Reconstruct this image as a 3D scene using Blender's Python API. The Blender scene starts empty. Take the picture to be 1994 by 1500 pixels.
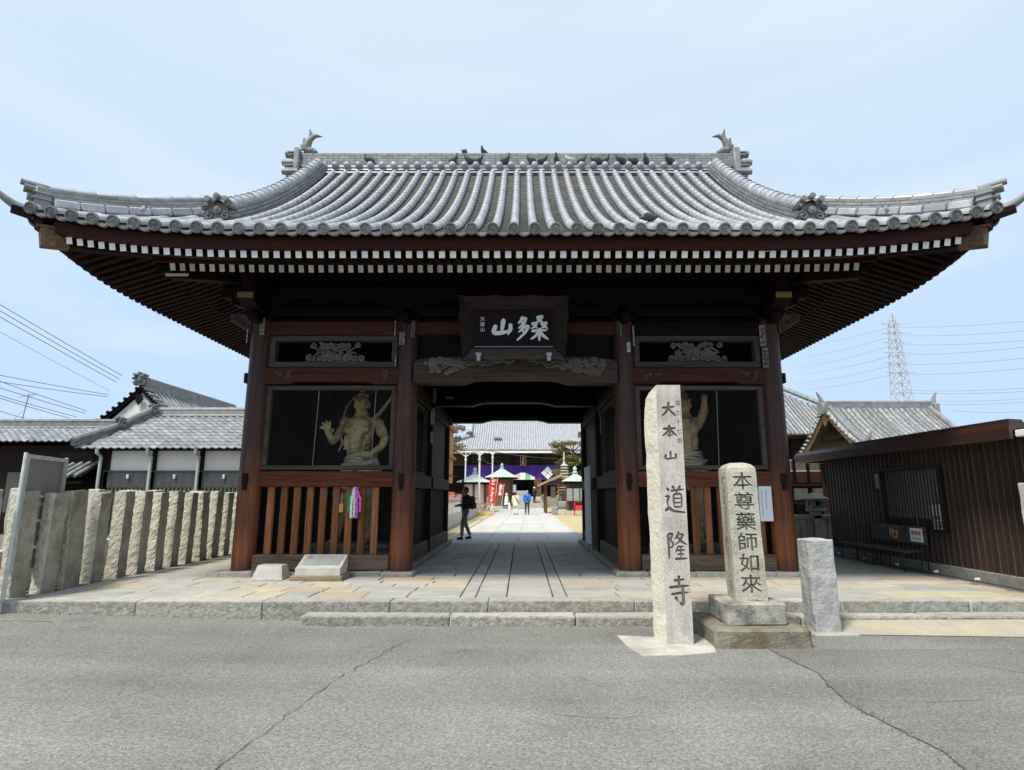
import bpy, math, random
from mathutils import Vector, Matrix, Euler
R = math.radians
rnd = random.Random(7)
S = bpy.context.scene
COL = S.collection
# ------------------------------------------------------------ camera, sky, sun, exposure
cd = bpy.data.cameras.new("camera"); cam = bpy.data.objects.new("camera", cd); COL.objects.link(cam)
cam.location = (0.13, 0, 1.47); cam.rotation_euler = (R(90) + math.atan(213/1135), 0, 0)
cd.sensor_width = 36; cd.lens = 36*1135/1994; cd.shift_x = -19/1994; cd.clip_end = 3000; cd.clip_start = .05
S.camera = cam
SUN_EL, SUN_AZ = R(60), R(220)          # behind the camera, over its left shoulder
w = bpy.data.worlds.new("World"); S.world = w; w.use_nodes = True
wn, wl = w.node_tree.nodes, w.node_tree.links
bg = wn["Background"]; bg.inputs[1].default_value = .092
sky = wn.new("ShaderNodeTexSky"); sky.sky_type = 'NISHITA'; sky.sun_disc = False
sky.sun_elevation = SUN_EL; sky.sun_rotation = SUN_AZ; sky.air_density = 1.2; sky.dust_density = 2.0; sky.ozone_density = 1.0
tc = wn.new("ShaderNodeTexCoord"); mp = wn.new("ShaderNodeMapping"); mp.inputs['Scale'].default_value = (1.1, 1.1, 3.2)
nz = wn.new("ShaderNodeTexNoise"); nz.inputs['Scale'].default_value = 1.5; nz.inputs['Detail'].default_value = 6; nz.inputs['Roughness'].default_value = .5
rp = wn.new("ShaderNodeValToRGB"); rp.color_ramp.elements[0].position = .34; rp.color_ramp.elements[0].color = (.88,)*3+(1,)
rp.color_ramp.elements[1].position = .66; rp.color_ramp.elements[1].color = (.97,)*3+(1,)
mx = wn.new("ShaderNodeMix"); mx.data_type = 'RGBA'; 
gz = wn.new("ShaderNodeSeparateXYZ"); gr = wn.new("ShaderNodeValToRGB"); ge = gr.color_ramp.elements     # pale blue low down, milky overhead
ge[0].position = .02; ge[0].color = (1.95, 2.62, 3.58, 1); ge[1].position = .62; ge[1].color = (2.58, 3.07, 3.55, 1); e_ = ge.new(.22); e_.color = (2.1, 2.76, 3.65, 1)
g2 = wn.new("ShaderNodeMix"); g2.data_type = 'RGBA'; g2.inputs['B'].default_value = (3.0, 3.38, 3.75, 1)
n2 = wn.new("ShaderNodeTexNoise"); n2.inputs['Scale'].default_value = 2.6; n2.inputs['Detail'].default_value = 5; m2_ = wn.new("ShaderNodeMapping"); m2_.inputs['Scale'].default_value = (.8, .8, 4.5)
r2_ = wn.new("ShaderNodeMapRange"); r2_.inputs['From Min'].default_value = .45; r2_.inputs['From Max'].default_value = .75; r2_.inputs['To Max'].default_value = .6
wl.new(tc.outputs['Generated'], gz.inputs[0]); wl.new(gz.outputs['Z'], gr.inputs[0]); wl.new(gr.outputs[0], g2.inputs['A']); wl.new(tc.outputs['Generated'], m2_.inputs[0]); wl.new(m2_.outputs[0], n2.inputs['Vector']); wl.new(n2.outputs[0], r2_.inputs[0]); wl.new(r2_.outputs[0], g2.inputs['Factor']); wl.new(g2.outputs['Result'], mx.inputs['B'])
wl.new(tc.outputs['Generated'], mp.inputs[0]); wl.new(mp.outputs[0], nz.inputs['Vector']); wl.new(nz.outputs[0], rp.inputs[0])
wl.new(rp.outputs[0], mx.inputs['Factor']); wl.new(sky.outputs[0], mx.inputs['A']); wl.new(mx.outputs['Result'], bg.inputs[0])
sd = bpy.data.lights.new("sun", 'SUN'); sun = bpy.data.objects.new("sun", sd); COL.objects.link(sun)
sd.energy = 1.5; sd.angle = R(10); sd.color = (1, .94, .83)
sdir = Vector((math.sin(SUN_AZ)*math.cos(SUN_EL), math.cos(SUN_AZ)*math.cos(SUN_EL), math.sin(SUN_EL)))
sun.rotation_euler = sdir.to_track_quat('Z', 'Y').to_euler(); sun.location = sdir*60
S.view_settings.view_transform = 'Standard'; S.view_settings.look = 'None'; S.view_settings.gamma = 1
S.view_settings.use_curve_mapping = False; S.view_settings.exposure = 1.58
S.cycles.max_bounces = 6; S.cycles.use_denoising = True

# ------------------------------------------------------------ scene helpers
ORG = {}
def thing(name, label, cat, loc=(0, 0, 0), group=None, rz=0):
    o = bpy.data.objects.new(name, None); COL.objects.link(o); o.location = loc; o.rotation_euler.z = rz
    o.empty_display_size = .2
    o['label'] = label; o['category'] = cat
    if group: o['group'] = group
    ORG[o.name] = Vector((0, 0, 0)) if rz else Vector(loc)
    return o
def link(name, me, parent=None, mats=None):
    o = bpy.data.objects.new(name, me); COL.objects.link(o)
    if mats:
        for m in mats: me.materials.append(m)
    if parent: o.parent = parent; ORG[o.name] = ORG[parent.name]
    else: ORG[o.name] = Vector((0, 0, 0))
    return o
def tag(o, label=None, cat=None, group=None, kind=None):
    if label: o['label'] = label
    if cat: o['category'] = cat
    if group: o['group'] = group
    if kind: o['kind'] = kind
    return o
def inst(name, me, parent, mat):
    """another object on shared mesh data, placed by a world matrix"""
    o = bpy.data.objects.new(name, me); COL.objects.link(o)
    if parent:
        o.parent = parent; o.matrix_local = Matrix.Translation(-ORG[parent.name]) @ mat; ORG[o.name] = ORG[parent.name]
    else: o.matrix_world = mat
    return o
def TR(x, y, z, rx=0, ry=0, rz=0, s=(1, 1, 1)):
    return Matrix.Translation((x, y, z)) @ Euler((rx, ry, rz)).to_matrix().to_4x4() @ Matrix.Diagonal((*s, 1))

class MB:
    def __init__(s): s.v = []; s.f = []; s.mi = []
    def add(s, vs, fs, m=0, M=None):
        b = len(s.v)
        s.v += [tuple(M @ Vector(p)) for p in vs] if M else [tuple(p) for p in vs]
        for f in fs: s.f.append(tuple(i+b for i in f)); s.mi.append(m)
        return s
    def box(s, x0, x1, y0, y1, z0, z1, m=0, M=None, jit=0):
        j = (lambda: rnd.uniform(-jit, jit)) if jit else (lambda: 0)
        vs = [(x+j(), y+j(), z+j()) for z in (z0, z1) for y in (y0, y1) for x in (x0, x1)]
        return s.add(vs, [(0, 2, 3, 1), (4, 5, 7, 6), (0, 1, 5, 4), (2, 6, 7, 3), (0, 4, 6, 2), (1, 3, 7, 5)], m, M)
    def bbox(s, x0, x1, y0, y1, z0, z1, b=.01, m=0, M=None, jit=0):
        """box with chamfered edges"""
        c = ((x0+x1)/2, (y0+y1)/2, (z0+z1)/2); h = (abs(x1-x0)/2, abs(y1-y0)/2, abs(z1-z0)/2); b = min(b, min(h)*.9)
        vs = []; idx = {}
        for sx in (-1, 1):
            for sy in (-1, 1):
                for sz in (-1, 1):
                    jx = [rnd.uniform(-jit, jit) if jit else 0 for _ in range(3)]
                    for a in range(3):
                        p = [sx*(h[0]-b), sy*(h[1]-b), sz*(h[2]-b)]; p[a] = (sx, sy, sz)[a]*h[a]
                        idx[sx, sy, sz, a] = len(vs); vs.append((c[0]+p[0]+jx[0], c[1]+p[1]+jx[1], c[2]+p[2]+jx[2]))
        fs = []
        for a in range(3):
            for q in (-1, 1):
                o = [i for i in range(3) if i != a]
                def k(u, v):
                    t = [0, 0, 0]; t[a] = q; t[o[0]] = u; t[o[1]] = v; return idx[(*t, a)]
                fs.append((k(-1, -1), k(1, -1), k(1, 1), k(-1, 1)))
        for a in range(3):
            o = [i for i in range(3) if i != a]
            for u in (-1, 1):
                for v in (-1, 1):
                    def k(e, ax):
                        t = [0, 0, 0]; t[a] = e; t[o[0]] = u; t[o[1]] = v; return idx[(*t, ax)]
                    fs.append((k(-1, o[0]), k(1, o[0]), k(1, o[1]), k(-1, o[1])))
        for sx in (-1, 1):
            for sy in (-1, 1):
                for sz in (-1, 1): fs.append(tuple(idx[sx, sy, sz, a] for a in range(3)))
        return s.add(vs, fs, m, M)
    def tube(s, pts, r, n=8, m=0, caps=True, M=None, flat=1.0):
        pts = [Vector(p) for p in pts]; rs = r if isinstance(r, (list, tuple)) else [r]*len(pts)
        vs = []; fs = []; up0 = None
        for i, p in enumerate(pts):
            t = (pts[min(i+1, len(pts)-1)]-pts[max(i-1, 0)]).normalized()
            if up0 is None: up0 = Vector((0, 0, 1)) if abs(t.z) < .9 else Vector((0, 1, 0))
            a = t.cross(up0).normalized(); b = a.cross(t).normalized(); up0 = b
            for k in range(n):
                th = 2*math.pi*k/n; vs.append(p+a*(math.cos(th)*rs[i])+b*(math.sin(th)*rs[i]*flat))
        for i in range(len(pts)-1):
            for k in range(n):
                k2 = (k+1) % n; fs.append((i*n+k, i*n+k2, (i+1)*n+k2, (i+1)*n+k))
        if caps: fs += [tuple(range(n-1, -1, -1)), tuple(range((len(pts)-1)*n, len(pts)*n))]
        return s.add(vs, fs, m, M)
    def lathe(s, prof, n=16, m=0, M=None, ang=0):
        vs = []; fs = []
        for (r, z) in prof:
            for k in range(n):
                th = 2*math.pi*k/n+ang; vs.append((r*math.cos(th), r*math.sin(th), z))
        for i in range(len(prof)-1):
            for k in range(n):
                k2 = (k+1) % n; fs.append((i*n+k, i*n+k2, (i+1)*n+k2, (i+1)*n+k))
        fs += [tuple(range(n-1, -1, -1)), tuple(range((len(prof)-1)*n, len(prof)*n))]
        return s.add(vs, fs, m, M)
    def prism(s, poly, a, b, axis='y', m=0, M=None):
        """extrude a 2-D outline: axis y -> (x,z); x -> (y,z); z -> (x,y)"""
        def P(u, v, t): return {'y': (u, t, v), 'x': (t, u, v), 'z': (u, v, t)}[axis]
        n = len(poly); vs = [P(u, v, a) for u, v in poly]+[P(u, v, b) for u, v in poly]
        fs = [tuple(range(n)), tuple(range(2*n-1, n-1, -1))]+[(i, i+n, (i+1) % n+n, (i+1) % n) for i in range(n)]
        return s.add(vs, fs, m, M)
    def grid(s, fn, nu, nv, m=0, wrap=False):
        vs = [fn(i/nu, j/nv) for j in range(nv+1) for i in range(nu+1)]
        fs = [(j*(nu+1)+i, j*(nu+1)+i+1, (j+1)*(nu+1)+i+1, (j+1)*(nu+1)+i) for j in range(nv) for i in range(nu)]
        return s.add(vs, fs, m)
    def ball(s, c, r, n=8, m=0, M=None):
        r = r if isinstance(r, (tuple, list)) else (r, r, r); vs = []; fs = []
        h = n//2
        for j in range(h+1):
            ph = math.pi*(j+.0)/h
            for k in range(n):
                th = 2*math.pi*k/n
                vs.append((c[0]+r[0]*math.sin(ph)*math.cos(th), c[1]+r[1]*math.sin(ph)*math.sin(th), c[2]-r[2]*math.cos(ph)))
        for j in range(h):
            for k in range(n): fs.append((j*n+k, j*n+(k+1) % n, (j+1)*n+(k+1) % n, (j+1)*n+k))
        return s.add(vs, fs, m, M)
    def mesh(s, name, mats=(), smooth=False, org=None):
        me = bpy.data.meshes.new(name)
        vs = s.v if org is None else [(x-org[0], y-org[1], z-org[2]) for x, y, z in s.v]
        me.from_pydata(vs, [], s.f)
        for m in mats: me.materials.append(m)
        me.polygons.foreach_set('material_index', s.mi)
        if smooth: me.polygons.foreach_set('use_smooth', [True]*len(s.f))
        me.validate(); me.update()
        if smooth: fixn(me)
        return me
    def build(s, name, mats, parent=None, smooth=False):
        if not isinstance(mats, (list, tuple)): mats = [mats]
        org = ORG[parent.name] if parent else None
        return link(name, s.mesh(name, mats, smooth, org), parent)
import bmesh
def fixn(me):
    bm = bmesh.new(); bm.from_mesh(me)
    bmesh.ops.remove_doubles(bm, verts=bm.verts, dist=1e-5)
    bmesh.ops.recalc_face_normals(bm, faces=bm.faces); bm.to_mesh(me); bm.free()
    if hasattr(me, 'set_sharp_from_angle'): me.set_sharp_from_angle(angle=R(42))
def rough(me, amp, scale=3, cuts=0, seed=0, lock=None):
    """knock a stone mesh about: subdivide, then push vertices along a noise field"""
    from mathutils import noise
    bm = bmesh.new(); bm.from_mesh(me)
    if cuts: bmesh.ops.subdivide_edges(bm, edges=bm.edges, cuts=cuts, use_grid_fill=True)
    o = Vector((seed*7.3, seed*3.1, seed*1.7))
    for v in bm.verts:
        n = noise.noise_vector(v.co*scale+o)+.5*noise.noise_vector(v.co*scale*2.7+o)
        k = lock(v.co) if lock else 1
        v.co += n*amp*k
    bm.normal_update(); bm.to_mesh(me); bm.free(); me.update()
def skinned(name, pts, edges, parent, mat, sub=1, org=None):
    """one continuous surface grown over a skeleton: pts = [(x,y,z,radius)]"""
    me = bpy.data.meshes.new(name); me.from_pydata([p[:3] for p in pts], edges, [])
    o = bpy.data.objects.new(name, me); COL.objects.link(o)
    sk = o.modifiers.new("s", 'SKIN'); sk.use_smooth_shade = True
    if sub: ss = o.modifiers.new("u", 'SUBSURF'); ss.levels = ss.render_levels = sub
    for i, p in enumerate(pts):
        d = me.skin_vertices[0].data[i]; r = p[3]
        d.radius = r if isinstance(r, tuple) else (r, r); d.use_root = (i == 0)
    dg = bpy.context.evaluated_depsgraph_get()
    nm = bpy.data.meshes.new_from_object(o.evaluated_get(dg))
    bpy.data.objects.remove(o); bpy.data.meshes.remove(me)
    nm.name = name
    for p in nm.polygons: p.use_smooth = True
    nm.materials.clear(); nm.materials.append(mat)
    return link(name, nm, parent)
def textmesh(body, size, ext=.002, name="text", bold=0):
    cu = bpy.data.curves.new(name, 'FONT'); cu.body = body; cu.size = size; cu.extrude = ext; cu.align_x = 'CENTER'; cu.align_y = 'CENTER'; cu.resolution_u = 3; cu.offset = bold
    o = bpy.data.objects.new(name, cu); COL.objects.link(o)
    dg = bpy.context.evaluated_depsgraph_get(); me = bpy.data.meshes.new_from_object(o.evaluated_get(dg))
    bpy.data.objects.remove(o); bpy.data.curves.remove(cu); me.name = name; me.materials.clear(); return me
def column_text(chars, size, step, ext=.002, name="lettering", bold=0):
    """characters stacked downwards, built once as one mesh in the x-z plane facing -y"""
    b = MB()
    for i, ch in enumerate(chars):
        me = textmesh(ch, size, ext, 'text', bold); M = TR(0, 0, -i*step, R(90))
        b.add([v.co for v in me.vertices], [tuple(p.vertices) for p in me.polygons], 0, M); bpy.data.meshes.remove(me)
    return b
# ------------------------------------------------------------ brush lettering: strokes as (points, width)
BR = {
'山': [([(.5,.93),(.5,.3)],1.15), ([(.17,.6),(.1,.3),(.16,.2),(.5,.22),(.86,.32)],1.1), ([(.86,.66),(.9,.45),(.82,.16)],1.1)],
'大': [([(.1,.58),(.5,.62),(.9,.66)],1), ([(.52,.95),(.5,.6),(.33,.3),(.06,.06)],1.05), ([(.5,.56),(.7,.28),(.96,.08)],1.1)],
'本': [([(.1,.66),(.5,.7),(.9,.72)],1), ([(.5,.96),(.5,.04)],1.1), ([(.48,.68),(.3,.38),(.04,.18)],.9), ([(.53,.68),(.7,.4),(.97,.18)],1.1), ([(.32,.22),(.7,.25)],.8)],
'寺': [([(.26,.82),(.76,.86)],.9), ([(.5,.98),(.5,.62)],1), ([(.05,.6),(.5,.63),(.96,.66)],1), ([(.12,.38),(.5,.42),(.92,.45)],.9), ([(.66,.6),(.67,.14),(.6,.04),(.5,.12)],1.1), ([(.3,.3),(.4,.18)],1)],
'道': [([(.42,.97),(.5,.86)],1), ([(.8,.98),(.68,.85)],.9), ([(.34,.8),(.6,.83),(.97,.86)],.9), ([(.64,.82),(.58,.7)],.8), ([(.45,.68),(.46,.22)],.8), ([(.45,.68),(.84,.7),(.83,.22)],.9), ([(.47,.53),(.82,.54)],.6), ([(.47,.38),(.82,.39)],.6), ([(.46,.23),(.83,.24)],.7), ([(.14,.9),(.24,.8)],1), ([(.04,.6),(.23,.63),(.12,.4),(.2,.22)],.8), ([(.02,.1),(.2,.2),(.42,.08),(.98,.04)],1.2)],
'隆': [([(.1,.94),(.11,.02)],1), ([(.1,.9),(.33,.92),(.2,.7),(.34,.55),(.24,.42),(.15,.46)],.8), ([(.62,.98),(.54,.84),(.42,.72)],.8), ([(.56,.88),(.84,.9),(.66,.66),(.4,.52)],.8), ([(.54,.8),(.72,.64),(.97,.54)],1), ([(.5,.46),(.84,.48)],.7), ([(.52,.42),(.42,.26)],.7), ([(.5,.33),(.9,.35)],.8), ([(.52,.2),(.86,.21)],.8), ([(.68,.46),(.68,.06)],.8), ([(.38,.04),(.98,.06)],1)],
'多': [([(.48,.98),(.36,.82),(.2,.7)],.9), ([(.44,.88),(.74,.92),(.62,.72),(.22,.5)],1), ([(.42,.78),(.5,.7)],.7), ([(.66,.62),(.46,.46),(.24,.34)],.9), ([(.58,.54),(.92,.6),(.7,.32),(.14,.0)],1.1), ([(.48,.42),(.58,.33)],.7)],
'桑': [([(.36,.94),(.68,.98),(.52,.8),(.32,.74)],.85), ([(.38,.9),(.68,.74)],.8), ([(.1,.7),(.4,.72),(.26,.56),(.08,.5)],.75), ([(.12,.68),(.42,.5)],.7), ([(.55,.7),(.9,.73),(.74,.56),(.54,.5)],.75), ([(.58,.68),(.94,.5)],.75), ([(.1,.4),(.5,.42),(.9,.44)],.85), ([(.5,.5),(.5,.02)],1), ([(.46,.38),(.3,.2),(.06,.08)],.85), ([(.54,.38),(.7,.22),(.96,.08)],1)],
}
def brush(b, ch, x, z, w, h, y, th=.01, wid=.1, slant=0, m=0, closed=False):
    """one character of thick tapering strokes, facing -y; x,z = lower left corner"""
    for si, (pl, k) in enumerate(BR[ch]):
        P = []
        for i in range(len(pl)-1):
            for q in range(5):
                t = q/5; P.append((pl[i][0]*(1-t)+pl[i+1][0]*t, pl[i][1]*(1-t)+pl[i+1][1]*t))
        P.append(pl[-1]); n = len(P)
        P = [((P[max(i-1, 0)][0]+2*P[i][0]+P[min(i+1, n-1)][0])/4, (P[max(i-1, 0)][1]+2*P[i][1]+P[min(i+1, n-1)][1])/4) for i in range(n)]
        L, Rr = [], []
        for i, (u, v) in enumerate(P):
            dx = (P[min(i+1, n-1)][0]-P[max(i-1, 0)][0])*w; dz = (P[min(i+1, n-1)][1]-P[max(i-1, 0)][1])*h
            l = math.hypot(dx, dz) or 1; t = i/(n-1)
            ww = wid*w*k*.5*(1.12-.55*abs(2*t-.7)**2*.6)*(1+.1*math.sin(9*t+si))
            X = x+(u+slant*(v-.5))*w; Z = z+v*h
            L.append((X-dz/l*ww, Z+dx/l*ww)); Rr.append((X+dz/l*ww, Z-dx/l*ww))
        d0 = (P[0][0]-P[1][0], P[0][1]-P[1][1]); d1 = (P[-1][0]-P[-2][0], P[-1][1]-P[-2][1])
        def capp(p, d, s):
            l = math.hypot(d[0]*w, d[1]*h) or 1; q = wid*w*k*s
            return (x+(p[0]+slant*(p[1]-.5))*w+d[0]*w/l*q, z+p[1]*h+d[1]*h/l*q)
        yy = y-th-si*.0006
        out = [capp(P[0], d0, .4)]+L+[capp(P[-1], d1, .45)]+Rr[::-1]
        nn = len(out); N = len(L)
        vs = [(a, yy, c) for a, c in out]+[(a, y, c) for a, c in out]
        fs = [(0, nn-1, 1)]+[(1+i, nn-1-i, nn-2-i, 2+i) for i in range(N-1)]+[(N, N+2, N+1)]
        fs += [(i, (i+1) % nn, (i+1) % nn+nn, i+nn) for i in range(nn)]
        if closed: fs += [(nn, nn+1, 2*nn-1)]+[(nn+1+i, nn+2+i, 2*nn-2-i, 2*nn-1-i) for i in range(N-1)]+[(nn+N, nn+N+1, nn+N+2)]
        b.add(vs, fs, m)

# ------------------------------------------------------------ materials
def M(name, c1, c2=None, rough=.6, scale=6, stretch=(1, 1, 1), lo=.35, hi=.65, fine=.25, fscale=60, bump=0, bscale=40, rv=.12, spec=.4, metal=0, det=5, world=False, third=None, tscale=2, tlo=.5, thi=.7, hv=0):
    m = bpy.data.materials.new(name); m.use_nodes = True; n, l = m.node_tree.nodes, m.node_tree.links
    p = n["Principled BSDF"]; p.inputs['Roughness'].default_value = rough; p.inputs['Metallic'].default_value = metal
    p.inputs['Specular IOR Level'].default_value = spec
    t = n.new("ShaderNodeTexCoord"); oi = n.new("ShaderNodeObjectInfo")
    ad = n.new("ShaderNodeVectorMath"); ad.operation = 'ADD'
    cv = n.new("ShaderNodeVectorMath"); cv.operation = 'SCALE'; cv.inputs[0].default_value = (37, 53, 71); l.new(oi.outputs['Random'], cv.inputs['Scale'])
    if world:
        g = n.new("ShaderNodeNewGeometry"); l.new(g.outputs['Position'], ad.inputs[0])
    else:
        l.new(t.outputs['Object'], ad.inputs[0]); l.new(cv.outputs[0], ad.inputs[1])
    mpn = n.new("ShaderNodeMapping"); mpn.inputs['Scale'].default_value = stretch; l.new(ad.outputs[0], mpn.inputs[0])
    def noise(sc, d=5, src=mpn):
        q = n.new("ShaderNodeTexNoise"); q.inputs['Scale'].default_value = sc; q.inputs['Detail'].default_value = d; q.inputs['Roughness'].default_value = .6
        l.new(src.outputs[0], q.inputs['Vector']); return q
    def ramp(src, a, b):
        q = n.new("ShaderNodeMapRange"); q.inputs['From Min'].default_value = a; q.inputs['From Max'].default_value = b; l.new(src, q.inputs['Value']); return q.outputs[0]
    def mix(f, a, b, mode='MIX'):
        q = n.new("ShaderNodeMix"); q.data_type = 'RGBA'; q.blend_type = mode
        for s_, k in ((f, 'Factor'), (a, 'A'), (b, 'B')):
            if isinstance(s_, (int, float)): q.inputs[k].default_value = s_
            elif isinstance(s_, tuple): q.inputs[k].default_value = (*s_, 1)
            else: l.new(s_, q.inputs[k])
        return q.outputs['Result']
    a = noise(scale, det); c = mix(ramp(a.outputs[0], lo, hi), tuple(c1), tuple(c2 or c1))
    if third: b = noise(tscale, 6, ad); c = mix(ramp(b.outputs[0], tlo, thi), c, tuple(third))
    f = noise(fscale, 3); fr = n.new("ShaderNodeMapRange"); fr.inputs['From Min'].default_value = .25; fr.inputs['From Max'].default_value = .75
    fr.inputs['To Min'].default_value = 1-fine; fr.inputs['To Max'].default_value = 1+fine; l.new(f.outputs[0], fr.inputs['Value'])
    hs = n.new("ShaderNodeHueSaturation"); l.new(c, hs.inputs['Color'])
    rr = n.new("ShaderNodeMapRange"); rr.inputs['To Min'].default_value = 1-rv; rr.inputs['To Max'].default_value = 1+rv; l.new(oi.outputs['Random'], rr.inputs['Value'])
    mu = n.new("ShaderNodeMath"); mu.operation = 'MULTIPLY'; l.new(fr.outputs[0], mu.inputs[0]); l.new(rr.outputs[0], mu.inputs[1]); l.new(mu.outputs[0], hs.inputs['Value'])
    l.new(hs.outputs[0], p.inputs['Base Color'])
    if bump:
        bn = noise(bscale, 4); bp = n.new("ShaderNodeBump"); bp.inputs['Strength'].default_value = min(1, bump); bp.inputs['Distance'].default_value = .02
        l.new(bn.outputs[0], bp.inputs['Height']); l.new(bp.outputs[0], p.inputs['Normal'])
    m["c"] = 0
    return m
def nodes(m): return m.node_tree.nodes, m.node_tree.links
WZ, WX, WY = (9, 9, .5), (.5, 9, 9), (9, .5, 9)     # grain directions
def wood(name, c1, c2, ax, **k):
    kk = dict(rough=.62, scale=2.2, stretch={'z': WZ, 'x': WX, 'y': WY}[ax], fine=.3, fscale=8, bump=.35, bscale=5, rv=.15, spec=.12); kk.update(k)
    return M(name, c1, c2, **kk)
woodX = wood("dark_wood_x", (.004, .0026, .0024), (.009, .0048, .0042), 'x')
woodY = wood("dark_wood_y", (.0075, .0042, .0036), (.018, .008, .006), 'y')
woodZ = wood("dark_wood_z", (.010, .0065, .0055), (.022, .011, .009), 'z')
redX = wood("red_wood_x", (.034, .012, .009), (.07, .023, .015), 'x')
railX = wood("rail_wood", (.065, .019, .012), (.14, .046, .025), 'x')
slatZ = wood("slat_wood", (.13, .052, .022), (.28, .118, .05), 'z', rv=.3, lo=.3, hi=.7)
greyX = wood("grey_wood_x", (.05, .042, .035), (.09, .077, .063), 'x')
carve = wood("carved_wood", (.09, .08, .068), (.165, .148, .125), 'x', scale=1.2)
sillX = wood("sill_wood", (.075, .05, .04), (.13, .095, .075), 'x')
brownend = wood("weathered_beam", (.10, .06, .035), (.22, .14, .085), 'x')
newwood = wood("fresh_wood", (.50, .24, .09), (.62, .34, .15), 'z')
black = M("black_void", (.004, .004, .004), rough=.9, spec=0)
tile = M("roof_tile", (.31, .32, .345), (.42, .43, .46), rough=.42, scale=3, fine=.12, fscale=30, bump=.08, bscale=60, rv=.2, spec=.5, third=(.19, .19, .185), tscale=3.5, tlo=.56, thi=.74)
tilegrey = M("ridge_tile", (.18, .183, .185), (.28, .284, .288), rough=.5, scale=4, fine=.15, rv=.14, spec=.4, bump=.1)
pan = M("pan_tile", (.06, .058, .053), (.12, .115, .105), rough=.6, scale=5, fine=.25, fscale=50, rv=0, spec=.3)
tiledark = M("cap_tile", (.13, .13, .12), (.22, .22, .21), rough=.6, scale=14, fine=.25, rv=.15, spec=.3, bump=.15)
white = M("white_paint", (.86, .86, .84), (.80, .80, .78), rough=.5, scale=8, fine=.06, rv=.06)
greypaint = M("grey_paint", (.52, .52, .50), (.66, .66, .63), rough=.6, scale=10, fine=.1, rv=.18)
paper = M("paper", (.55, .54, .50), (.42, .41, .38), rough=.8, scale=9, fine=.08, rv=.3)
ink = M("ink", (.02, .02, .022), rough=.7, rv=0)
def granite(name, c1, c2, speck=.35, bump=.5, third=None, **k):
    kk = dict(rough=.8, scale=5, fine=speck, fscale=90, bump=bump, bscale=30, rv=.12, spec=.25, third=third); kk.update(k)
    return M(name, c1, c2, **kk)
graL = granite("granite_pale", (.42, .40, .36), (.54, .52, .48), bump=.3)
graM = granite("granite_grey", (.30, .295, .27), (.42, .41, .375), bump=.8, bscale=25)
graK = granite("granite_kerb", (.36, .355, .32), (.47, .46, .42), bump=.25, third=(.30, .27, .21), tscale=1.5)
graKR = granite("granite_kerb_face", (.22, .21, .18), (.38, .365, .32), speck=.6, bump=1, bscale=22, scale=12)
graF = granite("granite_fence", (.33, .30, .225), (.44, .405, .315), bump=.6, third=(.20, .17, .115), tscale=1.6, tlo=.52, thi=.72)
graFR = granite("granite_hewn", (.50, .47, .375), (.61, .58, .48), bump=1, bscale=14)
graS = granite("granite_stele", (.40, .37, .33), (.53, .50, .455), bump=.3, third=(.30, .265, .225), tscale=1.4, tlo=.5, thi=.75, stretch=(1.6, 1.6, .5))
mossy = granite("mossy_stone", (.42, .405, .33), (.52, .50, .42), bump=.7, third=(.25, .235, .165), tscale=2.6, tlo=.52, thi=.72)
mossped = granite("mossy_pedestal", (.17, .155, .12), (.26, .24, .185), bump=.8, third=(.12, .085, .035), tscale=2.2, tlo=.45, thi=.62)
graB = granite("granite_bluish", (.345, .342, .33), (.46, .457, .445), bump=.9, bscale=18)
plinth = granite("plinth_stone", (.24, .23, .205), (.35, .335, .30), bump=.5)
conc = granite("concrete", (.36, .345, .30), (.44, .42, .37), speck=.12, bump=.3, third=(.44, .37, .25), tscale=1.2)
plaster = M("plaster", (.84, .82, .76), (.76, .74, .68), rough=.85, scale=2, fine=.05, rv=.03, third=(.55, .52, .45), tscale=1.2, tlo=.6, thi=.85)
def remeshed(name, b, vox, parent, mat, it=4, dec=None):
    """fuse overlapping lumps into one continuous carved surface"""
    me = b.mesh(name, [], False, ORG[parent.name] if parent else None)
    o = bpy.data.objects.new(name, me); COL.objects.link(o)
    r = o.modifiers.new("r", 'REMESH'); r.mode = 'VOXEL'; r.voxel_size = vox
    if it: q = o.modifiers.new("s", 'SMOOTH'); q.iterations = it; q.factor = .5
    if dec: d = o.modifiers.new("d", 'DECIMATE'); d.ratio = dec
    dg = bpy.context.evaluated_depsgraph_get(); nm = bpy.data.meshes.new_from_object(o.evaluated_get(dg))
    bpy.data.objects.remove(o); bpy.data.meshes.remove(me); nm.name = name
    nm.polygons.foreach_set('use_smooth', [True]*len(nm.polygons)); nm.materials.clear(); nm.materials.append(mat)
    return link(name, nm, parent)
def swirl(b, cx, cz, r, y, turns=1.6, d=1, a0=0, tr=.02, disc=True, m=0):
    """a carved cloud curl: a disc with a raised spiral"""
    if disc: b.tube([(cx, y+.05, cz), (cx, y, cz)], [r*1.02, r*.95], 14, m)
    pts = []
    for i in range(int(16*turns)+1):
        t = i/(16*turns); th = a0+d*t*turns*2*math.pi; q = r*(1-.85*t)
        pts.append((cx+q*math.cos(th), y-.01-.02*t, cz+q*math.sin(th)))
    b.tube(pts, [tr*(1-.3*i/len(pts)) for i in range(len(pts))], 6, m)

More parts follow.
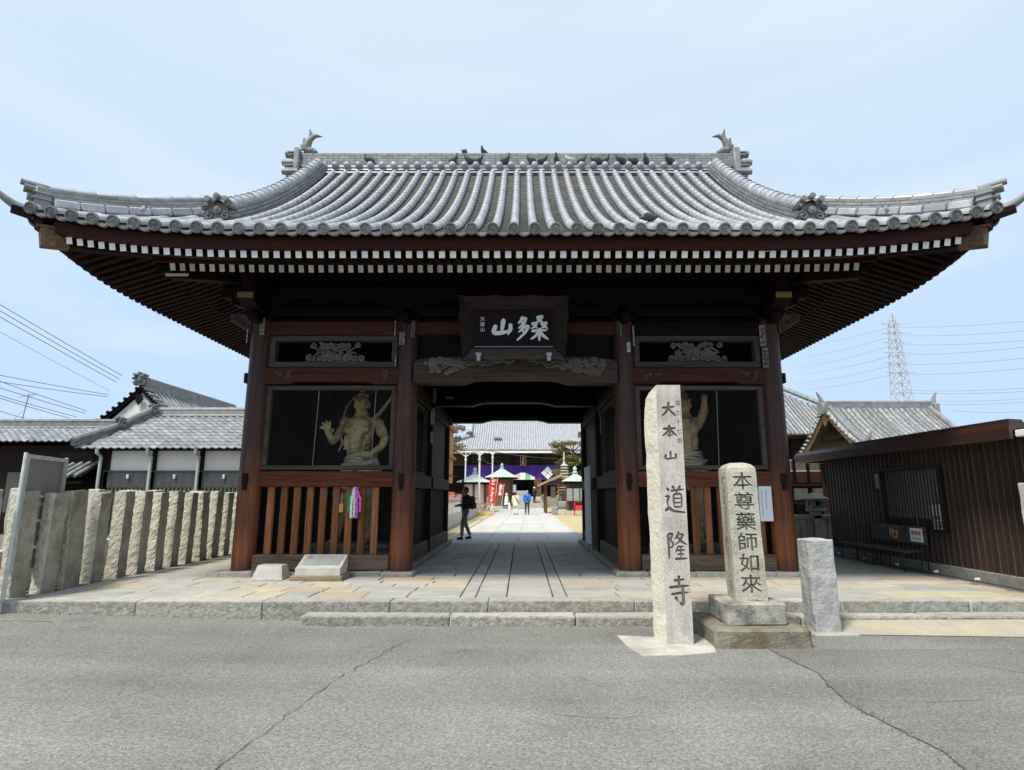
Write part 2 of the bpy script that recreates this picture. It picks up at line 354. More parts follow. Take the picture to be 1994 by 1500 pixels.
# ============================================================ GROUND, ROAD, PAVING
asphalt = bpy.data.materials.new("asphalt"); asphalt.use_nodes = True
def mk_asphalt(m, base, dark):
    n, l = nodes(m); p = n["Principled BSDF"]; p.inputs['Roughness'].default_value = .85; p.inputs['Specular IOR Level'].default_value = .25
    g = n.new("ShaderNodeNewGeometry")
    def noise(s, d=4):
        q = n.new("ShaderNodeTexNoise"); q.inputs['Scale'].default_value = s; q.inputs['Detail'].default_value = d; l.new(g.outputs['Position'], q.inputs['Vector']); return q
    v = n.new("ShaderNodeTexVoronoi"); v.inputs['Scale'].default_value = 105; l.new(g.outputs['Position'], v.inputs['Vector'])
    sp = n.new("ShaderNodeSeparateColor"); l.new(v.outputs['Color'], sp.inputs[0])
    r1 = n.new("ShaderNodeValToRGB"); cr = r1.color_ramp; cr.elements[0].color = (*[c*.64 for c in base], 1); cr.elements[1].color = (*[c*1.4 for c in base], 1)
    e = cr.elements.new(.5); e.color = (*base, 1); e = cr.elements.new(.9); e.color = (*[c*1.2 for c in base], 1); cr.elements[-1].position = 1
    l.new(sp.outputs[0], r1.inputs[0])
    a = noise(.55, 5); mr = n.new("ShaderNodeMapRange"); mr.inputs['From Min'].default_value = .35; mr.inputs['From Max'].default_value = .68; l.new(a.outputs[0], mr.inputs[0])
    m1 = n.new("ShaderNodeMix"); m1.data_type = 'RGBA'; m1.blend_type = 'MULTIPLY'; m1.inputs['B'].default_value = (*dark, 1); l.new(mr.outputs[0], m1.inputs['Factor']); l.new(r1.outputs[0], m1.inputs['A'])
    b = noise(34, 4); mr2 = n.new("ShaderNodeMapRange"); mr2.inputs['From Min'].default_value = .3; mr2.inputs['From Max'].default_value = .7; mr2.inputs['To Min'].default_value = .74; mr2.inputs['To Max'].default_value = 1.22; l.new(b.outputs[0], mr2.inputs[0])
    m2 = n.new("ShaderNodeHueSaturation"); l.new(m1.outputs['Result'], m2.inputs['Color'])
    mp = n.new("ShaderNodeMapping"); mp.inputs['Scale'].default_value = (.10, 1.5, 1); l.new(g.outputs['Position'], mp.inputs[0]); ws = n.new("ShaderNodeTexNoise"); ws.inputs['Scale'].default_value = 1; ws.inputs['Detail'].default_value = 4; l.new(mp.outputs[0], ws.inputs['Vector'])
    mw = n.new("ShaderNodeMapRange"); mw.inputs['From Min'].default_value = .32; mw.inputs['From Max'].default_value = .68; mw.inputs['To Min'].default_value = .86; mw.inputs['To Max'].default_value = 1.12; l.new(ws.outputs[0], mw.inputs[0])
    st = noise(1.9, 6); ms = n.new("ShaderNodeMapRange"); ms.inputs['From Min'].default_value = .60; ms.inputs['From Max'].default_value = .72; ms.inputs['To Min'].default_value = 1; ms.inputs['To Max'].default_value = .84; l.new(st.outputs[0], ms.inputs[0])
    k1 = n.new("ShaderNodeMath"); k1.operation = 'MULTIPLY'; l.new(mr2.outputs[0], k1.inputs[0]); l.new(mw.outputs[0], k1.inputs[1]); k2 = n.new("ShaderNodeMath"); k2.operation = 'MULTIPLY'; l.new(k1.outputs[0], k2.inputs[0]); l.new(ms.outputs[0], k2.inputs[1]); l.new(k2.outputs[0], m2.inputs['Value'])
    l.new(m2.outputs[0], p.inputs['Base Color'])
    bp = n.new("ShaderNodeBump"); bp.inputs['Strength'].default_value = .7; bp.inputs['Distance'].default_value = .008; l.new(v.outputs['Distance'], bp.inputs['Height']); l.new(bp.outputs[0], p.inputs['Normal'])
mk_asphalt(asphalt, (.265, .26, .243), (.74, .745, .735))
asphalt_old = bpy.data.materials.new("asphalt_older"); asphalt_old.use_nodes = True; mk_asphalt(asphalt_old, (.215, .21, .195), (.78, .77, .74))
crackm = M("crack_dirt", (.09, .088, .078), (.13, .125, .10), rough=.95, spec=.1)
sandm = M("sandy_court", (.50, .42, .24), (.42, .36, .22), rough=.95, scale=.7, fine=.15, fscale=8, world=True, rv=0, spec=.1)
soil = M("soil", (.16, .15, .12), (.22, .2, .16), rough=.95, scale=.5, world=True, rv=0, spec=.1)
joint = M("joint_dirt", (.09, .083, .065), (.14, .128, .10), rough=.95, spec=.05)
def roadz(x): return -.27 if x > -2.4 else -.27+.12*min(1, (-2.4-x)/4.6)
b = MB(); b.add([(-1500, 8.6, -.06), (1500, 8.6, -.06), (1500, 2500, -.06), (-1500, 2500, -.06)], [(0, 1, 2, 3)]); tag(b.build("ground", soil), kind='structure')
b = MB(); xs = [-200, -40, -12, -7, -6, -5, -4, -3, -2.4, 0, 3, 7, 12, 40, 200]
for i in range(len(xs)-1):
    for y0, y1 in ((-60, 2), (2, 8.62)):
        b.add([(xs[i], y0, roadz(xs[i])), (xs[i+1], y0, roadz(xs[i+1])), (xs[i+1], y1, roadz(xs[i+1])), (xs[i], y1, roadz(xs[i]))], [(0, 1, 2, 3)])
road = tag(b.build("road", asphalt), kind='structure')
def ribbon(name, pts, wd, z, mat, jit=.02, parent=None, seed=1):
    q = random.Random(seed); P = []
    for i in range(len(pts)-1):
        n = max(2, int(math.dist(pts[i], pts[i+1])/.09))
        for k in range(n): t = k/n; P.append((pts[i][0]*(1-t)+pts[i+1][0]*t+q.gauss(0, jit), pts[i][1]*(1-t)+pts[i+1][1]*t+q.gauss(0, jit)))
    P.append(pts[-1]); vs = []; fs = []
    for i, p in enumerate(P):
        a = P[max(i-1, 0)]; c = P[min(i+1, len(P)-1)]; dx, dy = c[0]-a[0], c[1]-a[1]; l = math.hypot(dx, dy) or 1; h = wd*q.uniform(.35, 1.2)/2
        zz = z+roadz(p[0])+.27
        vs += [(p[0]-dy/l*h, p[1]+dx/l*h, zz), (p[0]+dy/l*h, p[1]-dx/l*h, zz)]
    fs = [(2*i, 2*i+1, 2*i+3, 2*i+2) for i in range(len(P)-1)]
    return MB().add(vs, fs).build(name, mat, parent)
# older asphalt on the right, its joint, and the cracks
pb = MB(); edge = [(2.95, 7.1), (3.05, 6.2), (2.88, 5.3), (3.02, 4.4), (2.9, 3.4), (2.95, 1)]
for i in range(len(edge)-1):
    pb.add([(edge[i][0], edge[i][1], -.266), (30, edge[i][1], -.266), (30, edge[i+1][1], -.266), (edge[i+1][0], edge[i+1][1], -.266)], [(3, 2, 1, 0)])
tag(pb.build("road_patch", asphalt_old), kind='structure')
for i, (pts, wd) in enumerate([([(-1.2, 7.6), (-1.35, 7.2), (-1.66, 5.9), (-1.74, 5.06), (-1.82, 4.3), (-1.9, 2.5)], .010), ([(2.95, 7.1), (3.05, 6.2), (2.88, 5.3), (3.02, 4.4), (2.9, 3.4)], .009),
        ([(4.69, 6.88), (4.84, 6.48), (5.2, 6.1)], .010), ([(3.0, 5.41), (3.6, 5.37), (4.1, 5.42)], .006), ([(-6.8, 8.0), (-6.5, 8.1), (-6.0, 8.05)], .015), ([(.4, 5.1), (.9, 5.0), (1.3, 5.12)], .006)]):
    tag(ribbon("road_crack", pts, wd, -.262, crackm, .012, road, i))
grm = M("tuft_green", (.07, .10, .03), (.12, .13, .05), rough=.9, rv=.2)
b = MB()
for k in range(60):
    y = rnd.choice([rnd.uniform(3.6, 7.0), rnd.uniform(4.2, 5.4)]); x = 2.95+rnd.gauss(0, .04); h = rnd.uniform(.01, .03); a = rnd.uniform(0, 6.3)
    b.add([(x, y, -.266), (x+.012*math.cos(a), y+.012*math.sin(a), -.266), (x+rnd.gauss(0, .012), y+rnd.gauss(0, .012), -.266+h)], [(0, 1, 2)])
for k in range(420):
    x = rnd.uniform(-7, 7); y = (8.57 if x < -2.86 else 8.28)-abs(rnd.gauss(0, .012)); h = rnd.uniform(.008, .03) if rnd.random() > math.sin(x*3)*.5+.2 else .006; a = rnd.uniform(0, 6.3); z = roadz(x)
    b.add([(x, y, z), (x+.014*math.cos(a), y+.008*math.sin(a), z), (x+rnd.gauss(0, .012), y-rnd.uniform(0, .015), z+h)], [(0, 1, 2)])
tag(b.build("grass", grm), kind='stuff')
# light grit and fallen bits on the road
b = MB()
for k in range(260):
    x, y = rnd.uniform(-7, 7), rnd.uniform(3.2, 8.2); s = rnd.uniform(.004, .012); z = roadz(x)
    b.add([(x+s*rnd.uniform(-1, 1), y+s*rnd.uniform(-1, 1), z+.002) for _ in range(3)]+[(x, y, z+.012)], [(0, 1, 3), (1, 2, 3), (2, 0, 3)])
tag(b.build("gravel", paper), kind='stuff')
# kerb: upper row of long granite blocks, lower step, concrete strip
kerb = tag(bpy.data.objects.new("kerb", None), kind='structure'); COL.objects.link(kerb); ORG["kerb"] = Vector((0, 0, 0))
def stone(name, x0, x1, y0, y1, z0, z1, mats, parent, jit=.006, b_=.015, facey=True, seed=0, cuts=0, amp=0):
    b = MB(); b.bbox(x0, x1, y0, y1, z0, z1, b_, 0, None, jit)
    me = b.mesh(name, mats if isinstance(mats, list) else [mats], False, ORG[parent.name] if parent else None)
    if isinstance(mats, list) and len(mats) > 1:
        for p in me.polygons:
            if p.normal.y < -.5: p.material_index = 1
    if amp: rough(me, amp, 6, cuts, seed)
    return link(name, me, parent)
ks = [-14, -11.6, -9.4, -7.3, -5.27, -3.5, -1.72, -.34, 1.71, 3.2, 4.6, 6.4, 8.2, 10.5, 13]
for i in range(len(ks)-1):
    dz = rnd.uniform(-.004, .004)
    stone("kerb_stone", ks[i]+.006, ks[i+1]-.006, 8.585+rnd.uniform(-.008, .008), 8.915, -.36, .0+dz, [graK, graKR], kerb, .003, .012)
ks = [-2.86, -.85, .86, 2.2, 3.9, 5.6, 7.5, 9.5]
for i in range(len(ks)-1):
    stone("step_stone", ks[i]+.005, ks[i+1]-.005, 8.29+rnd.uniform(-.01, .01), 8.575, -.40, -.145+rnd.uniform(-.004, .004), [graK, graKR], kerb, .006, .02)
b = MB(); b.add([(3.95, 8.28, -.19), (14, 8.28, -.16), (14, 7.55, -.255), (6.4, 7.65, -.262), (4.4, 7.78, -.262), (3.9, 7.9, -.262)], [(5, 4, 3, 2, 1, 0)])
tag(b.build("concrete_strip", M("concrete_tan", (.46, .41, .30), (.38, .35, .28), rough=.9, scale=3, fine=.2, fscale=60, bump=.4, rv=0, world=True)), kind='structure')
pad = MB(); po = [(1.32, 7.75), (1.7, 7.66), (2.42, 7.86), (2.4, 7.35), (2.3, 6.95), (1.9, 6.83), (1.45, 6.82), (1.36, 7.15)]
pad.prism(po, -.35, -.262, 'z'); o = pad.build("concrete_pad", granite("pad_concrete", (.50, .48, .43), (.60, .58, .53), speck=.2, third=(.35, .34, .3)))
tag(o, kind='structure')
# paved apron and passage floor, stone by stone
pavm = bpy.data.materials.new("paving_stone"); pavm.use_nodes = True
def mk_paving(m, cols):
    n, l = nodes(m); p = n["Principled BSDF"]; p.inputs['Roughness'].default_value = .75; p.inputs['Specular IOR Level'].default_value = .3
    oi = n.new("ShaderNodeObjectInfo"); r = n.new("ShaderNodeValToRGB"); r.color_ramp.interpolation = 'CONSTANT'
    for i, c in enumerate(cols):
        e = r.color_ramp.elements[i] if i < 2 else r.color_ramp.elements.new(i/len(cols)); e.position = i/len(cols); e.color = (*c, 1)
    l.new(oi.outputs['Random'], r.inputs[0]); g = n.new("ShaderNodeNewGeometry")
    def noise(s, d=4):
        q = n.new("ShaderNodeTexNoise"); q.inputs['Scale'].default_value = s; q.inputs['Detail'].default_value = d; l.new(g.outputs['Position'], q.inputs['Vector']); return q
    a = noise(2.2, 5); f = noise(55, 3); ad = n.new("ShaderNodeMath"); ad.operation = 'ADD'
    ma = n.new("ShaderNodeMapRange"); ma.inputs['From Min'].default_value = .3; ma.inputs['From Max'].default_value = .7; ma.inputs['To Min'].default_value = .34; ma.inputs['To Max'].default_value = .6; l.new(a.outputs[0], ma.inputs[0])
    mf = n.new("ShaderNodeMapRange"); mf.inputs['From Min'].default_value = .25; mf.inputs['From Max'].default_value = .75; mf.inputs['To Min'].default_value = .4; mf.inputs['To Max'].default_value = .66; l.new(f.outputs[0], mf.inputs[0])
    l.new(ma.outputs[0], ad.inputs[0]); l.new(mf.outputs[0], ad.inputs[1])
    hs = n.new("ShaderNodeHueSaturation"); l.new(r.outputs[0], hs.inputs['Color']); l.new(ad.outputs[0], hs.inputs['Value']); l.new(hs.outputs[0], p.inputs['Base Color'])
    bp = n.new("ShaderNodeBump"); bp.inputs['Strength'].default_value = .35; bp.inputs['Distance'].default_value = .01; l.new(f.outputs[0], bp.inputs['Height']); l.new(bp.outputs[0], p.inputs['Normal'])
mk_paving(pavm, [(.41, .395, .35), (.48, .40, .29), (.37, .37, .35), (.45, .365, .275), (.46, .43, .36), (.50, .45, .33), (.40, .395, .37), (.45, .385, .32)])
pavg = bpy.data.materials.new("paving_stone_grey"); pavg.use_nodes = True
mk_paving(pavg, [(.40, .39, .355), (.43, .42, .385), (.385, .38, .355), (.45, .43, .37), (.41, .40, .37), (.47, .45, .40)])
slabm = bpy.data.materials.new("path_slab"); slabm.use_nodes = True
mk_paving(slabm, [(.50, .495, .47), (.54, .53, .50), (.47, .47, .45), (.52, .50, .46)])
b = MB(); b.box(-14, 14, 8.9, 19, -.1, -.028); plat = tag(b.build("platform", joint), kind='structure')
def pave(x0, x1, y0, y1, mat, g=.010):
    q = rnd.uniform
    b = MB(); b.bbox(x0+g, x1-g, y0+g, y1-g, -.06, q(-.004, .003), .008, 0, None, .004); return link("paving_stone", b.mesh("paving_stone", [mat]), plat)
strips = [-.77, -.545, -.09, .59, .80]
for i in range(4):
    y = 8.92; wide = i in (1, 2)
    while y < 18.5:
        L = rnd.uniform(.55, 1.1) if wide else rnd.uniform(1.3, 2.4); e = min(18.62, y+L)
        if 18.62-e < .3: e = 18.62
        pave(strips[i], strips[i+1], y, e, pavg if y > 9.6 or not wide else pavg); y = e
for sgn in (-1, 1):
    xi = -.77 if sgn < 0 else .80
    rows = [8.92, 9.45, 9.92, 10.28, 10.62, 11.06]
    xo = 7.05 if sgn < 0 else 7.75
    for r in range(5):
        x = abs(xi); d0 = 0
        while x < xo-.05:
            e = min(xo, x+rnd.uniform(.42, .95)*(1.3 if x > 4 else 1))
            if xo-e < .3: e = xo
            a, c = (x, e) if sgn > 0 else (-e, -x)
            pave(a, c, rows[r], rows[r+1], pavm, .009); x = e
    y = 11.06
    while y < 18.5:                      # inside the passage: long cross stones
        e = min(18.62, y+rnd.uniform(.36, .62))
        if 18.62-e < .25: e = 18.62
        a = rnd.uniform(1.1, 1.5)
        if sgn > 0: pave(xi, a, y, e, pavg); pave(a, 1.90, y, e, pavg)
        else: pave(-a, xi, y, e, pavg); pave(-2.02, -a, y, e, pavg)
        y = e
for x0, x1 in ((-7.05, -5.5), (5.5, 7.78)):   # walkways beside the gate
    y = 11.06
    while y < 26:
        e = y+rnd.uniform(1.2, 2.0); b = MB(); b.bbox(x0, x1, y+.005, e-.005, -.06, -.006, .006); link("walkway_slab", b.mesh("walkway_slab", [conc]), plat); y = e
b = MB(); y = 8.92
while y < 18: b.bbox(-7.06, -6.82, y+.004, y+1.79, -.05, .004, .006); y += 1.8
b.build("edge_strip", graL, plat)
# courtyard behind the gate
b = MB(); b.add([(-60, 18.66, -.012), (60, 18.66, -.012), (60, 120, -.012), (-60, 120, -.012)], [(0, 1, 2, 3)]); tag(b.build("courtyard", sandm), kind='structure')
path = tag(bpy.data.objects.new("path", None), kind='structure'); COL.objects.link(path); ORG["path"] = Vector((0, 0, 0))
y = 18.66
xs = [-2.2, -1.0, .02, 1.02, 2.12]
for r in range(26):
    e = y+.95
    for k in range(4):
        off = rnd.uniform(-.03, .03); b = MB(); b.bbox(xs[k]+.012+r*.012, xs[k+1]-.012+r*.012, y+.012, e-.012, -.06, rnd.uniform(-.002, .004), .01); link("path_slab", b.mesh("path_slab", [slabm]), path)
    y = e
b = MB()
while y < 72:
    for k in range(4): b.box(xs[k]+.02+.3, xs[k+1]-.02+.3, y+.02, y+.93, -.05, .002)
    y += .95
tag(b.build("far_slab", slabm, path), kind='stuff')
# white markings: low kerb edging the path
b = MB(); b.box(-2.32, -2.21, 18.7, 70, -.05, .02); b.box(2.14, 2.25, 18.7, 70, -.05, .02); tag(b.build("path_edging", graL), kind='structure')
# ============================================================ THE GATE
gate = thing("temple_gate", "large dark wooden temple gate with a sweeping grey tiled roof and three bays", "temple gate", (0, 14.9, 0))
PX = [-5.06, -2.13, 2.15, 5.05]; PY = [11.3, 14.9, 18.5]
PXR = [-5.06, -2.34, 2.19, 5.05]
# ---- materials of the posts: dark stained above, worn and orange below, bounce light painted in there too
post = bpy.data.materials.new("post_wood"); post.use_nodes = True
def mk_post(m):
    n, l = nodes(m); p = n["Principled BSDF"]; p.inputs['Roughness'].default_value = .5; p.inputs['Specular IOR Level'].default_value = .3
    g = n.new("ShaderNodeNewGeometry"); mp = n.new("ShaderNodeMapping"); mp.inputs['Scale'].default_value = (11, 11, .45); l.new(g.outputs['Position'], mp.inputs[0])
    def noise(s, d, src):
        q = n.new("ShaderNodeTexNoise"); q.inputs['Scale'].default_value = s; q.inputs['Detail'].default_value = d; q.inputs['Roughness'].default_value = .65; l.new(src, q.inputs['Vector']); return q
    a = noise(1.3, 6, mp.outputs[0]); mp2 = n.new("ShaderNodeMapping"); mp2.inputs['Scale'].default_value = (3.2, 3.2, .8); l.new(g.outputs['Position'], mp2.inputs[0]); c = noise(1, 4, mp2.outputs[0])
    s = n.new("ShaderNodeSeparateXYZ"); l.new(g.outputs['Position'], s.inputs[0])
    z = n.new("ShaderNodeMapRange"); z.inputs['From Min'].default_value = 2.6; z.inputs['From Max'].default_value = .6; l.new(s.outputs['Z'], z.inputs[0])
    ad = n.new("ShaderNodeMath"); ad.operation = 'MULTIPLY_ADD'; ad.inputs[1].default_value = .75; l.new(z.outputs[0], ad.inputs[0]); 
    k = n.new("ShaderNodeMath"); k.operation = 'MULTIPLY_ADD'; k.inputs[1].default_value = 1.8; k.inputs[2].default_value = -1.0; l.new(c.outputs[0], k.inputs[0]); l.new(k.outputs[0], ad.inputs[2])
    low = n.new("ShaderNodeMapRange"); low.inputs['From Min'].default_value = .02; low.inputs['From Max'].default_value = .42; l.new(s.outputs['Z'], low.inputs[0])
    mu = n.new("ShaderNodeMath"); mu.operation = 'MULTIPLY'; mu.use_clamp = True; l.new(ad.outputs[0], mu.inputs[0]); l.new(low.outputs[0], mu.inputs[1])
    def ramp(src, c0, c1, lo=.35, hi=.65):
        q = n.new("ShaderNodeValToRGB"); e = q.color_ramp.elements; e[0].position = lo; e[1].position = hi; e[0].color = (*c0, 1); e[1].color = (*c1, 1); l.new(src, q.inputs[0]); return q.outputs[0]
    d = ramp(a.outputs[0], (.026, .0125, .0105), (.068, .027, .020)); o = ramp(a.outputs[0], (.12, .034, .014), (.36, .115, .036), .3, .72)
    mx = n.new("ShaderNodeMix"); mx.data_type = 'RGBA'; l.new(mu.outputs[0], mx.inputs['Factor']); l.new(d, mx.inputs['A']); l.new(o, mx.inputs['B']); l.new(mx.outputs['Result'], p.inputs['Base Color'])
    bp = n.new("ShaderNodeBump"); bp.inputs['Strength'].default_value = .4; bp.inputs['Distance'].default_value = .01; l.new(a.outputs[0], bp.inputs['Height']); l.new(bp.outputs[0], p.inputs['Normal'])
mk_post(post)
for iy, y in enumerate(PY):
    for ix, x in enumerate(PX if iy == 0 else PXR):
        r = .215 if iy == 0 else .19; b = MB(); top = 4.95 if iy == 0 else 4.9
        n = 20; b.lathe([(r, .085), (r*1.0, 2.4), (r*.965, top-.1), (r*.9, top)], n, 0, TR(x, y, 0))
        b.build("pillar", post if iy == 0 else woodZ, gate, True)
        s = MB(); s.bbox(x-.30, x+.30, y-.30, y+.30, -.05, .088, .03, 0, None, .012); s.build("plinth", plinth, gate)
# long kerb stones between the plinths
for x0, x1 in ((-4.75, -3.85), (-3.84, -3.1), (-3.09, -2.44), (2.46, 3.3), (3.31, 4.1), (4.11, 4.74)):
    b = MB(); b.bbox(x0, x1, 11.02+rnd.uniform(-.02, .02), 11.5, -.05, .085+rnd.uniform(-.012, .004), .02, 0, None, .01); b.build("base_stone", plinth, gate)
for x0, x1 in ((-5.62, -5.37), (5.36, 5.62)):
    b = MB(); b.bbox(x0, x1, 11.0, 11.6, -.05, .07, .03, 0, None, .02); b.build("base_stone", plinth, gate)
for sg, xx in ((-1, -2.30), (1, 2.18)):
    for y0, y1 in ((11.61, 13.1), (13.11, 14.58), (15.22, 16.7), (16.71, 18.18)):
        b = MB(); b.bbox(xx-.27, xx+.27, y0, y1, -.05, .085, .02, 0, None, .006); b.build("base_stone", plinth, gate)
def wirefield(b, x0, x1, z0, z1, y, p=.036, t=.0011, m=0, axis='y'):
    """hexagonal wire netting as thin ribbons"""
    W = p; H = p*1.1; r = 0; z = z0
    def P(u, v): return (u, y, v) if axis == 'y' else (y, u, v)
    while z < z1:
        x = x0+(W/2 if r % 2 else 0)
        while x < x1:
            for (ax, az, bx, bz) in ((x, z, x+W/2, z+H*.3), (x+W/2, z+H*.3, x+W, z), (x+W/2, z+H*.3, x+W/2, z+H*.8)):
                if bx > x1 or bz > z1 or ax > x1: continue
                dx, dz = bx-ax, bz-az; l = math.hypot(dx, dz); nx, nz = -dz/l*t, dx/l*t
                b.add([P(ax+nx, az+nz), P(ax-nx, az-nz), P(bx-nx, bz-nz), P(bx+nx, bz+nz)], [(0, 1, 2, 3)], m)
            x += W
        z += H*.8; r += 1
wire = M("wire_mesh", (.045, .047, .045), (.025, .026, .025), rough=.6, rv=0, spec=.4)
rodm = M("rod_metal", (.28, .28, .27), rough=.5, rv=0)
def cloud(xc, z0, y, sc, seed, parent):
    q = random.Random(seed); b = MB()
    b.prism([(xc-.64*sc, z0), (xc-.5*sc, z0+.07), (xc-.3*sc, z0+.11), (xc+.3*sc, z0+.11), (xc+.5*sc, z0+.07), (xc+.66*sc, z0)], y+.02, y+.05)
    def curl(u, v, r, d): swirl(b, xc+u*sc, z0+v, r, y-q.uniform(0, .04), q.uniform(1.3, 2.0), d, q.uniform(0, 6), .017)
    for k in range(11): u = -.52+.104*k; curl(u+q.uniform(-.02, .02), .06+.03*q.random(), q.uniform(.045, .07), q.choice([-1, 1]))
    for k in range(5): u = -.36+.16*k; curl(u+q.uniform(-.03, .03), .17+q.uniform(-.02, .03), q.uniform(.035, .065), q.choice([-1, 1]))
    for k in range(3): u = -.24+.22*k; curl(u+q.uniform(-.03, .03), .26+q.uniform(-.02, .02), q.uniform(.03, .05), q.choice([-1, 1]))
    for k in range(6): u = -.44+.175*k; curl(u+q.uniform(-.02, .02), .345+q.uniform(-.02, .02), q.uniform(.035, .06), q.choice([-1, 1]))
    for k in range(26):
        u = q.uniform(-.46, .2); z = q.choice([.12, .16, .20, .25, .3, .33, .36]); b.tube([(xc+(u+.05*i)*sc, y-.02, z0+z+.035*math.sin(i*1.3+k)) for i in range(6)], [.008, .022, .026, .022, .018, .006], 6)
    return b.build("cloud_carving", carve, parent, True)
YF = 11.3
def fitting(b, x, z, y, s, m=0):
    q = random.Random(int(x*100))
    for k in range(7): swirl(b, x+q.uniform(-1, 1)*.2*s, z+q.uniform(-1, 1)*.09*s, q.uniform(.035, .06)*s, y, 1.5, q.choice([-1, 1]), q.uniform(0, 6), .012, True, m)
for side, (xa, xb) in enumerate(((PX[0], PX[1]), (PX[2], PX[3]))):
    x0, x1 = xa+.2, xb-.2
    b = MB(); b.bbox(x0, x1, 11.17, 11.48, .09, .37, .015); b.build("sill_beam", sillX, gate)
    xs0, n = (-4.64, 9) if side == 0 else (2.66, 9)
    for k in range(n):
        x = xs0+k*.249; b = MB(); b.bbox(x-.062, x+.062, 11.27, 11.34, .37, 1.615, .006, 0, None, .003); b.build("slat", slatZ, gate)
    b = MB(); b.bbox(xa+.12, xb-.12, 11.2, 11.42, 1.61, 1.905, .012); b.build("rail", railX, gate)
    # window frame, netting, rods
    zf0, zf1 = 1.93, 3.57; b = MB()
    b.bbox(x0-.02, x1+.02, 11.24, 11.36, zf0, zf0+.085, .01); b.bbox(x0-.02, x1+.02, 11.24, 11.36, zf1-.085, zf1, .01)
    b.bbox(x0-.02, x0+.09, 11.245, 11.355, zf0+.086, zf1-.086, .01); b.bbox(x1-.09, x1+.02, 11.245, 11.355, zf0+.086, zf1-.086, .01)
    fr = b.build("window_frame", greyX, gate)
    b = MB(); wirefield(b, x0+.09, x1-.09, zf0+.09, zf1-.09, 11.30); tag(b.build("wire_mesh", wire, fr), kind='stuff')
    b = MB(); wirefield(b, x0, x1, .38, 1.6, 11.37, .04); tag(b.build("wire_mesh", wire, gate), kind='stuff')
    for x in ((-3.88, -2.76) if side == 0 else (2.85, 3.95)):
        b = MB(); b.tube([(x-.02, 11.315, zf0+.09), (x+.02, 11.315, zf1-.09)], .006, 6); b.build("rod", rodm, fr)
    # rainbow beam with carved ends
    b = MB(); xm0, xm1 = x0+.55, x1-.55; b.prism([(x0-.04, 3.585), (xm0-.1, 3.59), (xm0, 3.635), (xm1, 3.635), (xm1+.1, 3.59), (x1+.04, 3.585), (x1+.04, 3.91), (x0-.04, 3.91)], 11.16, 11.44)
    beam = b.build("tie_beam", redX, gate)
    b = MB(); fitting(b, x0+.3, 3.76, 11.155, .9); b.build("scroll_carving", greyX, beam, True); b = MB(); fitting(b, x1-.3, 3.76, 11.155, .9); b.build("scroll_carving", greyX, beam, True)
    # transom panel
    z0, z1 = 3.93, 4.57; b = MB()
    b.bbox(x0, x1, 11.2, 11.4, z0, z0+.11, .012); b.bbox(x0, x1, 11.2, 11.4, z1-.1, z1, .012)
    b.bbox(x0, x0+.11, 11.205, 11.395, z0+.111, z1-.101, .01); b.bbox(x1-.11, x1, 11.205, 11.395, z0+.111, z1-.101, .01)
    tf = b.build("transom_frame", greyX, gate)
    cloud(-3.56 if side == 0 else 3.6, z0+.112, 11.24, 1.0, 5+side, tf)
    b = MB(); b.box(x0+.1, x1-.1, 11.41, 11.44, z0+.1, z1-.1); b.build("transom_back", black, tf)
    b = MB(); b.bbox(x0-.06, x1+.06, 11.19, 11.42, 4.58, 4.86, .012); b.build("head_beam", redX if side == 0 else woodX, gate)
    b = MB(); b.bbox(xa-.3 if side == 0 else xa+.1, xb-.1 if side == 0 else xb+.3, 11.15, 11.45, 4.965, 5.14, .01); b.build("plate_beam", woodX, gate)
    # compartment behind: back boards and side boards
    for k in range(12):
        u = xa+(xb-xa)*k/12; b = MB(); b.box(u+.004, u+(xb-xa)/12-.004, 14.78+.01*(k % 2), 14.84, .09, 4.9); b.build("wall_board", woodZ, gate)
    for k in range(14):
        u = 11.5+3.2*k/14; b = MB(); xx = xa if side == 0 else xb
        b.box(xx-.03-.008*(k % 2), xx+.03, u+.004, u+3.2/14-.004, .09, 4.9); b.build("wall_board", woodZ, gate)
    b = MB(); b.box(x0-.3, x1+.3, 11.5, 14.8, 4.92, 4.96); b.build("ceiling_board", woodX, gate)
    b = MB(); b.box(x0, x1, 11.5, 14.75, -.02, .1); b.build("floor_board", woodX, gate)
sillY = wood("sill_wood_y", (.075, .06, .05), (.13, .105, .085), 'y')
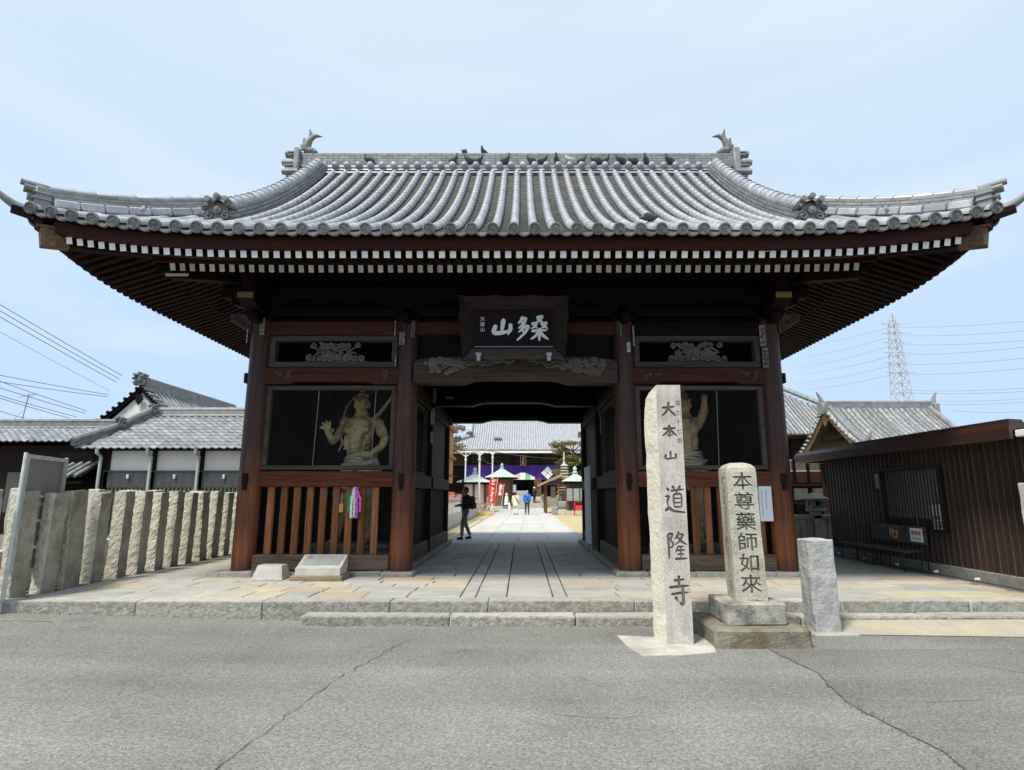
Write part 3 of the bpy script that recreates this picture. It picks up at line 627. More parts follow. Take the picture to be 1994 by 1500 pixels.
# ---- inner side walls of the passage
for sg, xx in ((-1, -2.30), (1, 2.18)):
    for (ya, yb, openup) in ((11.5, 14.72, False), (15.08, 18.32, True)):
        b = MB(); b.bbox(xx-.14, xx+.14, ya, yb, .09, .38, .012); b.build("sill_beam", sillY, gate)
        n = 16
        for k in range(n):
            y = ya+(yb-ya)*(k+.5)/n; b = MB(); b.box(xx-.03, xx+.03, y-.06, y+.06, .38, 1.6); b.build("slat", woodZ, gate)
        b = MB(); b.bbox(xx-.17, xx+.17, ya-.02, yb+.02, 1.6, 1.9, .012); b.build("rail", woodY, gate)
        b = MB(); b.bbox(xx-.14, xx+.14, ya-.02, yb+.02, 3.55, 3.9, .012); b.build("head_beam", woodY, gate)
        if not openup:
            b = MB()
            for (u0, u1, v0, v1) in ((ya, yb, 1.902, 1.99), (ya, yb, 3.46, 3.548), (ya, ya+.08, 1.991, 3.459), (yb-.08, yb, 1.991, 3.459)): b.box(xx-.05, xx+.05, u0, u1, v0, v1)
            fr = b.build("window_frame", greyX, gate)
            b = MB(); wirefield(b, ya+.08, yb-.08, 1.99, 3.46, xx, .04, .002, 0, 'x'); tag(b.build("wire_mesh", wire, fr), kind='stuff')
        b = MB(); b.box(xx-.05, xx+.05, ya, yb, 3.9, 5.4); b.build("wall_board", woodY, gate)
        if openup:
            for k in range(8): u = ya+.3+(yb-ya-.3)*k/8; b = MB(); b.box(xx-.03-.006*(k % 2), xx+.03, u+.003, u+(yb-ya-.3)/8-.003, 1.9, 3.55); b.build("wall_board", woodZ, gate)
            b = MB(); b.box(xx-.02, xx+.02, ya, yb, .4, 1.58); b.build("wall_board", woodY, gate)
            for k in range(10):
                u = ya+(yb-ya)*k/10; b = MB(); xo = PX[0] if sg < 0 else PX[3]; b.box(xo-.03, xo+.03, u+.004, u+(yb-ya)/10-.004, .09, 4.9); b.build("wall_board", woodZ, gate)
# ---- centre bay
xl, xr = PX[1]+.2, PX[2]-.2
b = MB(); prof = []
for t in range(25):
    u = t/24; x = xl-.04+(xr-xl+.08)*u; prof.append((x, 3.60+.09*min(1, max(0, (min(u, 1-u)-.24)/.06))))
top = [(xr+.04, 4.0), (xr-.05, 4.06), (xr-.5, 4.10), (0, 4.13), (xl+.5, 4.10), (xl+.05, 4.06), (xl-.04, 4.0)]
b.prism(prof+top, 11.08, 11.46); cb = b.build("rainbow_beam", wood("beam_brown", (.038, .024, .02), (.075, .052, .043), 'x'), gate)
q = random.Random(3)
for sg in (-1, 1):
    b = MB()
    for k in range(40):
        u = q.triangular(.5, 1.82, 1.5); h = .30*(1-abs(u-1.45)/1.3)
        swirl(b, .01+sg*u, 3.92+q.uniform(-1, 1)*h*.55-(.0 if u > 1 else -.06), q.uniform(.035, .075), 11.07-q.uniform(0, .035), q.uniform(1, 1.8), q.choice([-1, 1]), q.uniform(0, 6), .016)
    for k in range(9):
        u0 = q.uniform(.25, 1.2); z = 3.98+q.uniform(-.06, .07)
        b.tube([(.01+sg*(u0+.07*i), 11.06, z+.035*math.sin(i*1.1+k)-.02*max(0, u0+.07*i-1)) for i in range(9)], [.010+.018*math.sin(i/8*3.14) for i in range(9)], 6)
    for k in range(8):
        u0 = q.uniform(.0, .45); z = 4.05+q.uniform(-.05, .05); b.tube([(.01+sg*(u0+.06*i), 11.065, z+.022*math.sin(i*1.3+k)) for i in range(8)], [.008+.014*math.sin(i/7*3.14) for i in range(8)], 6)
    for k in range(7): swirl(b, .01+sg*q.uniform(.05, .6), 4.03+q.uniform(-.05, .05), q.uniform(.025, .05), 11.07, 1.5, q.choice([-1, 1]), q.uniform(0, 6), .012)
    b.build("scroll_carving", carve, cb, True)
b = MB(); b.bbox(xl-.04, xr+.04, 11.2, 11.42, 4.6, 4.86, .012); b.build("head_beam", redX, gate)
b = MB(); b.bbox(xl-.1, xr+.1, 11.15, 11.45, 4.965, 5.14, .01); b.build("plate_beam", woodX, gate)
b = MB(); wirefield(b, xl, xr, 4.13, 4.6, 11.33, .04, .0018); tag(b.build("wire_mesh", wire, gate), kind='stuff')
b = MB(); b.box(xl, xr, 11.5, 11.53, 4.12, 4.95); b.build("transom_back", black, gate)
x2l, x2r = PXR[1]+.17, PXR[2]-.17
for yy in (14.9, 18.5):
    prof = []
    for t in range(25):
        u = t/24; x = x2l-.03+(x2r-x2l+.06)*u; prof.append((x, 3.70+.085*min(1, max(0, (min(u, 1-u)-.26)/.05))))
    b = MB(); b.prism(prof+[(x2r+.03, 4.3), (x2l-.03, 4.3)], yy-.15, yy+.15); b.build("lintel", woodX, gate)
    b = MB(); b.box(x2l-.1, x2r+.1, yy-.06, yy+.06, 4.3, 5.2); b.build("wall_board", woodX, gate)
for k in range(24):
    u = x2l+(x2r-x2l)*k/24; b = MB(); b.box(u+.003, u+(x2r-x2l)/24-.003, 11.5, 18.4, 4.7+.008*(k % 2), 4.76); b.build("ceiling_board", woodY, gate)
# tenon wedges, nose ends and boat brackets
for x in PX:
    b = MB(); b.bbox(x-.05, x+.05, 11.03, 11.12, 1.66, 1.86, .01); b.bbox(x-.035, x+.035, 11.02, 11.1, 1.55, 1.655, .008); b.build("tenon_wedge", woodZ, gate)
    b = MB(); b.bbox(x-.24, x+.24, 11.1, 11.5, 4.86, 4.962, .02); b.bbox(x-.09, x+.09, 10.8, 11.1, 4.78, 4.96, .03); b.build("bracket_block", woodX, gate)
    b = MB(); b.prism([(x-.65, 5.35), (x-.6, 5.22), (x-.35, 5.145), (x+.35, 5.145), (x+.6, 5.22), (x+.65, 5.35)], 11.18, 11.42); b.build("boat_bracket", woodX, gate)
for sg in (-1, 1):
    x = -5.06 if sg < 0 else 5.05
    q = TR(x, 11.3, 0)
    b = MB(); b.prism([(11.05, 4.96), (10.62, 5.0), (10.45, 5.09), (10.45, 5.22), (11.05, 5.22)], x-.15, x+.15, 'x'); b.box(x-.15, x+.15, 10.435, 10.449, 5.10, 5.21, 1)
    b.build("bracket_nose", [woodY, wood("ochre_end", (.16, .105, .03), (.25, .17, .06), 'x')], gate)
    b = MB(); u = lambda d: x+sg*d
    pr_ = [(u(.2), 4.62), (u(.45), 4.76), (u(.62), 4.86), (u(.64), 5.02), (u(.2), 5.02)]
    b.prism(pr_, 11.2, 11.4)
    for k in range(3): swirl(b, u(.3+.12*k), 4.74+.08*k, .06, 11.18, 1.6, sg, k, .014)
    b.build("bracket_nose", greyX, gate)
    # beam stub sticking out of the corner post, and the metal plates on the sides
    b = MB(); b.bbox(u(.2), u(.27), 11.22, 11.38, 3.62, 3.82, .01); b.build("tenon_wedge", woodZ, gate)
# dark boarded wall above the plate, and the eave purlin
b = MB(); b.box(-5.1, 5.1, 11.31, 11.36, 4.84, 4.99); b.build("gap_board", woodX, gate)
b = MB()
b.box(-5.2, 5.2, 11.26, 11.34, 5.141, 6.25); b.box(-5.2, 5.2, 18.46, 18.54, 4.85, 6.25); b.box(-5.1, -5.02, 11.35, 18.45, 5.0, 6.25); b.box(5.02, 5.1, 11.35, 18.45, 5.0, 6.25)
b.build("upper_wall", woodX, gate)
b = MB(); b.bbox(-5.9, 5.9, 11.17, 11.43, 5.352, 5.62, .02); b.build("eave_purlin", woodX, gate)
for u in (-5.06, 5.05): b = MB(); b.bbox(u-.12, u+.12, 10.5, 19.3, 5.36, 5.63, .02); b.build("eave_purlin", woodY, gate)
# ============================================================ ROOF OF THE GATE
RW, RD, RY0, RYC, RZ, RH, RA = 7.85, 6.3, 8.6, 14.9, 5.56, 4.85, .65
def rf(d): t = d/RD; return RH*(RA*t+(1-RA)*t*t)
def rlift(u, half): return .40*max(0, (abs(u)-3)/(half-3))**3
def zf(x, y):          # front or back slope
    d = min(y-RY0, 2*RYC-RY0-y); return RZ+rf(d)+rlift(x, RW)*max(0, 1-d/RD)**2
def zs(x, y):          # side slope
    d = RW-abs(x); return RZ+rf(d)+rlift(y-RYC, RD)*max(0, 1-d/RD)**2
GX = 5.75              # gable plane
b = MB()
def deck(fn, u0, u1, dmax):    # sloping boards under the tiles, both faces of the main slopes and the hips
    n, k = 40, 14
    for i in range(n):
        for j in range(k):
            a0, a1 = u0+(u1-u0)*i/n, u0+(u1-u0)*(i+1)/n; d0, d1 = dmax*j/k, dmax*(j+1)/k
            b.add([fn(a0, d0), fn(a1, d0), fn(a1, d1), fn(a0, d1)], [(0, 1, 2, 3)])
def fr_(sgn, mid):
    def f(x, d):
        lim = RD if mid else RW-abs(x); d = min(d, max(lim, 0)); y = RY0+d if sgn > 0 else 2*RYC-RY0-d
        return (x, y, zf(x, y)-.07)
    return f
def sd_(sgn):
    def f(v, d):
        lim = min(RW-GX+.1, RD-abs(v-RYC)); d = min(d, max(lim, 0)); x = sgn*(RW-d)
        return (x, v, zs(x, v)-.07)
    return f

for q in (1, -1): deck(fr_(q, True), -GX, GX, RD); deck(fr_(q, False), -RW, -GX, RW-GX); deck(fr_(q, False), GX, RW, RW-GX)
deck(sd_(1), RY0, 2*RYC-RY0, RW-GX+.1); deck(sd_(-1), RY0, 2*RYC-RY0, RW-GX+.1)
for sx in (-1, 1):     # gable walls
    g = [(RYC-4.2, zf(GX, RYC-4.2)-.1), (RYC-2, zf(GX, RYC-2)-.1), (RYC, 10.3), (RYC+2, zf(GX, RYC+2)-.1), (RYC+4.2, zf(GX, RYC+4.2)-.1)]
    b.prism(g, sx*(GX-.35), sx*(GX-.4), 'x')
roof = b.build("roof", woodX, gate)
# --- pan tiles: stepped hollow courses between the cover rows
SP = .333
def rowlimit(x): return RD-.25 if abs(x) < GX-.1 else RW-abs(x)+.05
b = MB()
for j in range(-23, 23):
    xa, xb = j*SP, (j+1)*SP; xm = (xa+xb)/2; lim = rowlimit(xm); d = 0; st = .125
    while d < lim:
        e = min(d+st, lim+.01); ya, yb = RY0+d, RY0+e
        za, zb = zf(xm, ya), zf(xm, yb)
        pr = [(xa, .0), (xa+.07, -.028), (xm, -.045), (xb-.07, -.028), (xb, .0)]
        la, lb_ = zf(xa, ya)-za, zf(xb, ya)-za
        vs = [(px, ya, za+pz+.022+(la if px < xm else lb_ if px > xm else 0)) for px, pz in pr]+[(px, yb, zb+pz+(la if px < xm else lb_ if px > xm else 0)) for px, pz in pr]+[(px, ya, za+pz-.01+(la if px < xm else lb_ if px > xm else 0)) for px, pz in pr]
        b.add(vs, [(i, i+1, i+6, i+5) for i in range(4)]+[(10+i, 11+i, i+1, i) for i in range(4)])
        d += st
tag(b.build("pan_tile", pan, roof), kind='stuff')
# --- cover tiles
def half(r0, r1, L, n=8):
    m = MB(); vs = []
    for (r, y) in ((r0, 0), (r1, L)):
        for k in range(n+1): th = math.pi*(k/n)*1.12-.06*math.pi; vs.append((r*math.cos(th), y, r*math.sin(th)))
    vs2 = [((r0-.02)*math.cos(math.pi*k/n), 0, (r0-.02)*math.sin(math.pi*k/n)) for k in range(n+1)]
    return m.add(vs+vs2, [(k, k+1, n+2+k, n+1+k) for k in range(n)]+[(2*n+2+k, 2*n+3+k, k+1, k) for k in range(n)])
TL = .30
cov = half(.0845, .0822, TL+.03).mesh("cover_tile", [tile], True)
far = MB()
SIDEV = [RYC+j*SP for j in range(-18, 19)]
def put(fn, tan, u, d, first, big):
    p = fn(u, d); q = fn(u, d+.05); v = (Vector(q)-Vector(p)).normalized()
    yaw = math.atan2(-v.x, v.y); pit = math.atan2(v.z, math.hypot(v.x, v.y))
    Mx = Matrix.Translation((p[0], p[1], p[2]+.03)) @ Matrix.Rotation(yaw+rnd.gauss(0, .004), 4, 'Z') @ Matrix.Rotation(pit+rnd.gauss(0, .003), 4, 'X')
    if first: inst("cover_tile", cov, roof, Mx)
    else: far.add([vv.co for vv in cov.vertices], [tuple(pp.vertices) for pp in cov.polygons], 0, Mx)
def arc(fn, u, lim):
    out = [0]; d = 0
    while d < lim-.12:
        p, q = Vector(fn(u, d)), Vector(fn(u, d+.1)); d += TL*.1/(q-p).length; out.append(d)
    return out
for j in range(-23, 24):
    x = j*SP; lim = RD-.3 if abs(x) < GX-.2 else RW-abs(x)
    fn = lambda u, d: (u, RY0+d, zf(u, RY0+d))
    for k, d in enumerate(arc(fn, x, lim)): put(fn, None, x, d, k < 6, True)
for sx in (-1, 1):
    for v in SIDEV:
        lim = min(RW-GX, RD-abs(v-RYC)); fn = lambda u, d: (sx*(RW-d), u, zs(sx*(RW-d), u))
        for k, d in enumerate(arc(fn, v, lim)): put(fn, None, v, d, False, False)
for j in range(-23, 24):
    x = j*SP; lim = RD-.3 if abs(x) < GX-.2 else RW-abs(x); fn = lambda u, d: (u, 2*RYC-RY0-d, zf(u, RY0+d))
    for k, d in enumerate(arc(fn, x, lim)): put(fn, None, x, d, False, False)
me = far.mesh("cover_tile", [tile], False, ORG[gate.name]); me.polygons.foreach_set('use_smooth', [True]*len(me.polygons))
tag(link("cover_tile", me, roof), kind='stuff')
# --- eave caps: ringed discs with a whirl in the middle; crescents between them
m = MB()
m.lathe([(.098, -.0), (.102, .02), (.098, .045), (.078, .05), (.074, .034), (.0, .032)], 18, 0, TR(0, 0, 0, R(90)))
for k in range(3):
    a = k*2.094; pts = [((.012+.048*t/6)*math.cos(a+t*.38), -.036, (.012+.048*t/6)*math.sin(a+t*.38)) for t in range(7)]
    m.tube(pts, [.012*(1-.6*t/6) for t in range(7)], 5)
for k in range(10): a = k*.628; m.ball((.066*math.cos(a), -.034, .066*math.sin(a)), .006, 4)
cap = m.mesh("eave_cap", [tiledark], True)
m = MB(); pr = []
for k in range(9): u = -1+2*k/8; pr.append((u*.135, .02-.05*(1-u*u)))
m.prism(pr+[(u, v-.055+.012*abs(u)/.135) for u, v in pr[::-1]], -.02, .02); m.prism([(u*.8, v-.012) for u, v in pr]+[(u*.8, v-.04) for u, v in pr[::-1]], -.028, -.018)
cres = m.mesh("eave_pan_tile", [tilegrey], True)
for j in range(-23, 24):
    x = j*SP; inst("eave_cap", cap, roof, TR(x, RY0-.01, zf(x, RY0)+.03, R(12), 0, rnd.uniform(-.03, .03)) @ Matrix.Rotation(rnd.uniform(0, 6), 4, 'Y'))
    if j < 23: xm = x+SP/2; inst("eave_pan_tile", cres, roof, TR(xm, RY0+.0, zf(xm, RY0), R(10), math.atan2(zf(x, RY0)-zf(x+SP, RY0), SP)))
for sx in (-1, 1):
    for v in SIDEV:
        inst("eave_cap", cap, roof, TR(sx*(RW+.01), v, zs(sx*RW, v)+.03, 0, 0, sx*R(90)) @ Matrix.Rotation(R(12), 4, 'X'))
        if v < SIDEV[-1]: inst("eave_pan_tile", cres, roof, TR(sx*RW, v+SP/2, zs(sx*RW, v+SP/2), 0, 0, sx*R(90)))
# --- rafters and fascias
def swept(name, mat, sec, us, at_, parent=roof):
    """a board swept along the eave; sec = outline in (out, up), at_(u) -> (x,y,z, outdir)"""
    b = MB(); n = len(sec); vs = []
    for u in us:
        x, y, z, (ox, oy) = at_(u); vs += [(x+ox*a, y+oy*a, z+c) for a, c in sec]
    fs = [(i*n+k, i*n+(k+1) % n, (i+1)*n+(k+1) % n, (i+1)*n+k) for i in range(len(us)-1) for k in range(n)]+[tuple(range(n)), tuple(range((len(us)-1)*n, len(us)*n))]
    return b.add(vs, fs).build(name, mat, parent)
def lin(a, c, n): return [a+(c-a)*i/n for i in range(n+1)]
FZ, LZ = 5.275, 5.45                # centres of the rafter ends: flying, base
fl = lambda x: rlift(x, RW)*.92
fs_ = lambda y: rlift(y-RYC, RD)*.92
darkred = wood("fascia_wood", (.028, .008, .007), (.05, .014, .010), 'x'); darkredY = wood("fascia_wood_y", (.028, .008, .007), (.05, .014, .010), 'y')
sec = [(0, .055), (.12, .055), (.14, .24), (0, .26)]
swept("eave_fascia", darkred, sec, lin(-7.36, 7.36, 40), lambda u: (u, 8.86, FZ+fl(u), (0, -1)))
swept("eave_board", woodX, [(0, .2), (.2, .22), (.2, .25), (-.3, .3)], lin(-7.6, 7.6, 40), lambda u: (u, 8.86, FZ+fl(u)+.045, (0, -1)))
for sx in (-1, 1):
    swept("eave_fascia", darkredY, sec, lin(8.72, 21.1, 30), lambda u: (sx*7.57, u, FZ+fs_(u), (sx, 0)))
    swept("eave_board", woodY, [(0, .2), (.2, .22), (.2, .25), (-.3, .3)], lin(8.72, 21.1, 30), lambda u: (sx*7.57, u, FZ+fs_(u)+.045, (sx, 0)))
    swept("rafter_board", woodY, [(0, .08), (.08, .08), (.08, .17), (0, .17)], lin(10.1, 19.7, 20), lambda u: (sx*6.5, u, LZ+fs_(u)*.4, (sx, 0)))
swept("rafter_board", darkred, [(0, .08), (.08, .08), (.08, .17), (0, .17)], lin(-6.5, 6.5, 40), lambda u: (u, 9.93, LZ+fl(u)*.4, (0, -1)))
def rafter_mesh(name, L, w, h, endm):
    b = MB(); b.box(-w/2, w/2, 0, L, -h/2, h/2, 0); b.box(-w/2-.002, w/2+.002, -.006, -.0005, -h/2-.002, h/2+.002, 1); return b.mesh(name, [woodY, endm])
fly = rafter_mesh("flying_rafter", 1.55, .092, .105, white); bas = rafter_mesh("base_rafter", 1.75, .088, .125, greypaint); blow = rafter_mesh("base_rafter", 1.75, .088, .125, white)
flyS = rafter_mesh("flying_rafter", 1.55, .092, .105, woodX); basS = rafter_mesh("base_rafter", 1.75, .088, .125, woodX)
P = .178; sF, sB = math.atan(.33), math.atan(.40)
for i in range(82):
    x = (i-40.5)*P; inst("flying_rafter", fly, gate, TR(x, 8.86, FZ+fl(x), sF, 0, 0, (1, min(1, .06+(7.5-abs(x))/1.5), 1)))
for i in range(70):
    x = (i-34.5)*P; inst("base_rafter", bas, gate, TR(x, 9.9, LZ+fl(x)*.4, sB, 0, 0, (1, min(1, .06+(6.5-abs(x))/1.7), 1)))
for sx in (-1, 1):
    for i in range(68):
        y = 8.98+i*P
        if y > 20.8: continue
        inst("flying_rafter", flyS, gate, TR(sx*7.56, y, FZ+fs_(y), 0, 0, sx*R(90)) @ Matrix.Rotation(sF, 4, 'X') @ Matrix.Diagonal((1, max(.05, min(1, (6.15-abs(y-RYC))/1.5)), 1, 1)))
    for i in range(54):
        y = 10.1+i*P; inst("base_rafter", basS, gate, TR(sx*6.5, y, LZ+fs_(y)*.4, 0, 0, sx*R(90)) @ Matrix.Rotation(sB, 4, 'X') @ Matrix.Diagonal((1, max(.05, min(1, (5.05-abs(y-RYC))/1.7)), 1, 1)))
# boards over the rafters (the soffit one sees between them)
b = MB()
def sheet(fn, us, ds):
    for i in range(len(us)-1):
        for j in range(len(ds)-1): b.add([fn(us[i], ds[j]), fn(us[i+1], ds[j]), fn(us[i+1], ds[j+1]), fn(us[i], ds[j+1])], [(0, 1, 2, 3)])
def hipc(x, y, z0, o, sl):           # lower of the two slopes meet on the hip line
    return z0+sl*max(0, o)
us = lin(-7.56, 7.56, 40)
sheet(lambda u, d: (max(-7.56+d, min(7.56-d, u)), 8.87+d, FZ+.055+fl(u)*(1-d/2)+.33*d), us, [0, .5, 1.1])
sheet(lambda u, d: (max(-6.52+d, min(6.52-d, u)), 9.95+d, LZ+.065+fl(u)*.4+.40*d), us, [0, .7, 1.5])
sheet(lambda u, d: (max(-7.56+d, min(7.56-d, u)), 20.93-d, FZ+.055+fl(u)*(1-d/2)+.33*d), us, [0, .5, 1.1])
sheet(lambda u, d: (max(-6.52+d, min(6.52-d, u)), 19.85-d, LZ+.065+fl(u)*.4+.40*d), us, [0, .7, 1.5])
for sx in (-1, 1):
    sheet(lambda u, d: (sx*(7.55-d), max(8.87+d, min(20.93-d, u)), FZ+.055+fs_(u)*(1-d/2)+.33*d), lin(8.87, 20.93, 30), [0, .5, 1.1])
    sheet(lambda u, d: (sx*(6.5-d), max(9.95+d, min(19.85-d, u)), LZ+.065+fs_(u)*.4+.40*d), lin(9.95, 19.85, 30), [0, .7, 1.6])
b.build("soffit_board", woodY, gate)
# hip rafters with weathered ends
for sx in (-1, 1):
    for sy in (1, -1):
        Y = lambda y: y if sy > 0 else 2*RYC-y
        p0, p1 = Vector((sx*7.62, Y(8.78), 5.55)), Vector((sx*5.0, Y(11.4), 6.15)); v = p1-p0
        yaw = math.atan2(-v.x, v.y); L = v.length
        Mx = Matrix.Translation(p0) @ Matrix.Rotation(yaw, 4, 'Z') @ Matrix.Rotation(math.atan2(v.z, math.hypot(v.x, v.y)), 4, 'X')
        b = MB(); b.bbox(-.11, .11, 0, L, -.16, .13, .01, 0, Mx); b.box(-.112, .112, -.008, .36, -.162, .132, 1, Mx); b.bbox(-.14, .14, -.05, .45, .133, .165, .008, 1, Mx)
        b.build("hip_rafter", [woodY, brownend], gate)
        p0 = Vector((sx*6.3, Y(10.1), 5.5)); p1 = Vector((sx*5.0, Y(11.4), 5.85)); v = p1-p0
        Mx = Matrix.Translation(p0) @ Matrix.Rotation(math.atan2(-v.x, v.y), 4, 'Z') @ Matrix.Rotation(math.atan2(v.z, math.hypot(v.x, v.y)), 4, 'X')
        b = MB(); b.bbox(-.1, .1, 0, v.length, -.16, .12, .01, 0, Mx); b.build("hip_rafter", woodY, gate)
# --- ridges: stacked flat tiles under a round cap
def ridge_stack(name, path, w, courses, ch, capr, tl, parent=None, solo=True, lower=True, m=tilegrey):
    """path = list of (x,y,z) base line. flat courses as bricks, then half round caps"""
    core = MB(); P = [Vector(p) for p in path]
    cum = [0]
    for i in range(len(P)-1): cum.append(cum[-1]+(P[i+1]-P[i]).length)
    L = cum[-1]
    def at(s):
        s = max(0, min(L, s)); i = 0
        while i < len(P)-2 and cum[i+1] < s: i += 1
        t = (s-cum[i])/(cum[i+1]-cum[i]); return P[i].lerp(P[i+1], t)
    def frame(s0, s1):
        a, c = at(s0), at(s1); v = c-a
        return Matrix.Translation(a) @ Matrix.Rotation(math.atan2(-v.x, v.y), 4, 'Z') @ Matrix.Rotation(math.atan2(v.z, math.hypot(v.x, v.y)), 4, 'X'), v.length
    for i in range(len(P)-1):
        Mx, l = frame(cum[i], cum[i+1]); core.box(-w/2+.02, w/2-.02, -.01, l+.01, -.25, courses*ch+.01, 0, Mx)
    body = core.build(name, tiledark, parent or gate)
    n = max(1, round(L/tl)); step = L/n
    bm = {}
    for c in range(courses):
        off = step/2 if c % 2 else 0; ww = w/2+.012*(courses-c)-.006
        k = 0; s = -off
        while s < L-.01:
            s0, s1 = max(0, s), min(L, s+step)
            Mx, l = frame(s0, s1)
            key = (round(l, 2), c)
            if key not in bm:
                q = MB(); q.bbox(-ww, ww, .004, l-.004, c*ch+.004, (c+1)*ch-.006, .006); bm[key] = q.mesh("ridge_tile", [m])
            inst("ridge_tile", bm[key], body, Mx); s += step
    q = MB(); nn = 10; vs = []
    for (r, y) in ((capr, 0), (capr*.93, step+.02)):
        for k in range(nn+1): th = math.pi*k/nn; vs.append((r*math.cos(th), y, courses*ch+r*math.sin(th)))
    q.add(vs, [(k, k+1, nn+2+k, nn+1+k) for k in range(nn)]+[tuple(range(nn+1))]); q.tube([(0, 0, courses*ch+capr*.35), (0, .03, courses*ch+capr*.35)], [capr*.85, capr*.85], 12)
    q.tube([(-capr*1.02*math.cos(.3+k*.254), .012, courses*ch+capr*1.02*math.sin(.3+k*.254)) for k in range(11)], .012, 5)
    cm = q.mesh("ridge_cap_tile", [tile], True)
    for k in range(n):
        Mx, l = frame(k*step, (k+1)*step); inst("ridge_cap_tile", cm, body, Mx)
    return body, frame
# main ridge
zr = 10.06; RYT = 14.9
mr, fr = ridge_stack("main_ridge", [(-5.95, RYT, zr+.24), (5.95, RYT, zr+.24)], .5, 5, .088, .09, .30, m=tilegrey)
b = MB()
for sy in (-1, 1):
    yy = RYT+sy*.30; b.box(-5.6, 5.6, yy-.04, yy+.3 if sy < 0 else yy+.04, zr-.25, zr+.05)
b.box(-5.6, 5.6, RYT-.26, RYT+.26, zr-.2, zr+.245); b.build("ridge_base", tiledark, mr)
lowc = half(.052, .049, .36, 6).mesh("ridge_edge_tile", [tile], True)
for lay, (yy, zz) in enumerate(((RYT-.40, zr-.02), (RYT-.35, zr+.09))):
    b = MB(); b.box(-5.55, 5.55, yy-.02, RYT, zz-.045, zz-.008); b.build("ridge_course", tilegrey, mr)
    for k in range(31): inst("ridge_edge_tile", lowc, mr, TR(-5.5+k*.355+.17*lay, yy, zz, 0, 0, R(-90)))
b = MB(); b.tube([(0, -.09, 0), (0, .0, 0), (0, .1, 0)], [.085, .1, .06], 12); b.ball((0, -.07, 0), (.088, .06, .088), 12); ballm = b.mesh("ridge_ball", [tile], True)
for k in range(34): inst("ridge_ball", ballm, mr, TR(-5.27+k*.3195, RYT-.36, zr+.225))
b = MB(); b.tube([(-5.45, RYT-.32, zr+.20), (5.45, RYT-.32, zr+.20)], .055, 8); b.build("ridge_course", tile, mr, True)
for k in range(41):
    b = MB(); b.ball((0, 0, 0), (.03, .05, .04), 6)
    if k == 0: nub = b.mesh("ridge_nub", [tile], True)
    inst("ridge_nub", nub, mr, TR(-5.9+k*.295, RYT, zr+.24+5*.088+.1))
def barrel(b, x, y, z, dx, dy, L, r, m=0):
    b.tube([(x, y, z), (x+dx*L, y+dy*L, z)], [r, r*1.04], 14, m)
def demon(name, x, y, z, yaw, s, mat, parent):
    """demon ridge-end tile: crowned plate, boss, side scrolls, round tiles on top"""
    b = MB(); Mx = TR(x, y, z, 0, 0, yaw, (s, s, s))
    b.prism([(-.30, 0), (-.36, .12), (-.25, .27), (-.2, .42), (0, .50), (.2, .42), (.25, .27), (.36, .12), (.30, 0)], -.06, .1, 'y', 0, Mx)
    b.tube([(0, -.07, .27), (0, -.14, .27)], [.11, .10], 14, 0, True, Mx); b.ball((0, -.14, .27), (.06, .05, .06), 8, 0, Mx)
    for sg in (-1, 1):
        for k in range(13):
            t = k/12; a = t*8; b.ball((sg*(.22+(.13-.1*t)*math.cos(a)), -.09, .12+(.13-.1*t)*math.sin(a)), .032, 6, 0, Mx)
        b.tube([(sg*.20, .0, .40), (sg*.27, -.12, .42)], [.05, .06], 6, 0, True, Mx)
        b.box(sg*.0, sg*.3, -.10, .1, .40, .43, 0, Mx @ TR(0, 0, .02, 0, sg*R(18))); b.box(0, sg*.28, -.12, .1, .455, .485, 0, Mx @ TR(0, 0, .01, 0, sg*R(18)))
    for (u, v) in ((-.22, .52), (0, .60), (.22, .52)):
        b.tube([(u, -.24, v), (u, .16, v)], [.075, .072], 12, 0, True, Mx); b.tube([(u, -.245, v), (u, -.235, v)], [.05, .05], 10, 0, True, Mx)
    o = b.build(name, mat, parent, True); return o
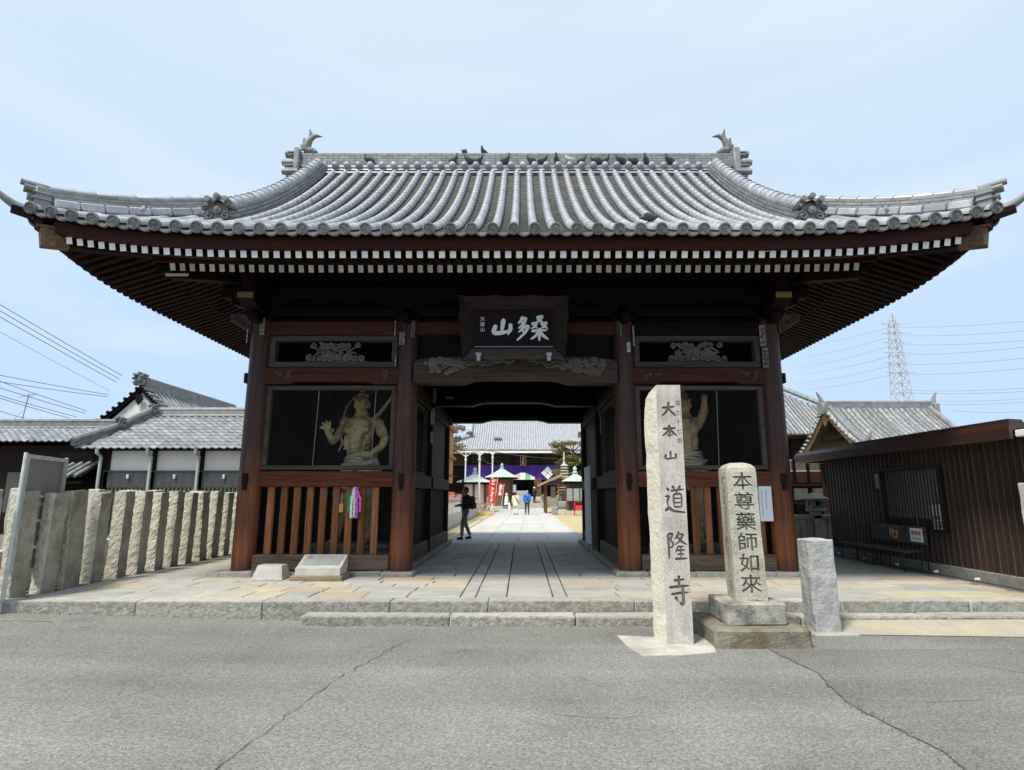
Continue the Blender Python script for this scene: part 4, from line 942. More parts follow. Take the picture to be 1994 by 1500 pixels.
for sx in (-1, 1):
    # descending ridge along the gable
    path_ = [(sx*5.36, y, zf(5.36, y)+.02) for y in lin(14.55, 9.95, 12)]
    dr, f2 = ridge_stack("descending_ridge", path_, .26, 4, .072, .125, .27, m=tilegrey)
    kb = MB(); kb.bbox(-.11, .11, .006, .24, -.09, .085, .02); km = kb.mesh("ridge_side_tile", [tile]); L = 6.1
    s = 0
    while s < 6.0:
        Mx, l = f2(s, s+.24)
        if l < .2: break
        inst("ridge_side_tile", km, dr, Mx @ TR(.27 if sx < 0 else -.27, 0, .03)); s += .25
    demon("demon_tile", sx*5.38, 9.86, zf(5.38, 9.86)+.05, 0, .72, tiledark, gate)
    # corner ridge
    hp = [(sx*(RW-d), RY0+d, zf(RW-d, RY0+d)+.03) for d in lin(2.35, .28, 10)]
    cr, f3 = ridge_stack("corner_ridge", hp, .26, 5, .066, .085, .30, m=tilegrey)
    kb = MB(); kb.bbox(-.06, .06, .004, .335, -.09, .05, .02); km2 = kb.mesh("ridge_side_tile", [tile]); s = 0
    while True:
        Mx, l = f3(s, s+.34)
        if l < .3: break
        for q in (-1, 1): inst("ridge_side_tile", km2, cr, Mx @ TR(q*.2, 0, .07))
        s += .345
    b = MB(); e = RW-.12; cx, cy, cz = sx*e, RY0+.12, zf(e, RY0+.12)
    yaw = R(45)*sx
    Mx = TR(cx, cy, cz, 0, 0, yaw, (.66, .66, .70))
    for (u, v, L, r) in ((0, .60, .5, .075), (-.11, .47, .42, .06), (.11, .47, .42, .06), (0, .3, .34, .10), (0, .15, .3, .09)): b.tube([(u, -L+.16, v), (u, .3, v)], [r, r], 12, 0, True, Mx)
    b.bbox(-.2, .2, -.05, .3, .03, .55, .03, 0, Mx); b.bbox(-.24, .24, -.1, .3, .36, .39, .01, 0, Mx); b.bbox(-.24, .24, -.1, .3, .22, .25, .01, 0, Mx)
    b.build("corner_finial", tilegrey, gate, True)
    b = MB(); pts = []
    for t in range(9):
        u = t/8; pts.append((cx+sx*.34*u, cy-.34*u, cz-.05+.0*u+.20*u*u))
    b.tube(pts, [.10-.06*t/8 for t in range(9)], 10); b.build("corner_tip_tile", tilegrey, gate, True)
    b = MB(); b.prism([(-.2, -.10), (.28, -.04), (.28, .03), (-.2, .02)], -.1, .1, 'y', 0, TR(cx, cy, cz-.07, 0, 0, -R(45) if sx > 0 else R(225))); b.build("corner_board", woodX, gate)
    # ridge end: demon plate and stacked round tiles, then the fish finial
    b = MB(); x0 = sx*5.95
    b.bbox(x0-.02, x0+sx*.16, RYT-.42, RYT+.42, zr-.25, zr+.78, .03)
    for (dy, zz, L, r) in ((-.02, zr+.78, .52, .10), (-.30, zr+.36, .48, .085), (.30, zr+.36, .48, .085), (-.40, zr+.03, .42, .08), (.40, zr+.03, .42, .08)): barrel(b, x0, RYT+dy, zz, sx, 0, L, r)
    for (zz, L) in ((zr+.62, .34), (zr+.54, .3), (zr+.22, .42), (zr+.13, .38), (zr-.1, .34)): b.bbox(x0, x0+sx*L, RYT-.4, RYT+.4, zz, zz+.04, .01)
    b.build("ridge_end_tile", tilegrey, gate, True)
    # fish: head down on the ridge, body rising, forked tail and spines
    b = MB(); F = lambda u, v: (x0+sx*(.10-u), RYT, zr+.80+v)
    b.tube([F(.42, .03), F(.3, .08), F(.12, .10)], [.07, .11, .12], 10); b.tube([F(.12, .08), F(.10, .22), F(.17, .38), F(.25, .52)], [.13, .13, .10, .06], 10)
    b.tube([F(.22, .46), F(.22, .62), F(.17, .80)], [.07, .06, .012], 8, 0, True, None, .6); b.tube([F(.24, .48), F(.36, .58), F(.56, .54)], [.07, .06, .012], 8)
    for k in range(7): a = k/6; b.tube([F(.08-.04*a, .05+.42*a), F(-.09+.02*k*(k > 3), .10+.42*a)], [.045, .008], 5)
    for k in range(4): b.ball(F(.2+.07*k, .0), .05, 6)
    remeshed("fish_finial", b, .018, gate, tiledark, 2)
# ============================================================ NAME PLAQUE (leans forward from the beam)
pl = thing("name_plaque", "dark framed name plaque with three big white brushed characters hanging over the entrance", "plaque", (-.02, 10.98, 3.95))
PM = Matrix.Translation((-.02, 10.86, 3.97)) @ Matrix.Rotation(R(10), 4, 'X')
plk = wood("plaque_wood", (.016, .011, .011), (.032, .021, .02), 'x'); plb = M("plaque_field", (.011, .008, .013), (.016, .012, .018), rough=.75, spec=.1, rv=0)
W2, H2 = 1.06, 1.24; n = 48
def wav(u): return .03*abs(math.sin(u*math.pi*3))**.6
outer, inner = [], []
def edgepts(x0, z0, x1, z1, k, nx, nz): return [(x0+(x1-x0)*i/12+nx*wav(i/12), z0+(z1-z0)*i/12+nz*wav(i/12), i/12, k) for i in range(12)]
oo = edgepts(-W2*.93, 0, W2*.93, 0, 0, 0, 1)+edgepts(W2*.93, 0, W2, H2, 1, -1, 0)+edgepts(W2, H2, -W2, H2, 2, 0, -1)+edgepts(-W2, H2, -W2*.93, 0, 3, 1, 0)
xi0, xi1, zi0, zi1 = -.78, .78, .24, 1.0
ii = []
for (x, z, t, k) in oo: ii.append([(xi0+(xi1-xi0)*t, zi0), (xi1, zi0+(zi1-zi0)*t), (xi1-(xi1-xi0)*t, zi1), (xi0, zi1-(zi1-zi0)*t)][k])
N = len(oo)
b = MB(); vs = [(x, -.20, z) for x, z, _, _ in oo]+[(x, .0, z) for x, z in ii]+[(x*.97, -.02, z) for x, z, _, _ in oo]
fs = [(i, (i+1) % N, N+(i+1) % N, N+i) for i in range(N)]+[(2*N+i, 2*N+(i+1) % N, (i+1) % N, i) for i in range(N)]
b.add(vs, fs, 0, PM); b.mi = [1 if i < 12 else 0 for i in range(len(b.f))]; b.build("frame", [plk, greyX], pl)  # bottom strip in greyer dusty wood, the light it catches painted in
b = MB(); b.box(xi0-.02, xi1+.02, .002, .04, zi0-.02, zi1+.02, 0, PM)
b.build("panel", plb, pl)
b = MB(); b.box(xi0+.03, xi1-.03, -.02, .0, zi0+.03, zi0+.045, 0, PM); b.build("trim_line", rodm, pl)
b = MB(); b.box(-W2*.96, W2*.96, .045, .10, .02, H2-.02, 0, PM); b.build("backing", woodX, pl)
b = MB(); brush(b, '山', -.42, .46, .40, .37, -.004, .012, .17, .12); brush(b, '多', .03, .40, .27, .46, -.004, .012, .19, .05); brush(b, '桑', .30, .38, .37, .49, -.004, .012, .14)
lt = MB(); lt.add([PM @ Vector(v) for v in b.v], b.f); calm = M("white_lettering", (.74, .76, .72), rough=.6, rv=0, fine=.04)
lt.build("lettering", calm, pl)
b = column_text("天唐山", .09, .10, .004); lt = MB(); lt.add([PM @ (Vector(v)+Vector((-.60, -.006, .80))) for v in b.v], b.f); lt.build("signature", calm, pl)
for x in (-.66, .66):
    b = MB(); b.box(x-.035, x+.035, -.225, -.20, .0, .12, 0, PM); b.box(x-.05, x+.05, -.23, -.198, .10, .15, 0, PM); b.build("hanging_bracket", M("steel_grey", (.30, .31, .35), rough=.5, rv=0), pl)
# paper votive slips pasted on the posts and beams
def slip(x, y, z, w, h, chars, mat=None, rz=0, flat=False):
    b = MB(); Mx = TR(x, y, z, 0, R(90) if flat else 0, rz); b.box(-w/2, w/2, -.004, 0, -h/2, h/2, 0, Mx)
    if chars:
        k = chars; st = h*.9/k
        for i in range(k):       # worn, unreadable brush marks
            for q in range(6):
                u, v = rnd.uniform(-.3, .3)*w, h*.45-st*(i+.5)+rnd.uniform(-.36, .36)*st; l = rnd.uniform(.12, .34)*w; a = rnd.choice([0, 0, R(90), R(45), R(-45)])
                b.box(-l, l, -.0065-.0004*q, -.0042, -.055*w, .055*w, 1, Mx @ TR(u, 0, v, 0, a))
    b.build("votive_slip", [mat or paper, ink], gate)
sl2 = M("paper_dim", (.22, .21, .19), (.16, .155, .14), rough=.85, rv=.3)
for a in [(-4.98, 11.07, 4.72, .09, .34, 4, sl2), (-5.3, 11.15, 4.55, .05, .26, 2, None, -.9), (-2.22, 11.07, 4.48, .11, .26, 2, sl2), (-2.4, 11.2, 4.72, .07, .3, 3, None, -.9), (-2.02, 11.12, 4.7, .08, .36, 4, sl2, .5),
          (-2.36, 11.2, 4.04, .05, .2, 1, None, -.9), (2.22, 11.07, 4.3, .07, .2, 1, None), (2.06, 11.12, 4.68, .09, .32, 3, sl2, -.5), (2.34, 11.15, 4.55, .05, .4, 3, None, .9), (4.88, 11.12, 4.55, .11, .42, 4, sl2, -.5), (4.9, 11.11, 4.1, .11, .40, 4, sl2, -.5),
          (-2.1, 14.70, 3.95, .09, .38, 2, sl2), (-2.13, 14.70, 3.42, .10, .42, 2, None), (-2.14, 14.70, 2.88, .07, .28, 1, None), (2.15, 14.70, 3.82, .10, .4, 2, sl2), (2.17, 14.70, 3.2, .11, .44, 2, None), (2.13, 14.70, 3.55, .09, .3, 2, sl2),
          (-1.72, 14.74, 3.9, .06, .2, 2, sl2, 0, True), (-2.1, 18.30, 3.7, .08, .2, 2, sl2), (2.1, 18.30, 3.6, .07, .24, 1, sl2)]: slip(*a)
b = MB(); b.box(-6.1, -5.7, 9.66, 9.668, 5.22, 5.27); b.build("eave_slip", paper, gate)
# ============================================================ GUARDIAN STATUES in the side bays
statwood = wood("statue_wood", (.52, .385, .20), (.70, .54, .31), 'z', scale=1.4, rough=.7, third=(.16, .11, .055), tscale=5, tlo=.48, thi=.7)
statcloth = wood("statue_cloth", (.50, .44, .32), (.60, .54, .42), 'z', scale=1.2, rough=.75, third=(.22, .18, .12), tscale=5, tlo=.5, thi=.72)
rockm = M("statue_rock", (.22, .20, .17), (.30, .28, .24), rough=.9, scale=3, bump=.6)
def guardian(X, mir, label, crop=False):
    g = thing("guardian_statue", label, "statue", (X, 13.0, .1), "guardian statues in the side bays")
    s = -1 if mir else 1
    T = lambda x, y, z: (X+s*x, 13.0+y, z)
    b = MB(); tb = lambda pts, r, n=10: b.tube([T(*p) for p in pts], r, n)
    bl = lambda x, y, z, r: b.ball(T(x, y, z), r, 10)
    # torso, swung to one side
    tb([(.04, 0, 2.02), (.02, 0, 2.2), (-.03, -.02, 2.42), (-.04, -.03, 2.66), (-.02, -.03, 2.9), (0, -.02, 3.08), (.0, -.02, 3.2), (.0, -.04, 3.32)], [.27, .27, .25, .28, .33, .30, .17, .13], 14)
    for sx in (-1, 1):
        bl(sx*.15-.03, -.27, 2.86, (.15, .09, .10)); tb([(sx*.04, -.22, 3.06), (sx*.2, -.2, 3.12), (sx*.32, -.08, 3.12)], [.03, .035, .03], 6); bl(sx*.33-.02, 0, 3.04, .15)
        for k in range(4): bl(sx*.085-.04, -.26+.01*k, 2.70-.105*k, (.07, .06, .042)); bl(sx*.235-.04, -.17, 2.72-.09*k, (.06, .08, .028))
        bl(sx*.22-.04, -.12, 2.6, (.09, .14, .16))
    # head: brow, nose, glaring eyes, jaw, ears, topknot
    bl(0, -.06, 3.46, (.165, .19, .21)); bl(0, -.12, 3.36, (.13, .13, .12)); bl(0, -.26, 3.46, (.045, .075, .06)); tb([(-.14, -.18, 3.56), (-.05, -.25, 3.51), (.05, -.25, 3.51), (.14, -.18, 3.56)], [.03, .035, .035, .03], 6); tb([(-.09, -.2, 3.37), (0, -.25, 3.40), (.09, -.2, 3.37)], [.02, .025, .02], 6)
    for sx in (-1, 1): bl(sx*.065, -.225, 3.485, .032); bl(sx*.165, -.04, 3.45, (.03, .05, .09)); bl(sx*.09, -.2, 3.42, (.05, .05, .045))
    bl(0, -.225, 3.36, (.07, .04, .03)); bl(0, 0, 3.66, (.14, .15, .08)); bl(0, .0, 3.76, (.07, .07, .09))
    # raised open hand (outer side) and the braced fist
    tb([(-.33, 0, 3.05), (-.44, -.03, 2.86), (-.56, -.06, 2.68), (-.60, -.16, 2.62)], [.115, .10, .095, .08]); tb([(-.58, -.1, 2.62), (-.60, -.24, 2.70), (-.62, -.30, 2.76)], [.095, .08, .07])
    bl(-.63, -.31, 2.82, (.09, .05, .10))
    for k, (dx, dz) in enumerate(((-.16, .04), (-.12, .14), (-.04, .18), (.04, .17))): tb([(-.63+dx*.45, -.31, 2.86+dz*.3), (-.63+dx*.85, -.34, 2.87+dz*.75), (-.63+dx*1.1, -.36, 2.88+dz*1.0)], [.033, .029, .021], 7)
    tb([(-.58, -.31, 2.78), (-.52, -.37, 2.82), (-.49, -.40, 2.87)], [.036, .032, .024], 7)
    if crop: tb([(.30, 0, 3.05), (.38, -.05, 3.12), (.44, -.1, 3.3)], [.13, .11, .10]); tb([(.44, -.1, 3.28), (.43, -.2, 3.5)], [.10, .07]); bl(.43, -.22, 3.58, (.085, .085, .09))
    else:
      tb([(.33, 0, 3.05), (.47, -.04, 2.9), (.55, -.08, 2.7), (.53, -.14, 2.54)], [.115, .10, .095, .08]); tb([(.53, -.12, 2.54), (.43, -.26, 2.42), (.33, -.34, 2.34)], [.075, .07, .05]); bl(.35, .0, 3.03, (.16, .15, .14)); bl(.44, -.04, 2.86, (.11, .12, .14)); bl(.46, -.2, 2.46, (.085, .085, .08))
      bl(.28, -.36, 2.31, (.09, .09, .085))
      for k in range(4): tb([(.30-.03*k, -.40, 2.36), (.26-.03*k, -.45, 2.32), (.27-.03*k, -.40, 2.26)], [.03, .032, .028], 7)
    # legs and feet
    for sx, fx in ((-1, -.42), (1, .24)):
        tb([(sx*.16+.03, 0, 2.0), (sx*.2, -.05, 1.55), (sx*.2+fx*.3, -.06, 1.15), (fx, .0, .8), (fx, .0, .56)], [.2, .19, .13, .14, .085]); tb([(fx, .03, .54), (fx-.02, -.12, .50), (fx-.04, -.26, .48)], [.08, .085, .06])
        for k in range(5): bl(fx-.10+.035*k, -.29+.01*abs(k-1), .475, .03)
        bl(sx*.2+fx*.4, -.12, 1.18, .09)
    body = remeshed("body", b, .015, g, statwood, 1)
    # pleated skirt, knotted belt, flying sash
    def sk(u, v):
        a = u*2*math.pi; rr = .29+.20*v+.025*math.sin(a*9+v*3)+.05*v*math.sin(a*2+1)
        return T(rr*1.05*math.cos(a)+.03, rr*.85*math.sin(a), 2.32-.72*v+.10*math.cos(a)*v+.05*v*math.sin(a*5))
    b = MB(); b.grid(sk, 72, 10); sk_ = b.build("skirt", statcloth, g, True)
    b = MB()
    for k in range(7): b.tube([T(.34*math.cos(a)+.02, .30*math.sin(a), 2.30-.035*k+.05*math.sin(a*1.5+k)+.04*math.cos(a)) for a in [i*.314 for i in range(21)]], .026, 6)
    b.tube([T(-.3, -.28, 2.1), (T(0, -.36, 2.02)), T(.3, -.30, 2.16), T(.40, -.18, 2.2)], [.03, .06, .05, .03], 8); b.build("belt", statcloth, sk_, True)
    b = MB(); fl_ = lambda pts, r: b.tube([T(*p) for p in pts], r, 8, 0, True, None, .35)
    fl_([(-.05, .14, 3.74), (-.24, .1, 3.62), (-.36, .02, 3.42), (-.40, -.02, 3.2), (-.34, -.12, 3.0), (-.40, -.2, 2.8), (-.34, -.22, 2.56), (-.42, -.2, 2.40)], [.05, .06, .07, .07, .07, .06, .06, .05])
    if crop: fl_([(.30, .0, 3.75), (.46, -.1, 3.66), (.42, -.2, 3.4), (.50, -.2, 3.1), (.58, -.22, 2.8), (.60, -.22, 2.5), (.66, -.2, 2.25), (.6, -.2, 2.1)], [.04, .06, .05, .045, .045, .045, .04, .03])
    else: fl_([(.75, -.1, 3.78), (.62, -.06, 3.55), (.42, -.1, 3.25), (.3, -.25, 3.08), (.36, -.3, 2.95), (.26, -.32, 2.7), (.16, -.34, 2.5), (.14, -.36, 2.3)], [.04, .055, .07, .065, .065, .06, .055, .05]); b.build("sash", statcloth, g, True)
    b = MB(); b.bbox(X-1.0, X+1.0, 12.55, 13.6, .1, .30, .03); b.bbox(X-.85, X+.85, 12.65, 13.5, .30, .44, .05, 0, None, .03); me = b.build("rock_base", rockm, g)
    return g
guardian(-3.46, False, "carved wooden guardian statue with an open raised hand, behind netting left of the entrance")
guardian(3.76, False, "carved wooden guardian statue half hidden by the tall inscribed pillar, right of the entrance", True)
# ---- hangings on the left lattice
gar = thing("paper_crane_garland", "garland of folded paper cranes in green, white, purple and pink strings on the lattice", "garland", (-3.02, 11.2, 1.62))
for k, (nm, c) in enumerate((("green", (.02, .30, .10)), ("white", (.8, .8, .78)), ("cream", (.75, .66, .50)), ("purple", (.42, .14, .62)), ("pink", (.80, .12, .36)))):
    b = MB(); m = M("crane_"+nm, c, tuple(min(1, v*1.5+.02) for v in c), rough=.7, rv=0, scale=30)
    for q in range(22):
        t = q/21; x = -3.02+(k-2)*.035*(.3+1.2*min(1, t*2.2)); z = 1.58-t*(.52+.06*(k % 2)-.05*abs(k-2))
        Mx = TR(x, 11.2-.02*(k % 2), z, rnd.uniform(-1, 1), rnd.uniform(-1, 1), rnd.uniform(0, 6)); b.add([(-.035, 0, 0), (.035, 0, .0), (0, .028, -.012), (0, -.028, -.012), (0, 0, .03), (0, 0, -.02)], [(0, 2, 4), (2, 1, 4), (1, 3, 4), (3, 0, 4), (0, 5, 2), (2, 5, 1), (1, 5, 3), (3, 5, 0)], 0, Mx)
    b.build("crane_string", m, gar)
b = MB(); b.tube([(-3.02, 11.22, 1.66), (-3.02, 11.2, 1.56)], .012, 6); b.build("cord", paper, gar)
tg = thing("wooden_tag", "small pale wooden prayer tag hanging from the lattice beside the crane garland", "tag", (-3.28, 11.24, 1.3))
b = MB(); b.bbox(-3.32, -3.24, 11.235, 11.25, 1.14, 1.30, .005); b.build("tablet", newwood, tg); b = MB(); b.tube([(-3.28, 11.24, 1.29), (-3.27, 11.245, 1.5)], .005, 5); b.build("cord", paper, tg)
# ---- explanatory stone and the spare block in front of the left bay
nb = thing("information_stone", "sloping pale granite information stone on a timber sleeper before the left bay", "stone", (-3.4, 10.75, 0))
b = MB(); b.prism([(10.52, .09), (10.95, .09), (10.95, .40), (10.60, .23), (10.52, .21)], -3.80, -3.02, 'x'); b.build("block", graL, nb)
b = MB(); q = TR(-3.41, 10.775, .318, math.atan2(.17, .35)); b.box(-.33, .33, -.15, .15, .0, .008, 0, q); b.build("plate", M("polished_plate", (.36, .38, .38), (.30, .32, .32), rough=.15, rv=0, scale=2, fine=.03), nb)
b = MB(); 
for k in range(5): b.ball((-3.66+.03*math.cos(k*1.257), 10.84+.028*math.sin(k*1.257), .362+.014*math.sin(k*1.257)), (.018, .018, .006), 6)
b.build("emblem", M("red_emblem", (.6, .05, .05), rough=.6), nb)
b = MB(); b.bbox(-3.88, -2.98, 10.5, 10.98, .0, .088, .01); b.build("sleeper", wood("sleeper_wood", (.24, .19, .12), (.33, .27, .18), 'x'), nb)
b = MB(); b.add([(-4.58, 10.58, 0), (-4.04, 10.58, 0), (-4.04, 10.98, 0), (-4.58, 10.98, 0), (-4.52, 10.68, .24), (-4.10, 10.68, .235), (-4.1, 10.94, .24), (-4.52, 10.94, .24)], [(3, 2, 1, 0), (4, 5, 6, 7), (0, 1, 5, 4), (1, 2, 6, 5), (2, 3, 7, 6), (3, 0, 4, 7)])
o = b.build("stone_block", graL); rough(o.data, .008, 5, 5); tag(o, "plain squat granite block tapering upward beside the left corner post", "stone block")

# ============================================================ INSCRIBED PILLARS AND BOLLARD
st = thing("inscribed_pillar", "tall pale granite pillar with a rough left edge and big engraved characters in front of the steps", "stone pillar", (1.93, 7.5, -.3))
b = MB(); n = 22; vs = []
for i in range(n+1):
    z = -.36+(2.84+.36)*i/n; q = math.sin(i*1.7)*.004+rnd.uniform(-.009, .009); l = 1.735+q+(.03 if i > n-2 else 0); t = i/n
    lean = -.02*t
    vs += [(l+lean, 7.50, z), (1.86+lean+rnd.uniform(-.006, .006)-.02*(1-t), 7.30, z), (2.155+lean*.4, 7.30, z), (2.165+lean*.4, 7.58, z), (1.78+lean, 7.6, z)]
vs[-5] = (1.79, 7.5, 2.77); vs[-1] = (1.82, 7.6, 2.80)
b.add(vs, [(i*5+k, i*5+(k+1) % 5, (i+1)*5+(k+1) % 5, (i+1)*5+k) for i in range(n) for k in range(5)]+[(4, 3, 2, 1, 0), tuple(n*5+k for k in range(5))])
me = b.mesh("shaft", [graS, graFR], False, ORG[st.name]); 
for p in me.polygons:
    if p.normal.x < -.35: p.material_index = 1
carved = M("carved_groove", (.24, .215, .172), (.32, .29, .235), rough=.95, rv=0, spec=.1)
def engrave(me, cut, name, parent, slot, cmat=None):
    """cut lettering into a stone with a boolean, grooves get their own darker surface"""
    o = link(name, me, parent); me.materials.append(cmat or carved)
    cut.mi = [slot]*len(cut.f); cm_ = cut.mesh("cutter", list(me.materials), False, ORG[parent.name]); fixn(cm_); co = bpy.data.objects.new("cutter", cm_); COL.objects.link(co); co.parent = parent
    bpy.context.view_layer.update()
    md = o.modifiers.new("engrave", 'BOOLEAN'); md.operation = 'DIFFERENCE'; md.solver = 'EXACT'; md.use_self = True; md.object = co
    nm = bpy.data.meshes.new_from_object(o.evaluated_get(bpy.context.evaluated_depsgraph_get())); o.modifiers.clear()
    dims = lambda m_: max((v.co.x for v in m_.vertices))-min((v.co.x for v in m_.vertices)) if len(m_.vertices) else 0
    area = lambda m_: sum(p.area for p in m_.polygons)
    if len(nm.polygons) > len(me.polygons) and abs(dims(nm)-dims(me)) < .02 and area(nm) > area(me)*.9: o.data = nm; nm.name = name
    else: print("ENGRAVE FAILED", name)
    bpy.data.objects.remove(co); return o
b = MB(); yb = 7.31
for ch, zt, w, h in (('大', 2.63, .20, .20), ('本', 2.34, .20, .18), ('山', 2.01, .17, .13)): brush(b, ch, 1.885+(.2-w)/2, zt-h, w, h, yb, .03, .13, 0, 0, True)
for ch, zt, w, h in (('道', 1.58, .25, .34), ('隆', 1.03, .25, .34), ('寺', .52, .26, .36)): brush(b, ch, 1.885, zt-h, w, h, yb, .03, .12, 0, 0, True)
t_ = column_text("第七十七番", .078, .118, .02); b.add([(x+2.105, y+7.287, z+2.60) for x, y, z in t_.v], t_.f)
engrave(me, b, "shaft", st, 2, M("carved_groove_dark", (.12, .105, .085), (.18, .16, .13), rough=.95, rv=0, spec=.1))
s2 = thing("inscribed_pillar", "shorter mossy stone pillar with six engraved characters on a stepped pedestal, right of the tallest pillar", "stone pillar", (2.95, 7.5, -.27))
b = MB(); b.bbox(2.36, 3.48, 7.12, 8.2, -.36, -.06, .03, 0, None, .01); me = b.mesh("lower_pedestal", [mossped], False, ORG[s2.name]); rough(me, .012, 4, 4, 3); link("lower_pedestal", me, s2)
b = MB(); b.bbox(2.56, 3.27, 7.28, 7.98, -.06, .20, .02, 0, None, .008); me = b.mesh("upper_pedestal", [granite("lichen_granite", (.30, .29, .25), (.42, .40, .35), third=(.13, .125, .11), tscale=3.4, tlo=.44, thi=.64, bump=.6)], False, ORG[s2.name]); rough(me, .008, 4, 4, 5); link("upper_pedestal", me, s2)
b = MB(); M2 = TR(2.94, 7.63, .2, 0, R(-1.0), R(-4)); hw = .19; prof = [(-.2, 0), (hw, 0)]
vs = []; rows = [(0, 1), (1.55, .97), (1.60, .93), (1.645, .72), (1.67, .4)]
for z, k in rows: vs += [(-hw*k, -hw*k, z), (hw*k, -hw*k, z), (hw*k, hw*k, z), (-hw*k, hw*k, z)]
b.add(vs, [(i*4+k, i*4+(k+1) % 4, i*4+4+(k+1) % 4, i*4+4+k) for i in range(4) for k in range(4)]+[(3, 2, 1, 0), (16, 17, 18, 19)], 0, M2); me = b.mesh("shaft", [mossy], False, ORG[s2.name]); rough(me, .006, 7, 5, 2); b = column_text("本尊藥師如來", .23, .248, .02); lt = MB()
for dx, dz, dy in ((-.003, .002, 0), (.003, -.002, .0011)): lt.add([M2 @ Vector((x*1.12+.01+dx, y-hw-.004+dy, z+1.42+dz)) for x, y, z in b.v], b.f)
engrave(me, lt, "shaft", s2, 1)
b = MB()
for i in range(26):
    for q in range(4):
        u, v = rnd.uniform(-.05, .05), 1.48-i*.053+rnd.uniform(-.02, .02); l = rnd.uniform(.012, .032); a = rnd.choice([0, R(90), R(40), R(-40)])
        b.box(-.003, .0, -l, l, -.0055, .0055, 0, M2 @ TR(-hw*.985-.003, -.02+u, v, a))
b.build("engraved_lettering", carved, s2)
bo = thing("stone_bollard", "short square rough grey granite bollard right of the mossy pillar, before the steps", "bollard", (4.0, 7.95, -.27))
b = MB(); b.bbox(3.84, 4.17, 7.80, 8.12, -.32, .85, .012, 0, TR(.0, 0, 0, 0, R(-.6)), .006); me = b.mesh("shaft", [graB], False, ORG[bo.name]); rough(me, .012, 7, 9, 4); link("shaft", me, bo)
b = MB(); b.bbox(3.80, 4.36, 7.72, 8.24, -.33, -.235, .02, 0, None, .01); b.build("footing", conc, bo)

# ============================================================ LEFT: POST FENCE, SIGN, HOUSES
from mathutils import noise as nz3
def hewn_post(wx, wy, h, seed):
    """split granite post: rough hewn narrow face to the front, flatter sides"""
    b = MB(); H = h+.08
    def fc(fn, nu, nv, m): b.grid(fn, nu, nv, m)
    fc(lambda u, v: ((u-.5)*wx, -wy/2, -.08+H*v), 6, 34, 1); fc(lambda u, v: ((.5-u)*wx, wy/2, -.08+H*v), 6, 34, 1)
    fc(lambda u, v: (wx/2, (u-.5)*wy, -.08+H*v), 8, 34, 0); fc(lambda u, v: (-wx/2, (.5-u)*wy, -.08+H*v), 8, 34, 0); fc(lambda u, v: ((u-.5)*wx, (v-.5)*wy, h), 6, 8, 1)
    o = Vector((seed*3.7, seed*5.1, seed*2.3)); vs = []
    for p in b.v:
        P = Vector(p); front = abs(abs(P.y)-wy/2) < 1e-6
        d = nz3.noise_vector(P*9+o)*(.010 if front else .005)+nz3.noise_vector(P*27+o)*(.011 if front else .004)+nz3.noise_vector(P*3+o)*.008
        if front: d.y += (abs(P.x)/(wx/2))**3*.014*(1 if P.y < 0 else -1)
        vs.append(tuple(P+d))
    b.v = vs; return b.mesh("post", [graF, graFR], False)
fe = thing("stone_fence", "row of rough hewn granite fence posts running back along the left side", "fence", (-7.3, 12, 0))
ys = [8.33, 8.93, 9.48, 9.96, 10.5, 11.12, 11.68, 12.28, 12.8, 13.35, 13.95, 14.5, 15.06, 15.6, 16.16, 16.7, 17.3]
for i, y in enumerate(ys):
    x = -7.32+rnd.uniform(-.02, .02); h = 1.5+rnd.uniform(-.03, .05); wx, wy = rnd.uniform(.18, .21), rnd.uniform(.29, .35)
    me = hewn_post(wx, wy, h, i)
    inst("post", me, fe, TR(x, y, 0, R(rnd.uniform(-1.2, 1.2)), R(rnd.uniform(-1.5, 1.5)), R(rnd.uniform(-4, 4))))
lw = thing("low_wall", "low pale concrete wall behind the granite fence posts", "wall", (-7.9, 12, 0))
b = MB()
for k in range(6): b.bbox(-8.0, -7.8, 8.2+1.8*k, 9.99+1.8*k, -.05, .62, .01); 
b.build("wall_panel", granite("pale_concrete", (.48, .475, .45), (.55, .54, .51), speck=.08, bump=.15), lw)
f2 = thing("back_post_fence", "second row of pale granite posts seen through the gaps of the front fence", "fence", (-8.9, 12, 0))
for k in range(11):
    y = 8.9+.95*k; b = MB(); b.bbox(-.14, .14, -.2, .2, -.05, 1.5+rnd.uniform(-.05, .1), .02, 0, None, .02); me = b.mesh("post", [graL]); rough(me, .02, 4, 5, k+40); inst("post", me, f2, TR(-8.9, y, 0, 0, 0, rnd.uniform(-.1, .1)))
b = MB(); b.box(-60, -7.5, 8.4, 60, -.2, -.01); tag(b.build("yard", soil), kind='structure')
sg_ = thing("sign_board", "back of a grey sign board in a white frame behind the fence posts", "sign", (-7.56, 9.3, 0))
wf = M("chipped_white_paint", (.62, .65, .62), (.45, .48, .45), rough=.6, scale=6, fine=.1)
for y, x, rr in ((8.6, -7.16, 1), (9.97, -7.6, 2)):
    b = MB(); b.tube([(x, y, -.2), (x-.03 if rr == 1 else x, y+.05 if rr == 1 else y, 2.08)], .026, 8); b.build("leg", wf, sg_, True)
PB = [(-7.10, 8.66), (-7.50, 9.96)]
def sp(t, z, off=0): return (PB[0][0]+(PB[1][0]-PB[0][0])*t+off, PB[0][1]+(PB[1][1]-PB[0][1])*t, z)
def plate(b, t0, t1, z0, z1, o0, o1): b.add([sp(t0, z0, o0), sp(t1, z0, o0), sp(t1, z1, o0), sp(t0, z1, o0), sp(t0, z0, o1), sp(t1, z0, o1), sp(t1, z1, o1), sp(t0, z1, o1)], [(0, 1, 2, 3), (7, 6, 5, 4), (0, 4, 5, 1), (1, 5, 6, 2), (2, 6, 7, 3), (3, 7, 4, 0)])
